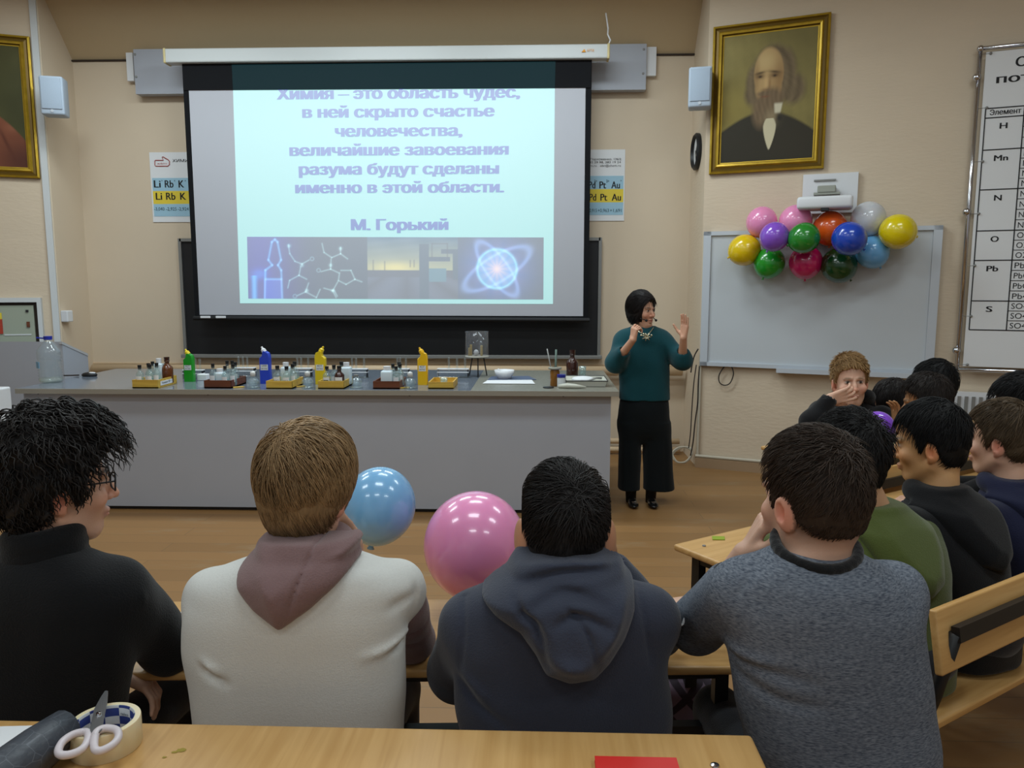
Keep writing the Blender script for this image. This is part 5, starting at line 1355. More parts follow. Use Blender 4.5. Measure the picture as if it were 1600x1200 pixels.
        for q in co:
            for a in range(3):
                if q[a] == 0:
                    r = list(q); r[a] = 1; fa, fb = val[q], val[tuple(r)]
                    cr = (fa < 0) != (fb < 0); t = np.where(cr, fa / np.where(cr, fa - fb, 1), 0)
                    p = np.array(q, float)[None, :].repeat(n, 0); p[:, a] += t
                    acc += p * cr[:, None]; cnt += cr
        v = s.lo + s.h * (cells + acc / cnt[:, None])
        Q = []
        for a in range(3):
            e1, e2 = (a + 1) % 3, (a + 2) % 3
            sa = [slice(None)] * 3; sb = [slice(None)] * 3; sa[a] = slice(0, -1); sb[a] = slice(1, None)
            cr = ins[tuple(sa)] != ins[tuple(sb)]
            p = np.argwhere(cr); ok = (p[:, e1] >= 1) & (p[:, e2] >= 1) & (p[:, e1] < mask.shape[e1]) & (p[:, e2] < mask.shape[e2]) & (p[:, a] < mask.shape[a])
            p = p[ok]; p1 = p.copy(); p1[:, e1] -= 1; p2 = p.copy(); p2[:, e2] -= 1; p12 = p1.copy(); p12[:, e2] -= 1
            q = np.stack([idx[tuple(x.T)] for x in (p12, p2, p, p1)], -1)
            fl = ~ins[tuple(p.T)]; q[fl] = q[fl][:, ::-1]
            Q.append(q)
        Q = np.concatenate(Q)
        for _ in range(it):
            s1 = np.zeros_like(v); w = np.zeros(n)
            for i in range(4):
                a, b = Q[:, i], Q[:, (i + 1) % 4]
                np.add.at(s1, a, v[b]); np.add.at(w, a, 1); np.add.at(s1, b, v[a]); np.add.at(w, b, 1)
            v = .5 * v + .5 * s1 / np.maximum(w, 1)[:, None]
        return v, Q
def keep_big(v, q, frac=.02):
    """drop tiny loose islands"""
    lab = np.arange(len(v))
    for _ in range(200):
        m = lab[q].min(1); new = lab.copy()
        for i in range(4): np.minimum.at(new, q[:, i], m)
        new = new[new]
        if (new == lab).all(): break
        lab = new
    u, cn = np.unique(lab, return_counts=True); good = np.isin(lab, u[cn > frac * len(v)])
    q = q[good[q[:, 0]]]; remap = np.cumsum(good) - 1
    return v[good], remap[q]
def normals(v, q):
    n = np.cross(v[q[:, 2]] - v[q[:, 0]], v[q[:, 3]] - v[q[:, 1]]); N = np.zeros_like(v)
    for i in range(4): np.add.at(N, q[:, i], n)
    return N / np.maximum(np.linalg.norm(N, axis=1, keepdims=True), 1e-9)
def poly2d(x, z, pts):
    """signed distance to a closed 2-D outline (negative inside); x, z broadcastable"""
    d = None; s = None; n = len(pts)
    for i in range(n):
        ax_, az = pts[i]; bx_, bz = pts[(i + 1) % n]; ex, ez = bx_ - ax_, bz - az; wx, wz = x - ax_, z - az
        t = np.clip((wx * ex + wz * ez) / max(ex * ex + ez * ez, 1e-9), 0, 1)
        dd = (wx - ex * t) ** 2 + (wz - ez * t) ** 2; d = dd if d is None else np.minimum(d, dd)
        c = ((az > z) != (bz > z)) & (x < (bx_ - ax_) * (z - az) / ((bz - az) if abs(bz - az) > 1e-9 else 1e-9) + ax_)
        s = c if s is None else (s ^ c)
    return np.where(s, -1, 1) * np.sqrt(d)

# ------------------------------------------------------------------ hands, heads, hair
def nrm(v): v = np.array(v, float); return v / max(np.linalg.norm(v), 1e-9)
def rot_about(v, ax, a):
    ax = nrm(ax); return v * math.cos(a) + np.cross(ax, v) * math.sin(a) + ax * (ax @ v) * (1 - math.cos(a))
def hand(g, w, d, n, side, curl=(.35, .45, .3), spread=.08, sc=1.0, thumb=.6, tc=.3):
    """w wrist, d wrist-to-knuckles, n palm normal, side = +1/-1 picks the thumb edge (d x n)"""
    w, d = np.array(w, float), nrm(d); n = nrm(np.array(n, float) - d * (np.array(n) @ d)); s = np.cross(d, n) * side
    for i in range(4):
        b = w + (d * .088 + s * (.030 - .020 * i) - n * (.002 * abs(i - 1.3))) * sc
        g.cone(w + (s * (.016 - .011 * i)) * sc + d * .01 * sc, b, .0135 * sc, .0105 * sc, .010)
        L_ = np.array((.040, .027, .021)) * (.94, 1.0, .95, .78)[i] * sc; dd = rot_about(d, n, -side * spread * (1.3 - i))
        p = b; r = .0092 * sc * (1, 1, .96, .86)[i]
        c = curl[i] if isinstance(curl[0], (tuple, list)) else curl
        for k in range(3):
            dd = rot_about(dd, np.cross(d, n), c[k]); q = p + dd * L_[k]
            g.cone(p, q, r, r * .90, .003); p = q; r *= .9
    b = w + (d * .022 + s * .022) * sc; dd = nrm(d * (1 - thumb * .5) + s * thumb + n * tc)
    p = b + dd * .042 * sc; g.cone(b, p, .0145 * sc, .0115 * sc, .010)
    dd = nrm(dd * .9 + d * .45 + n * tc * .6); q = p + dd * .032 * sc; g.cone(p, q, .0112 * sc, .0098 * sc, .004)
    dd = nrm(dd + d * .25 + n * tc * .5); g.cone(q, q + dd * .024 * sc, .0098 * sc, .0078 * sc, .003)
class Head:
    def __init__(s, c, yaw=0, pitch=0, roll=0, sc=1.0):
        s.c = np.array(c, float); s.R = np.array(Euler((rad(pitch), rad(roll), rad(yaw)), 'XYZ').to_matrix()) if False else np.array((Matrix.Rotation(rad(yaw), 3, 'Z') @ Matrix.Rotation(rad(pitch), 3, 'X') @ Matrix.Rotation(rad(roll), 3, 'Y')))
        s.sc = sc
    def w(s, p): return s.c + s.R @ (np.array(p, float) * s.sc)
    def l(s, P_): return ((P_ - s.c) @ s.R) / s.sc
def add_head(g, H, face=True, female=False, neck=None, mouth=0.0, ear=1.0):
    s = H.sc; E_ = lambda c, r, R=None, k=.012, op='u': g.ell(H.w(c), np.array(r) * s, H.R if R is None else H.R @ np.array(R), k * s, op)
    E_((0, -.014, .042), (.076, .097, .086)); E_((0, -.05, .0), (.066, .055, .075), k=.03)
    E_((0, .026, -.028), (.064, .064, .082), k=.03)
    g.cone(H.w((0, .062, -.092)), H.w((0, .050, -.088)), .024 * s, .03 * s, .022 * s)
    for x in (-1, 1):
        g.cone(H.w((x * .055, -.002, -.055)), H.w((x * .022, .055, -.098)), .020 * s, .018 * s, .02 * s)
        E_((x * .043, .066, -.022), (.022, .02, .02), k=.02)
        Re = Matrix.Rotation(rad(-x * 22), 3, 'Z') @ Matrix.Rotation(rad(-8), 3, 'X')
        if ear:
            E_((x * (.080 + .018 * (ear - 1)), -.012, -.008), (.010 * ear, .021 * ear, .033 * ear), Re, .006)
            E_((x * .089, -.006, -.004), (.006, .010, .019), Re, .005, 's')
            E_((x * .077, -.004, -.034), (.008, .009, .011), Re, .006)
    if face:
        for x in (-1, 1): E_((x * .031, .094, .014), (.019, .016, .012), k=.012, op='s')
        for x in (-1, 1):
            E_((x * .031, .0735, .013), (.0145, .0145, .0125), k=.003)
            g.cone(H.w((x * .014, .088, .031)), H.w((x * .048, .078, .030)), .0075 * s, .006 * s, .010 * s)
        g.chain([H.w((0, .083, .020)), H.w((0, .098, -.006)), H.w((0, .108, -.024))], [.008 * s, .0095 * s, .0115 * s], .010 * s)
        for x in (-1, 1): E_((x * .012, .094, -.028), (.008, .010, .008), k=.006)
        E_((0, .088, -.058), (.023, .012, .006), k=.006); E_((0, .086, -.068 - mouth), (.020, .012, .007), k=.006)
        E_((0, .101, -.0625 - mouth * .5), (.017, .012, .002 + mouth * .7), k=.003, op='s')
    if neck is not None:
        r = .052 if not female else .046
        g.cone(H.w((0, -.032, -.05)), neck, r * s, (r + .006) * s, .03)
# shared flesh materials with painted features
def skin_mat(name, sss=.12):
    m = mat(name, (1, 1, 1, 1), .5, spec=.35, attr='col', bump=(220, .06)); b = m.node_tree.nodes['Principled BSDF']
    b.inputs['Subsurface Weight'].default_value = sss; b.inputs['Subsurface Radius'].default_value = (.012, .005, .003); b.inputs['Subsurface Scale'].default_value = .5
    return m
SKIN = skin_mat('skin')
def skin_cols(v, H, base, hair=None, fade=None, lips=(168, 96, 86), brow=None, ears=True, eyes=True):
    b = np.array(rgb(*base)[:3]); c = np.tile(b, (len(v), 1)); L_ = H.l(v)
    c *= (1 + .05 * hsh(v[:, 0], v[:, 1], v[:, 2], 60, 5))[:, None]
    def mixc(m, colr): c[:] = c * (1 - m[:, None]) + np.array(rgb(*colr)[:3]) * m[:, None]
    x, y, z = L_.T; g = lambda cx, cy, cz, sx, sy, sz: np.exp(-(((x - cx) / sx) ** 2 + ((y - cy) / sy) ** 2 + ((z - cz) / sz) ** 2))
    red = (min(base[0] + 14, 255), int(base[1] * .80), int(base[2] * .78))
    for sx in (-1, 1):
        mixc(g(sx * .085, -.012, -.008, .014, .025, .036) * .75, red); mixc(g(sx * .042, .075, -.025, .03, .03, .025) * .35, red)
    mixc(g(0, .105, -.024, .016, .02, .016) * .4, red)
    if eyes:
        mixc(np.clip(g(0, .092, -.062, .021, .02, .008) * 1.5, 0, 1) * .75, lips)
        for sx in (-1, 1):
            mixc(np.clip(g(sx * .031, .084, .0335, .019, .018, .0048) * 1.5, 0, 1) * .85, brow or (80, 60, 45))
            mixc(np.clip(g(sx * .031, .088, .012, .0135, .012, .0058) * 1.8, 0, 1) * .8, (205, 198, 192)); mixc(np.clip(g(sx * .031, .09, .0125, .0062, .012, .0068) * 2.0, 0, 1), (46, 40, 36))
            mixc(np.clip(g(sx * .031, .087, .0195, .0155, .012, .003) * 1.3, 0, 1) * .8, (60, 44, 38))
    if fade is not None:
        m = np.clip((np.where(y < .02, z - fade[0] + np.clip(y + .02, 0, 1) * .0, -1)) / fade[1], 0, 1) * (np.abs(x) < .082) * np.clip(-(y - .03) / .02, 0, 1)
        near_ear = g(.082, -.012, -.008, .016, .022, .04) + g(-.082, -.012, -.008, .016, .022, .04)
        mixc(m * (1 - np.clip(near_ear, 0, 1)) * .85, hair)
    return np.clip(c, 0, 1)
def hair_mat(name):
    m = mat(name, (1, 1, 1, 1), .55, spec=.25, attr='col'); return m
HAIR = hair_mat('hair')
def hairline(y, style):
    ys, zs = zip(*style); return np.interp(y, ys, zs)
LINE_M = [(-.13, -.085), (-.06, -.075), (-.035, -.04), (-.022, .012), (-.002, .028), (.008, .01), (.018, -.012), (.024, -.015), (.030, .02), (.04, .055), (.07, .078), (.085, .092), (.12, .12)]
LINE_FADE = [(-.13, -.03), (-.06, -.02), (-.03, .01), (.0, .035), (.02, .03), (.03, .035), (.04, .06), (.07, .080), (.085, .094), (.12, .12)]
LINE_BOB = [(-.13, -.15), (.0, -.15), (.03, -.15), (.04, -.14), (.055, -.02), (.062, .04), (.075, .078), (.085, .088), (.12, .12)]
def hair(root, H, colr, line, thick=.012, top=.02, strands=2600, length=.05, whorl=(.01, -.07, .10), sweep=(0, 0, 0), lift=.25, curl=0.0, seed=1, grav=.35, rad_=.0009, vary=.25, side_len=.5, wave=0.0, ear_clear=True, lump=.002, shape=None):
    """hair of one head: a shaped cap and its combed strands, one mesh"""
    s = H.sc; R_ = np.random.RandomState(seed)
    ext = .17 * s + top; g = Grid(H.c - ext - .03, H.c + ext + .03, .0045 if s > .9 else .005)
    E_ = lambda c, r, k=.03, op='u': g.ell(H.w(c), np.array(r) * s, H.R, k * s, op)
    t = thick
    E_((0, -.014, .042 + top * .5), (.076 + t, .097 + t, .086 + t + top * .5)); E_((0, -.05, .0), (.066 + t, .055 + t, .075 + t))
    E_((0, .012, .0), (.071 + t, .07 + t * .6, .08 + t))
    if shape:
        for (c, r) in shape: E_(c, r, .02)
    X, Y, Z = g.xyz(); A = H.R
    lx, ly, lz = [((X - H.c[0]) * A[0, i] + (Y - H.c[1]) * A[1, i] + (Z - H.c[2]) * A[2, i]) / s for i in range(3)]
    cut = (hairline(ly, line) + .004 * np.sin(lx * 160 + seed) * (ly > .03) - lz) * s * .8
    g.f = -smin(-g.f, -cut.astype(np.float32), .008)
    if ear_clear:
        for x in (-1, 1): E_((x * .092, -.008, -.012), (.022, .019, .032), .006, 's')
    if lump: g.f += (lump * hsh(lx * 3, ly * 1.2, lz * 1.2, 60 if not curl else 90, seed)).astype(np.float32)
    v, q = keep_big(*g.mesh(1)); N = normals(v, q)
    base = np.array(rgb(*colr)[:3])
    L_ = H.l(v); flow_noise = np.sin(np.arctan2(L_[:, 0] - whorl[0], L_[:, 1] - whorl[1]) * 46 + seed) * .5 + np.sin(np.arctan2(L_[:, 0] - whorl[0], L_[:, 1] - whorl[1]) * 97) * .5
    col = base[None, :] * (1 + vary * .5 * flow_noise)[:, None] * .8
    V = [v]; F4 = [q]; CC = [col]; off = len(v)
    inner = ((L_[:, 0] / .078) ** 2 + ((L_[:, 1] + .014) / .10) ** 2 + ((L_[:, 2] - .042) / .09) ** 2)
    cand = np.where((inner > 1.02) & (L_[:, 2] > hairline(L_[:, 1], line) + .004))[0]
    if len(cand) == 0: cand = np.arange(len(v))
    pick = cand[R_.randint(0, len(cand), strands)]
    p = L_[pick].copy(); nl = (N[pick] @ H.R)
    nseg = 7; ln = length * (R_.uniform(.6, 1.2, strands))
    hz = np.clip((p[:, 2] - .0) / .09, 0, 1); ln = ln * (side_len + (1 - side_len) * hz)
    W_ = np.array(whorl); d0 = p - W_; d0 = d0 + np.array(sweep) + R_.normal(size=p.shape) * .016
    pts = [p]; cur = p; nn = nl; ph = R_.uniform(0, 6.28, strands); clump = np.sin(np.arctan2(d0[:, 0], d0[:, 1]) * 23 + seed)
    lz_ = (.5 + .5 * hz)[:, None]
    for k in range(nseg):
        d = d0 - nn * (d0 * nn).sum(1, keepdims=True); d /= np.maximum(np.linalg.norm(d, axis=1, keepdims=True), 1e-6)
        d = d + nn * (lift * (1 - k / nseg * .9) * lz_) + np.array([0, 0, -grav * k / nseg]) + np.cross(nn, d) * (.22 * clump * wave + 0)[:, None]
        if curl:
            sd = np.cross(nn, d); a = ph + k * 1.5; d = d + (sd * np.cos(a)[:, None] + nn * np.sin(a)[:, None]) * curl
        d /= np.linalg.norm(d, axis=1, keepdims=True); cur = cur + d * (ln / nseg)[:, None]
        e = np.sqrt((cur[:, 0] / (.076 + t * .95)) ** 2 + ((cur[:, 1] + .014) / (.097 + t * .95)) ** 2 + ((cur[:, 2] - .042 - top * .45) / (.086 + t * .9 + top * .5)) ** 2)
        low = cur[:, 2] > -.02
        if not shape:
            f = np.where((e < 1.0) & low, 1.0 / np.maximum(e, .5), 1.0)
            ehi = 1.13 + .30 * lift * (.25 + .75 * hz); f = np.where((e > ehi) & low, ehi / np.maximum(e, .5), f)
            cc0 = np.array((0, -.014, .042 + top * .45)); cur = cc0 + (cur - cc0) * f[:, None]
            cur[:, 0] = np.clip(cur[:, 0], -.084 - t, .084 + t)
        gg = cur - np.array((0, -.02, .02)); nn = gg / np.maximum(np.linalg.norm(gg, axis=1, keepdims=True), 1e-6)
        pts.append(cur)
    P_ = np.stack(pts, 1)                                   # strands, nseg+1, 3
    tg = np.gradient(P_, axis=1); tg /= np.maximum(np.linalg.norm(tg, axis=2, keepdims=True), 1e-9)
    rr = rad_ / s * np.array([1, 1.1, 1.05, 1, .9, .75, .5, .2])[None, :, None]
    out = P_ - np.array((0, -.02, .02)); u1 = np.cross(tg, out); u1 /= np.maximum(np.linalg.norm(u1, axis=2, keepdims=True), 1e-9); u2 = np.cross(tg, u1)
    ring = np.stack([P_ + rr * (u1 * math.cos(a) + u2 * math.sin(a)) for a in (0, 2.094, 4.189)], 2)     # s, n, 3ring, 3
    RV = (ring.reshape(-1, 3) * s) @ H.R.T + H.c
    base_i = (np.arange(strands)[:, None, None] * (nseg + 1) + np.arange(nseg)[None, :, None]) * 3 + off
    k0 = np.arange(3)[None, None, :]; k1 = (k0 + 1) % 3
    Q = np.stack([base_i + k0, base_i + k1, base_i + 3 + k1, base_i + 3 + k0], -1).reshape(-1, 4)
    sc_ = base[None, :] * (1 + vary * (R_.normal(size=strands) * .5 + clump * .5))[:, None]
    SCL = np.repeat(np.clip(sc_, 0.001, 1), (nseg + 1) * 3, 0)
    V.append(RV); F4.append(Q); CC.append(SCL)
    return np_mesh('hair', np.concatenate(V), np.concatenate(F4), HAIR, root, np.clip(np.concatenate(CC), 0, 1))

def fabric(name, colr, rough=.85, sc=350, var=.06, sheen=.25, bump=.25):
    return mat(name, rgb(*colr), rough, spec=.15, bump=(sc, bump), var=(sc * .6, var), sheen=sheen)
def gmesh(name, g, m, root, it=2, parent=None):
    v, q = keep_big(*g.mesh(it)); return np_mesh(name, v, q, m, parent or root)
# ------------------------------------------------------------------ people
def sec(y, xl, xr, Y, b):
    p, q = atY(xl, y, Y), atY(xr, y, Y); return (p.z, (p.x + q.x) / 2, Y, (q.x - p.x) / 2, b)
def A3(p): return np.array(p, float)
def bounds(pts, m): P_ = np.array([np.array(p, float) for p in pts]); return P_.min(0) - m, P_.max(0) + m
def spts(secs):
    o = []
    for (z, cx, cy, a, b) in secs: r = max(a, b); o += [(cx - r, cy - b, z), (cx + r, cy + b, z)]
    return o
def body_mesh(root, H, base, secs, yaw, arms, hands, neck, h=.004, female=False, mouth=0, hairc=None, fade=None, legs=(), face=True, lips=(168, 96, 86), brow=None, ear=1.0):
    pts = [H.c] + spts(secs)
    for a in arms: pts += [a[0], a[1], a[2]]
    for a in legs: pts += list(a)
    lo, hi = bounds(pts, .15)
    g = Grid(lo, hi, h)
    g.stack(secs, .02, yaw, grow=-.028)
    for a in arms: g.chain(a[:3], [.045, .036, .025], .02)
    for w, d, n, sd, kw in hands: hand(g, w, d, n, sd, **kw)
    for a in legs: g.chain(a, [.075, .055, .036][:len(a)], .03)
    add_head(g, H, face, female, neck, mouth, ear)
    v, q = keep_big(*g.mesh(1), frac=.004)
    return np_mesh('body', v, q, SKIN, root, skin_cols(v, H, base, hairc, fade, lips, brow))
def garment(root, name, secs, yaw, arms, m, radii=(.062, .054, .040), h=.006, cut=None, noise=(16, .0035), seed=1, strokes=(), k=.03, extra=None, grow=0.0, lows=None):
    pts = spts(secs)
    for a in arms: pts += [a[0], a[1], a[2]]
    lo, hi = bounds(pts, .12)
    g = Grid(lo, hi, h); g.stack(secs, .02, yaw, grow)
    for a in arms:
        r = a[3] if len(a) > 3 else radii
        e = A3(a[1]); w = A3(a[2]); f = a[4] if len(a) > 4 else .92
        g.chain([a[0], e, e + (w - e) * f], r, k)
    if extra: extra(g)
    g.noise(noise[0], noise[1], seed); g.noise(noise[0] * 3, noise[1] * .35, seed + 9)
    for (P_, r, amp) in strokes: g.stroke2(P_, r, amp, max(secs)[2])
    for a in arms:                                            # the sleeve is open where the wrist comes out
        w = A3(a[2]); e = A3(a[1]); f = a[4] if len(a) > 4 else .92; d = nrm(w - e)
        c = e + (w - e) * f; rr = (a[3] if len(a) > 3 else radii)[2]
        g.cone(c - d * .012, c + d * .05, rr * .78, rr * .78, .002, 's')
    return gmesh(name, g, m, root)
def hood(root, secs, yaw, outline, m, tmax=.05, w=.05, ring=None, seed=3, strokes=(), name='hood', h=.005, grow=.006, back=True, noise=(14, .003)):
    """hood lying on the back: outline as (side, z) in the wearer's frame; ring = neck roll (centre, rx, ry, tilt, r)"""
    S_ = np.array(sorted(secs)); cx, cy = S_[:, 1].mean(), S_[:, 2].mean()
    c, sn = math.cos(yaw), math.sin(yaw)
    ox = [p[0] for p in outline]; oz = [p[1] for p in outline]
    r_ = max(abs(min(ox)), abs(max(ox))) + .08; ctr = np.array((S_[-1, 1], S_[-1, 2]))
    lo = np.array((ctr[0] - r_ - .12, ctr[1] - r_ - .12, min(oz) - .05)); hi = np.array((ctr[0] + r_ + .12, ctr[1] + r_ + .12, max(oz) + .14))
    g = Grid(lo, hi, h); T = Grid(lo, hi, h); T.stack(secs, .02, yaw, grow)
    X, Y, Z = g.xyz(); sx = (X - ctr[0]) * c + (Y - ctr[1]) * sn; sy = -(X - ctr[0]) * sn + (Y - ctr[1]) * c
    d2 = poly2d(sx + 0 * Z, Z + 0 * sx, outline)
    th = tmax * np.sqrt(np.clip(-d2 / w, 0, 1))
    g.f = np.maximum(T.f - th, np.maximum(d2, sy - .02)).astype(np.float32)
    if ring is not None:
        rc, rx, ry, tilt, rr = ring; P_ = []
        for i in range(25):
            a = -math.pi / 2 + (i / 24 - .5) * 2 * math.pi * .86; lx, ly = rx * math.cos(a), ry * math.sin(a)
            P_.append((rc[0] + lx * c - ly * sn, rc[1] + lx * sn + ly * c, rc[2] - tilt * ly))
        for i in range(24): g.cone(P_[i], P_[i + 1], rr, rr, .022)
    g.noise(noise[0], noise[1], seed)
    for (P2, r, amp) in strokes: g.stroke2(P2, r, amp, ctr[1] + .02)
    return gmesh(name, g, m, root, 2)
def trousers(root, hips, yaw, m, fwd=.42, spread=.11, zs=.47, shin=True, name='trousers', feet=True):
    """seated legs"""
    c, sn = math.cos(yaw), math.sin(yaw); F_ = np.array((-sn, c, 0)); S_ = np.array((c, sn, 0)); hp = np.array((hips[0], hips[1], zs + .09))
    g = Grid(*bounds([hp - .3, hp + .3, hp + F_ * (fwd + .12) + (0, 0, -.55), hp + F_ * fwd + S_ * .3, hp + F_ * fwd - S_ * .3], .08), .01)
    g.ell(hp, (.17, .14, .1), np.array(Matrix.Rotation(yaw, 3, 'Z')), .03)
    for s in (-1, 1):
        kn = hp + F_ * fwd + S_ * spread * s * 1.2 + np.array((0, 0, -.02)); g.cone(hp + S_ * .085 * s, kn, .085, .062, .04)
        an = kn + F_ * .04 + np.array((0, 0, -.42)); g.cone(kn, an, .062, .05, .02)
    o = gmesh(name, g, m, root)
    if feet:
        for s in (-1, 1):
            kn = hp + F_ * fwd + S_ * spread * s * 1.2; f = np.array((kn[0], kn[1], .045)) + F_ * .09
            mb = MB(); mb.sph(f, (.045, .13, .042), 8, Matrix.Rotation(yaw, 3, 'Z')); mb.build('shoe', M['black'], root, True)
    return o
def person(label, loc, group=None): return thing('person', label, 'person', loc, group)
def W(x, y, Y): return A3(atY(x, y, Y))
def low(secs, z=.47, a=None, b=.13, dy=0):
    s0 = min(secs); return secs + [(z, s0[1], s0[2] + dy, a or s0[3], b), (z + .1, s0[1], s0[2] + dy, a or s0[3], b)]
DARK = fabric('dark trousers', (30, 32, 38)); JEANS = fabric('dark jeans', (38, 42, 54))
SK_L, SK_T, SK_D = (206, 164, 140), (196, 152, 118), (188, 140, 108)

# --- boy in the black turtleneck, curly hair and glasses
def boy_black():
    Y = 1.62; t = person('curly dark-haired boy in black turtleneck and glasses at the left', (W(60, 1100, Y)[0], Y, .45))
    H = Head(W(92, 762, 1.68), -50, -3, 0, 1.06)
    secs = low([sec(858, 22, 118, Y, .06), sec(872, -10, 150, Y, .08), sec(888, -45, 182, Y, .095), sec(910, -75, 203, Y, .105), sec(960, -95, 212, Y, .115), sec(1030, -92, 205, Y, .115), sec(1110, -85, 194, Y, .115)])
    n_ = W(72, 868, Y + .02)
    ra = [W(178, 928, Y + .02), W(264, 1010, 1.80), W(338, 985, 2.06)]
    la = [W(-62, 930, Y + .02), W(-30, 1030, 1.8), W(178, 1050, 1.76)]
    m = fabric('black knit', (12, 13, 16), sc=260, sheen=.15)
    body_mesh(t, H, SK_L, secs, 0, [ra, la], [(W(176, 1046, 1.76), (.78, .1, -.45), (-.3, -.2, -.8), 1, dict(curl=((.55, .7, .4), (.5, .55, .35), (.45, .5, .3), (.4, .45, .3)), thumb=.9, sc=1.02, spread=.12)), (ra[2], (.2, .9, 0), (0, 0, -1), -1, {})], n_, hairc=(40, 34, 32), brow=(36, 28, 26), ear=1.0)
    garment(t, 'sweater', secs, 0, [ra + [(.075, .066, .046)], la + [(.07, .06, .042), .97]], m, seed=2, noise=(13, .004),
            strokes=[([W(200, 905, 1.5), W(214, 960, 1.49), W(208, 1030, 1.5)], .012, -.008), ([W(205, 900, 1.55), W(240, 950, 1.62)], .012, .006)])
    g = Grid(*bounds([n_ - .13, n_ + .13], .06), .005)
    for k, (dz, r) in enumerate(((-.012, .070), (.022, .066), (.05, .063))):
        P_ = [n_ + np.array((r * math.cos(a), r * math.sin(a) * .95 - .0 * dz, dz + .008 * math.cos(a - 1))) for a in np.linspace(0, 2 * math.pi, 25)]
        for i in range(24): g.cone(P_[i], P_[i + 1], .021, .021, .014)
    g.noise(22, .003, 4); gmesh('turtleneck_collar', g, m, t)
    hair(t, H, (30, 26, 25), [(-.13, -.085), (-.05, -.075), (-.035, -.05), (-.02, .0), (.0, .02), (.02, -.03), (.032, -.02), (.04, .04), (.06, .07), (.09, .085), (.12, .1)], thick=.024, top=.03, strands=1900, length=.075, whorl=(0, -.06, .11), lift=.4, curl=.6, seed=4, rad_=.0019, vary=.3, side_len=.55, lump=.007, wave=.6,
         shape=[((.0, .055, .10), (.072, .058, .055)), ((.0, .02, .125), (.07, .07, .045)), ((0, -.075, .07), (.07, .06, .07))])
    cm_ = mat('dark curl', rgb(26, 22, 21), .4)
    for (bx, by, bz, rr, hh, a0) in ((.03, .05, .165, .026, .0, .3), (-.02, .02, .17, .024, .0, 1.0), (.05, -.01, .155, .02, 0, 2.), (.0, -.09, .15, .022, 0, .6), (-.04, -.12, .12, .018, 0, 1.7), (.02, .085, .14, .02, 0, 2.6), (.06, .07, .12, .018, 0, .2)):
        P_ = [H.w(np.array((bx, by, bz)) + rr * np.array((math.cos(a + a0) * .5, math.cos(a + a0) * .8, math.sin(a + a0)))) for a in np.linspace(-1.2, 3.6, 14)]
        mb = MB()
        for j in range(5): o = np.array([rnd.uniform(-.004, .004) for _ in range(3)]); mb.tube([p + o for p in P_], [.0018] * 12 + [.0012, .0005], 5)
        mb.build('loose_curl', cm_, t, True)
    g_ = MB()
    for s in (-1, 1):
        c = np.array((s * .034, .103, .010)); P_ = [H.w(c + np.array((.026 * math.copysign(abs(math.cos(a)) ** .7, math.cos(a)), -.004 * abs(math.cos(a)), .019 * math.copysign(abs(math.sin(a)) ** .7, math.sin(a))))) for a in np.linspace(0, 2 * math.pi, 25)]
        g_.tube(P_, .0021, 6)
        g_.tube([H.w((s * .059, .100, .016)), H.w((s * .077, .06, .018)), H.w((s * .083, .0, .018)), H.w((s * .083, -.02, .002))], .002, 6)
    g_.tube([H.w((-.009, .108, .014)), H.w((0, .110, .016)), H.w((.009, .108, .014))], .002, 6)
    sp_ = g_.build('eyeglasses', M['black'], t, True)
    trousers(t, (W(60, 1100, Y)[0], Y + .03), 0, DARK)
boy_black()

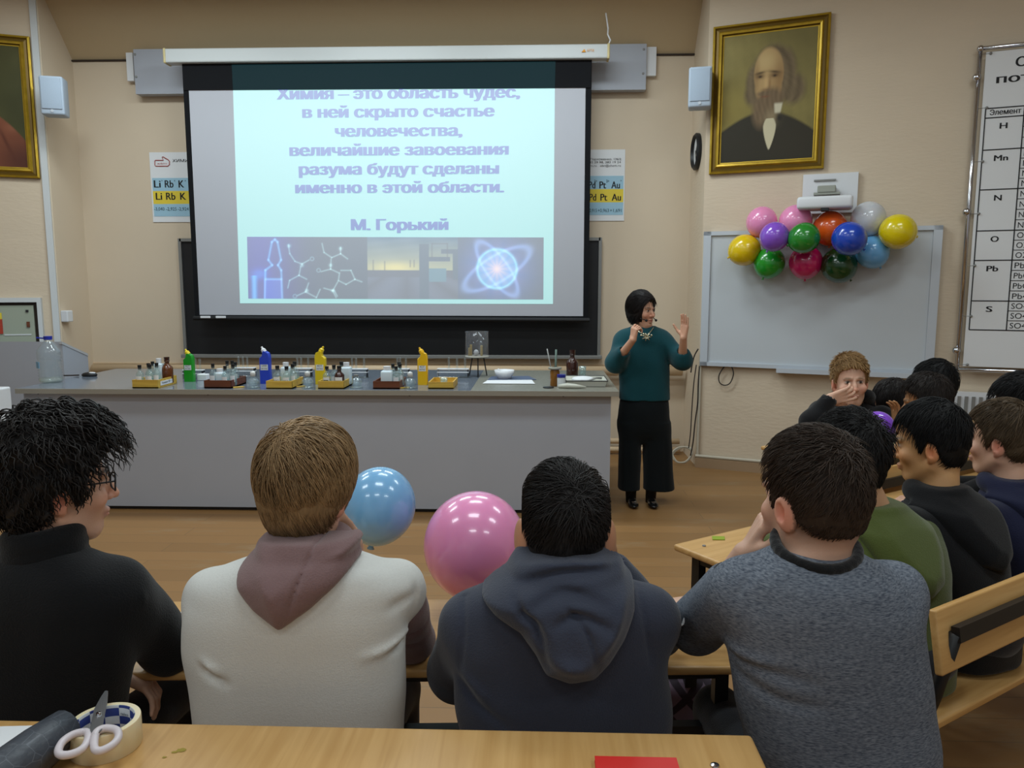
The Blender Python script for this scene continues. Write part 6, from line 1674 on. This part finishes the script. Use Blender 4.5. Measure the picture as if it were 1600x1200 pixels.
# --- boy in the cream hoodie with mauve hood
def boy_cream():
    Y = 1.60; t = person('fair-haired boy in cream hoodie with mauve hood, seen from behind', (W(470, 1100, Y)[0], Y, .45))
    H = Head(W(481, 770, 1.66), -12, -4, 4, 1.03)
    secs = low([sec(852, 432, 530, Y, .06), sec(866, 405, 562, Y, .08), sec(880, 362, 604, Y, .095), sec(898, 322, 632, Y, .105), sec(935, 298, 641, Y, .115), sec(1000, 295, 637, Y, .118), sec(1060, 304, 631, Y, .118), sec(1130, 312, 624, Y, .12)])
    n_ = W(480, 862, Y + .01)
    ra = [W(622, 915, Y + .03), W(646, 1000, 1.86), W(566, 893, 1.80)]
    la = [W(330, 930, Y + .03), W(356, 1010, 1.84), W(470, 1000, 2.0), (.058, .056, .042)]
    cream = fabric('cream jersey', (206, 206, 202), sc=300, sheen=.1, var=.03, bump=.15); mauve = fabric('mauve jersey', (126, 100, 100), sc=300, var=.04)
    body_mesh(t, H, SK_L, secs, 0, [ra, la], [(W(562, 886, 1.80), (-.10, -.25, .9), (-.75, -.5, 0), 1, dict(curl=((.1, .2, .15), (.2, .35, .2), (.4, .5, .3), (.5, .6, .4)), thumb=.6)), (la[2], (.9, .3, 0), (0, 0, -1), -1, {})], n_, hairc=(120, 98, 72))
    st = [([W(302, 1056, 1.47), W(325, 1068, 1.475), W(352, 1072, 1.48)], .009, -.010), ([W(304, 1047, 1.47), W(335, 1060, 1.475)], .010, .006), ([W(632, 1025, 1.47), W(600, 1036, 1.47), W(560, 1040, 1.475)], .010, .006), ([W(634, 1034, 1.47), W(600, 1046, 1.47)], .009, -.008), ([W(640, 960, 1.48), W(600, 972, 1.475)], .010, -.005),
          ([W(636, 880, 1.55), W(643, 930, 1.52), W(640, 1000, 1.52)], .006, -.008)]
    garment(t, 'hoodie', secs, 0, [[ra[0], ra[0] + (ra[1] - ra[0]) * .12, ra[0] + (ra[1] - ra[0]) * .25, (.060, .056, .02)], la], cream, seed=5, noise=(12, .0035), strokes=st)
    g = Grid(*bounds(ra, .1), .005); g.chain([ra[0] + (ra[1] - ra[0]) * .22, ra[1], ra[2] - (ra[2] - ra[1]) * .1], [.060, .056, .042], .02)
    g.noise(24, .005, 6)
    for f in (.3, .55, .8): p = ra[0] + (ra[1] - ra[0]) * f; g.stroke([p + np.array((.06, -.02, .01)), p + np.array((.03, -.06, -.012)), p + np.array((-.03, -.06, -.005))], .010, -.008)
    g.cone(ra[2] - (ra[2] - ra[1]) * .14, ra[2], .034, .034, .002, 's'); gmesh('sleeve', g, mauve, t)
    ol = [(350, 880), (368, 862), (392, 846), (430, 838), (480, 842), (520, 846), (556, 851), (572, 860), (556, 884), (520, 920), (482, 953), (438, 984), (396, 955), (364, 926), (352, 902)]
    o2 = [(W(x, y, Y - .12)[0] - secs_top(secs)[0], W(x, y, Y - .12)[2]) for x, y in ol]
    yb = Y - .15
    hood(t, secs, 0, o2, mauve, .055, .07, ((n_[0], n_[1] + .005, n_[2] + .0), .075, .078, -.28, .027), 3,
         strokes=[([W(474, 848, yb), W(470, 880, yb - .02), W(455, 930, yb - .02), W(441, 978, yb)], 0.0035, -0.0102), ([W(385, 848, yb), W(440, 852, yb - .01), W(520, 856, yb)], 0.0080, -0.0170), ([W(370, 872, yb), W(400, 905, yb - .02), W(430, 960, yb)], 0.0200, 0.0102), ([W(545, 862, yb), W(505, 905, yb - .02)], 0.0150, 0.0102)])
    hair(t, H, (146, 118, 84), [(-.13, -.085), (-.06, -.080), (-.035, -.06), (-.025, .0), (-.005, .018), (.012, .0), (.03, -.02), (.045, .03), (.07, .06), (.09, .075), (.12, .1)], thick=.017, top=.022, strands=4200, length=.085, whorl=(-.03, -.075, .12), lift=.06, grav=.5, seed=6, rad_=.0010, vary=.32, side_len=.6, wave=.3, lump=.002)
    trousers(t, (W(470, 1100, Y)[0], Y + .03), 0, JEANS)
def secs_top(secs): s = max(secs); return (s[1], s[2])
boy_cream()

# --- boy in the dark navy hoodie
def boy_navy():
    Y = 1.60; t = person('dark-haired boy in charcoal navy hoodie, seen from behind', (W(870, 1100, Y)[0], Y, .45))
    H = Head(W(883, 840, 1.66), 0, -4, 0, 1.05)
    secs = low([sec(882, 820, 940, Y, .06), sec(896, 790, 968, Y, .082), sec(915, 755, 1000, Y, .095), sec(940, 722, 1026, Y, .108), sec(985, 705, 1040, Y, .118), sec(1050, 712, 1046, Y, .12), sec(1130, 722, 1048, Y, .122)])
    n_ = W(882, 892, Y)
    la = [W(735, 975, Y + .01), W(714, 1048, 1.80), W(800, 1010, 2.0)]
    ra = [W(1012, 965, Y + .01), W(1022, 985, 1.86), W(955, 885, 1.80)]
    m = fabric('charcoal navy fleece', (52, 56, 70), sc=280, sheen=.2, var=.04)
    body_mesh(t, H, SK_D, secs, 0, [la, ra], [(W(957, 888, 1.80), (-.25, -.35, .85), (-.75, -.4, 0), 1, dict(curl=(.4, .5, .4), thumb=.4)), (la[2], (.9, .3, 0), (0, 0, -1), 1, {})], n_, hairc=(34, 30, 30), fade=(-.075, .04), ear=1.55)
    st = [([W(715, 1085, 1.47), W(745, 1120, 1.47), W(790, 1142, 1.475)], .010, -.008), ([W(720, 1075, 1.47), W(760, 1108, 1.47)], .012, .006), ([W(718, 930, 1.52), W(722, 1000, 1.49), W(716, 1060, 1.49)], .005, -.006), ([W(1000, 925, 1.52), W(1012, 990, 1.49), W(1020, 1050, 1.49)], .005, -.005)]
    garment(t, 'hoodie', secs, 0, [la + [(.072, .07, .044)], ra + [(.07, .06, .042), .95]], m, seed=8, noise=(12, .004), strokes=st)
    ol = [(746, 948), (762, 932), (800, 900), (845, 878), (900, 870), (950, 874), (985, 898), (1002, 930), (996, 965), (978, 1000), (955, 1032), (930, 1056), (890, 1062), (852, 1048), (836, 1018), (812, 988), (772, 968)]
    o2 = [(W(x, y, Y - .12)[0] - secs_top(secs)[0], W(x, y, Y - .12)[2]) for x, y in ol]; yb = Y - .17
    hood(t, secs, 0, o2, m, .075, .06, ((n_[0], n_[1] + .005, n_[2] + .006), .082, .08, -.25, .028), 7,
         strokes=[([W(806, 950, yb), W(818, 968, yb), W(840, 990, yb - .02), W(855, 1040, yb)], 0.0085, -0.0228), ([W(820, 960, yb), W(880, 945, yb - .02), W(950, 952, yb)], 0.0110, -0.0190), ([W(870, 985, yb - .02), W(905, 972, yb - .02), W(955, 985, yb)], 0.0085, -0.0152), ([W(810, 935, yb), W(880, 915, yb), W(965, 915, yb)], 0.0102, -0.0228), ([W(885, 960, yb - .02), W(920, 1000, yb - .02), W(935, 1050, yb)], 0.0068, -0.0133), ([W(985, 930, yb), W(965, 985, yb), W(930, 1030, yb)], 0.0119, 0.0152), ([W(840, 1010, yb - .01), W(875, 1040, yb - .02), W(925, 1040, yb)], 0.0170, 0.0152)])
    hair(t, H, (32, 28, 27), LINE_FADE, thick=.007, top=.03, strands=3000, length=.055, whorl=(.02, -.085, .09), lift=.28, grav=.15, seed=9, rad_=.0011, vary=.35, side_len=.22, wave=.5, lump=.003)
    trousers(t, (W(870, 1100, Y)[0], Y + .03), 0, DARK)
boy_navy()

# --- boy in the grey melange sweatshirt
def boy_grey():
    Y = 1.50; t = person('short-haired boy in grey melange sweatshirt, cheek on his hand', (W(1310, 1150, Y)[0], Y, .45))
    H = Head(W(1269, 783, 1.53), 27, -4, -4, 1.02)
    secs = low([sec(858, 1212, 1338, Y, .062), sec(872, 1186, 1368, Y, .082), sec(890, 1158, 1402, Y, .098), sec(920, 1140, 1430, Y, .11), sec(985, 1136, 1440, Y, .118), sec(1080, 1150, 1450, Y, .12), sec(1190, 1176, 1460, Y, .125)], a=.17)
    n_ = W(1274, 866, Y)
    la = [W(1160, 928, Y + .02), W(1088, 978, 1.76), W(1164, 864, 1.63)]
    ra = [W(1395, 925, Y + .03), W(1380, 1020, 1.82), W(1112, 940, 1.97)]
    m = bpy.data.materials.new('grey melange jersey'); m.use_nodes = True; nt = m.node_tree; b = nt.nodes['Principled BSDF']; b.inputs['Roughness'].default_value = .85; b.inputs['Specular IOR Level'].default_value = .15
    tc = nt.nodes.new('ShaderNodeTexCoord'); mp = nt.nodes.new('ShaderNodeMapping'); mp.inputs['Scale'].default_value = (110, 110, 520); nt.links.new(tc.outputs['Object'], mp.inputs[0])
    n = nt.nodes.new('ShaderNodeTexNoise'); n.inputs['Scale'].default_value = 1; n.inputs['Detail'].default_value = 3; nt.links.new(mp.outputs[0], n.inputs[0])
    cr = nt.nodes.new('ShaderNodeValToRGB'); cr.color_ramp.elements[0].position = .30; cr.color_ramp.elements[0].color = rgb(66, 73, 86); cr.color_ramp.elements[1].position = .72; cr.color_ramp.elements[1].color = rgb(126, 132, 142)
    nt.links.new(n.outputs['Fac'], cr.inputs[0]); nt.links.new(cr.outputs[0], b.inputs['Base Color'])
    body_mesh(t, H, SK_L, secs, 0, [la, ra], [(W(1163, 868, 1.635), (.36, -.22, .85), (.8, -.2, 0), -1, dict(curl=((.15, .25, .2), (.2, .3, .2), (.3, .4, .3), (.4, .5, .3)), thumb=.5)), (W(1104, 936, 1.98), (-.75, -.1, -.12), (0, -.2, -1), -1, dict(curl=(.5, .7, .5)))], n_, hairc=(60, 46, 38), fade=(-.08, .05), ear=1.1)
    st = [([W(1148, 1062, 1.38), W(1200, 1062, 1.375), W(1280, 1072, 1.375)], .012, -.007), ([W(1150, 1052, 1.38), W(1220, 1052, 1.375)], .012, .006), ([W(1165, 1080, 1.38), W(1225, 1105, 1.375), W(1290, 1110, 1.375)], .012, -.007), ([W(1225, 878, 1.45), W(1195, 910, 1.40), W(1160, 955, 1.39)], .0035, -.005), ([W(1370, 885, 1.42), W(1410, 930, 1.41), W(1428, 985, 1.41)], .0035, -.004)]
    garment(t, 'sweatshirt', secs, 0, [la + [(.072, .06, .045), .62], ra + [(.07, .06, .042)]], m, seed=11, noise=(12, .0035), strokes=st)
    # black neckband and wristband
    g = Grid(*bounds([n_ - .12, n_ + .12], .05), .0045)
    P_ = [n_ + np.array((.078 * math.cos(a), .074 * math.sin(a) + .0, .018 + .022 * math.sin(a))) for a in np.linspace(0, 2 * math.pi, 29)]
    for i in range(28): g.cone(P_[i], P_[i + 1], .0105, .0105, .006)
    bk = fabric('black rib', (18, 18, 20)); gmesh('neckband', g, bk, t)
    d = la[2] - la[1]; c = la[1] + d * .62; dn = nrm(d); mb = MB(); mb.tube([c - dn * .012, c + dn * .028], [.041, .036], 20); mb.build('cuff', bk, t, True)
    q = W(1069, 975, 1.62); mb = MB(); mb.tube([W(1070, 966, 1.665), W(1067, 975, 1.665), W(1060, 979, 1.665)], .003, 5); mb.build('sleeve_mark', M['whitep'], t)
    hair(t, H, (58, 46, 38), [(-.13, -.06), (-.06, -.05), (-.03, -.02), (-.02, .02), (.0, .035), (.012, .01), (.022, -.005), (.03, .02), (.045, .06), (.07, .085), (.085, .097), (.12, .12)], thick=.008, top=.018, strands=3600, length=.032, whorl=(.015, -.075, .085), lift=.30, grav=.1, seed=12, rad_=.0010, vary=.38, side_len=.35, wave=.3)
    trousers(t, (W(1310, 1150, Y)[0], Y + .05), 0, DARK)
boy_grey()

# --- seated figure in the wearer's own frame, for the block of benches on the right
def seated(label, hx_, hy_, Y, yb, yh, colr, gm, hairc, line, sc=1.0, pitch=-5, lean=.14, hood_=False, hkw=None, arms='desk', skin=SK_T, sk_fade=None, wide=1.0, roll=0, fface=True, seat=.465, brow=None, handpose=None, shift=0.0):
    hc = W(hx_, hy_, Y); yr = rad(yb); F_ = np.array((-math.sin(yr), math.cos(yr), 0)); S_ = np.array((math.cos(yr), math.sin(yr), 0))
    H = Head(hc, yh, pitch, roll, sc); zs = hc[2] - .165 * sc; hip = hc - F_ * (lean + .05) + S_ * shift; hip[2] = seat
    t = person(label, (hip[0], hip[1], seat))
    def S5(f, a, b, l): z = seat + (zs - seat) * f; c = hip + F_ * (lean * l); return (z, c[0], c[1], a * wide, b)
    secs = [S5(0, .165, .125, .0), S5(.2, .168, .128, .0), S5(.45, .165, .12, .25), S5(.7, .192, .122, .55), S5(.86, .198, .11, .8), S5(.95, .165, .095, .92), S5(1.02, .10, .078, 1.0), S5(1.07, .065, .06, 1.0)]
    top = hip + F_ * lean; zsh = seat + (zs - seat) * .86
    n_ = np.array((top[0], top[1], zs + .01))
    A = []; Hd = []
    for s in (1, -1):
        sh = top + S_ * .175 * wide * s + F_ * -.01; sh[2] = zsh
        e = sh + F_ * .17 + S_ * .06 * s; e[2] = max(zsh - .27, .82); w = e + F_ * .17 - S_ * .14 * s; w[2] = .80
        if handpose and s in handpose:
            tgt = H.w(handpose[s]); w = tgt - np.array((0, 0, .09)) + S_ * s * .01; e = sh + F_ * .20 + S_ * s * .04; e[2] = max(zsh - .2, .83)
            Hd.append((w, nrm(tgt - w) * .9 + np.array((0, 0, .2)), -S_ * s, s, dict(curl=(.35, .4, .3), thumb=.4)))
        else: Hd.append((w, F_ * .7 - S_ * s * .5, (0, 0, -1), s, dict(curl=(.3, .4, .3))))
        A.append([sh, e, w])
    body_mesh(t, H, skin, secs, yr, A, Hd, n_, h=.0045, hairc=hairc, fade=sk_fade, brow=brow)
    garment(t, gm, secs, yr, A, colr, seed=int(hx_), noise=(13, .004))
    if hood_:
        ol = [(-.15, .01), (-.10, .06), (0, .075), (.10, .06), (.15, .01), (.125, -.07), (.07, -.15), (0, -.18), (-.07, -.15), (-.125, -.07)]
        hood(t, secs, yr, [(a, zs - .01 + b) for a, b in ol], colr, .055, .06, ((n_[0], n_[1], n_[2] + .0), .082, .08, -.3, .027), int(hx_), h=.006)
    hair(t, H, hairc, line, **(hkw or {}))
    trousers(t, hip[:2], yr, DARK, feet=False)
    return t, H
HK = dict(thick=.010, top=.016, strands=1800, length=.045, lift=.25, rad_=.0012, vary=.3)
OL = fabric('olive fleece', (74, 84, 38), sc=280); BKF = fabric('black fleece', (14, 14, 17), sc=280, sheen=.15); NV = fabric('navy fleece', (28, 31, 56), sc=280, sheen=.15); KH = fabric('khaki jersey', (88, 80, 54), sc=280)
seated('dark-haired boy in olive green hoodie beside the grey sweatshirt', 1326, 722, 2.42, 24, 26, OL, 'hoodie', (26, 24, 24), LINE_M, 1.05, hood_=True, shift=.06, wide=1.1, hkw=dict(HK, seed=21, top=.026, length=.05, lift=.5), handpose={1: (.07, .06, -.07)})
seated('black-haired boy in black hoodie turned left, before the bench back', 1451, 697, 2.62, 32, 62, BKF, 'hoodie', (20, 19, 20), LINE_M, 1.04, hood_=True, pitch=-8, hkw=dict(HK, seed=22, top=.022, length=.05, lift=.15, grav=.5), skin=(196, 150, 104), brow=(40, 32, 28))
seated('brown-haired boy in navy hoodie at the right edge', 1562, 690, 2.85, 34, 48, NV, 'hoodie', (82, 66, 48), LINE_M, 1.04, hood_=True, hkw=dict(HK, seed=23, top=.018), skin=SK_L)
seated('dark-haired person cut off at the right edge behind the brown-haired boy', 1594, 646, 3.1, 34, 40, BKF, 'jacket', (24, 23, 24), LINE_M, 1.04, hkw=dict(HK, seed=24, top=.024, strands=1300, length=.06))
seated('short-haired boy resting his forehead on his hand near the radiator', 1447, 630, 4.0, 30, 68, KH, 'sweater', (40, 33, 30), LINE_M, 1.06, pitch=-14, lean=-.06, hkw=dict(HK, seed=25, strands=1300), skin=(196, 146, 104), handpose={1: (.0, .13, -.02)})
seated('black-haired person behind the boy with hand on forehead', 1458, 606, 4.4, 30, 55, BKF, 'jacket', (16, 15, 16), LINE_M, 1.04, hkw=dict(HK, seed=26, strands=1100, top=.022), skin=SK_T)
seated('long dark-haired person looking down beside the fair-haired boy', 1397, 634, 4.5, 28, 60, BKF, 'jacket', (34, 28, 27), LINE_BOB, 1.06, pitch=-25, hkw=dict(HK, seed=27, strands=1300, length=.1, lift=.0, grav=.9, ear_clear=False), skin=SK_L)

# --- fair-haired boy facing the camera
def boy_blond():
    Y = 4.12; t = person('fair-haired boy in black hoodie facing the camera, hand at his mouth', (W(1325, 700, Y)[0], Y + .05, .45))
    H = Head(W(1328, 599, Y), 172, 2, 3, 1.02)
    secs = low([sec(628, 1310, 1352, Y + .05, .062), sec(636, 1292, 1366, Y + .05, .085), sec(648, 1274, 1384, Y + .05, .10), sec(665, 1266, 1392, Y + .05, .115), sec(700, 1268, 1390, Y + .05, .12)], a=.17)
    n_ = W(1330, 628, Y + .05)
    la = [W(1284, 648, Y + .03), W(1270, 660, Y - .22), W(1295, 624, Y - .20)]
    ra = [W(1378, 650, Y + .03), W(1384, 690, Y - .1), W(1340, 690, Y - .25)]
    body_mesh(t, H, (216, 172, 148), secs, 0, [la, ra], [(W(1295, 624, Y - .20), (.9, .10, .22), (.2, .8, .15), -1, dict(curl=((.25, .3, .2), (.3, .35, .25), (.35, .4, .3), (.4, .45, .3)), thumb=.5)), (ra[2], (-.9, -.2, 0), (0, 0, -1), 1, {})], n_, h=.0035, hairc=(140, 108, 72), brow=(120, 92, 66))
    garment(t, 'hoodie', secs, 0, [la + [(.075, .062, .044), .95], ra], BKF, seed=31)
    o2 = [(-.13, n_[2] - .05), (-.11, n_[2] + .05), (-.0, n_[2] + .10), (.11, n_[2] + .05), (.13, n_[2] - .05), (0, n_[2] - .1)]
    hood(t, [(z, x, y, a, b) for (z, x, y, a, b) in secs], math.pi, o2, BKF, .06, .05, ((n_[0], n_[1] + .01, n_[2] + .02), .088, .085, -.35, .028), 5)
    hair(t, H, (158, 124, 82), [(-.13, -.05), (-.06, -.04), (-.03, .0), (-.01, .03), (.02, .0), (.03, .03), (.045, .06), (.07, .078), (.085, .088), (.12, .1)], thick=.008, top=.024, strands=2000, length=.03, whorl=(.02, -.07, .1), lift=.7, grav=-.2, seed=32, rad_=.0013, vary=.3, side_len=.35)
    trousers(t, (W(1325, 700, Y)[0], Y + .05), math.pi, DARK, fwd=.25, feet=False)
boy_blond()

# --- the speaker
def speaker_woman():
    Y = 5.86; t = person('woman with black bob in teal top and black culottes, speaking beside the bench', (W(1008, 790, Y)[0], Y, 0))
    H = Head(W(1003, 487, Y), -136, -2, 2, 1.0)
    secs = [sec(510, 986, 1024, Y, .055), sec(516, 974, 1034, Y, .085), sec(524, 965, 1043, Y, .105), sec(540, 963, 1045, Y, .125), sec(565, 966, 1045, Y, .14), sec(595, 966, 1046, Y, .14), sec(623, 967, 1046, Y, .135)]
    n_ = W(1006, 512, Y)
    la = [W(977, 532, Y), W(962, 567, Y - .10), W(989, 531, Y - .28)]
    ra = [W(1033, 532, Y), W(1066, 563, Y - .12), W(1068, 528, Y - .24)]
    legs = [[W(984, 640, Y), W(985, 700, Y), W(986, 786, Y + .02)], [W(1027, 640, Y), W(1022, 700, Y), W(1016, 786, Y + .02)]]
    teal = fabric('teal knit', (16, 66, 74), sc=240, sheen=.15); blk = fabric('black crepe', (13, 19, 22), sheen=.1)
    body_mesh(t, H, (206, 158, 132), secs, 0, [la, ra], [(W(989, 532, Y - .28), (.12, -.1, .9), (.75, .5, 0), 1, dict(curl=((.8, 1.0, .6), (.95, 1.1, .7), (1.0, 1.2, .7), (1.1, 1.2, .8)), thumb=.3, tc=.7, sc=.95)),
                                                         (W(1068, 528, Y - .24), (.03, -.05, .98), (-.75, -.5, 0), -1, dict(curl=(.05, .08, .05), spread=.03, thumb=.75, sc=.98))], n_, h=.0038, female=True, mouth=.004, legs=legs, lips=(150, 60, 62), brow=(48, 34, 30))
    garment(t, 'sweater', secs, 0, [la + [(.072, .062, .05), .42], ra + [(.072, .062, .05), .28]], teal, seed=41, noise=(11, .004), k=.06,
            strokes=[([W(975, 545, Y - .1), W(968, 565, Y - .14), W(975, 585, Y - .12)], .02, -.012), ([W(1040, 545, Y - .1), W(1046, 570, Y - .12)], .02, -.012)])
    g = Grid(*bounds([W(955, 610, Y) - .1, W(1062, 775, Y) + .1], .12), .007)
    g.stack([sec(618, 969, 1044, Y, .125), sec(645, 966, 1046, Y, .135), sec(675, 966, 1047, Y, .12), sec(690, 975, 1040, Y, .08)], .02)
    g.stack([sec(660, 968, 1004, Y, .11), sec(690, 966, 1001, Y, .11), sec(725, 966, 1000, Y, .115), sec(763, 965, 999, Y, .12)], .03)
    g.stack([sec(660, 1006, 1046, Y, .11), sec(690, 1005, 1049, Y, .11), sec(725, 1006, 1051, Y, .115), sec(763, 1006, 1054, Y, .12)], .03)
    g.noise(14, .004, 43)
    for x in (980, 1016, 1040): g.stroke([W(x, 690, Y - .11), W(x + 1, 765, Y - .12)], .014, -.009)
    gmesh('culottes', g, blk, t)
    for (x, s) in ((986, -1), (1016, 1)):
        an = W(x, 786, Y + .02); g = Grid(*bounds([(an[0] - .08, Y - .26, 0), (an[0] + .08, Y + .12, .12)], .02), .004)
        g.ell((an[0], Y - .12, .022), (.040, .085, .020), k=.015); g.ell((an[0], Y - .03, .035), (.034, .07, .030), k=.02); g.ell((an[0], Y + .03, .055), (.032, .042, .035), k=.02)
        g.cone((an[0], Y + .05, .05), (an[0], Y + .055, .004), .016, .010, .008); g.cone((an[0], Y + .01, .13), (an[0], Y - .02, .07), .045, .05, .01, 's')
        sh = gmesh('shoe', g, mat('black patent leather', rgb(16, 15, 16), .25, spec=.5), t, 1)
        mb = MB(); mb.rbox((an[0], Y - .14, .046), (.028, .02, .006), .002); mb.build('buckle', M['chrome'], sh)
    tg = MB()
    for L_ in legs: tg.tube([L_[1] + (L_[2] - L_[1]) * .3, L_[1] + (L_[2] - L_[1]) * .7, L_[2] + np.array((0, 0, -.03))], [.054, .044, .037], 14)
    tg.build('tights', mat('sheer black tights', rgb(24, 20, 20), .6), t, True)
    hair(t, H, (26, 20, 20), [(-.13, -.105), (.0, -.105), (.03, -.10), (.042, -.09), (.052, -.04), (.058, .03), (.072, .074), (.085, .086), (.12, .12)], thick=.022, top=.018, strands=2600, length=.08, whorl=(.03, .03, .13), sweep=(0, -.10, 0), lift=.0, grav=1.3, seed=44, rad_=.0013, vary=.25, side_len=.7, ear_clear=False, lump=.001)
    mb = MB(); R_ = [n_ + np.array((.075 * math.cos(a), -.075 + .06 * (1 - math.sin(a)) * 0 + .075 * math.sin(a) - .0, -.012 + .03 * math.sin(a))) for a in np.linspace(math.pi, 2 * math.pi, 15)]
    c = W(1010, 524, Y - .145)
    a0, a1 = W(993, 512, Y - .06), W(1021, 512, Y - .06)
    mb.tube([a0, W(999, 519, Y - .12), c, W(1016, 519, Y - .12), a1], .004, 6)
    for k in range(7): a = k * .9; mb.tube([c + np.array((0, -.006, -.012)), c + np.array((.035 * math.cos(a), -.010, -.012 + .03 * math.sin(a)))], [.007, .003], 6)
    for k in range(5): mb.sph(W(1002 + k * 4, 521 + (1 if k % 2 else 3), Y - .148), .008, 6)
    mb.build('necklace', mat('silver gilt', rgb(200, 196, 170), .25, metal=.8), t, True)
    mb = MB(); mb.tube([H.w((-.078, .0, -.01)), H.w((-.075, .05, -.045)), H.w((-.060, .085, -.062))], .003, 6); mb.sph(H.w((-.058, .09, -.063)), .010, 8)
    mb.tube([H.w((.078, .0, -.01)), H.w((.075, .05, -.045)), H.w((.060, .085, -.055))], .003, 6); mb.sph(H.w((.058, .09, -.057)), .010, 8)
    mb.build('headset_microphone', M['black'], t, True)
speaker_woman()
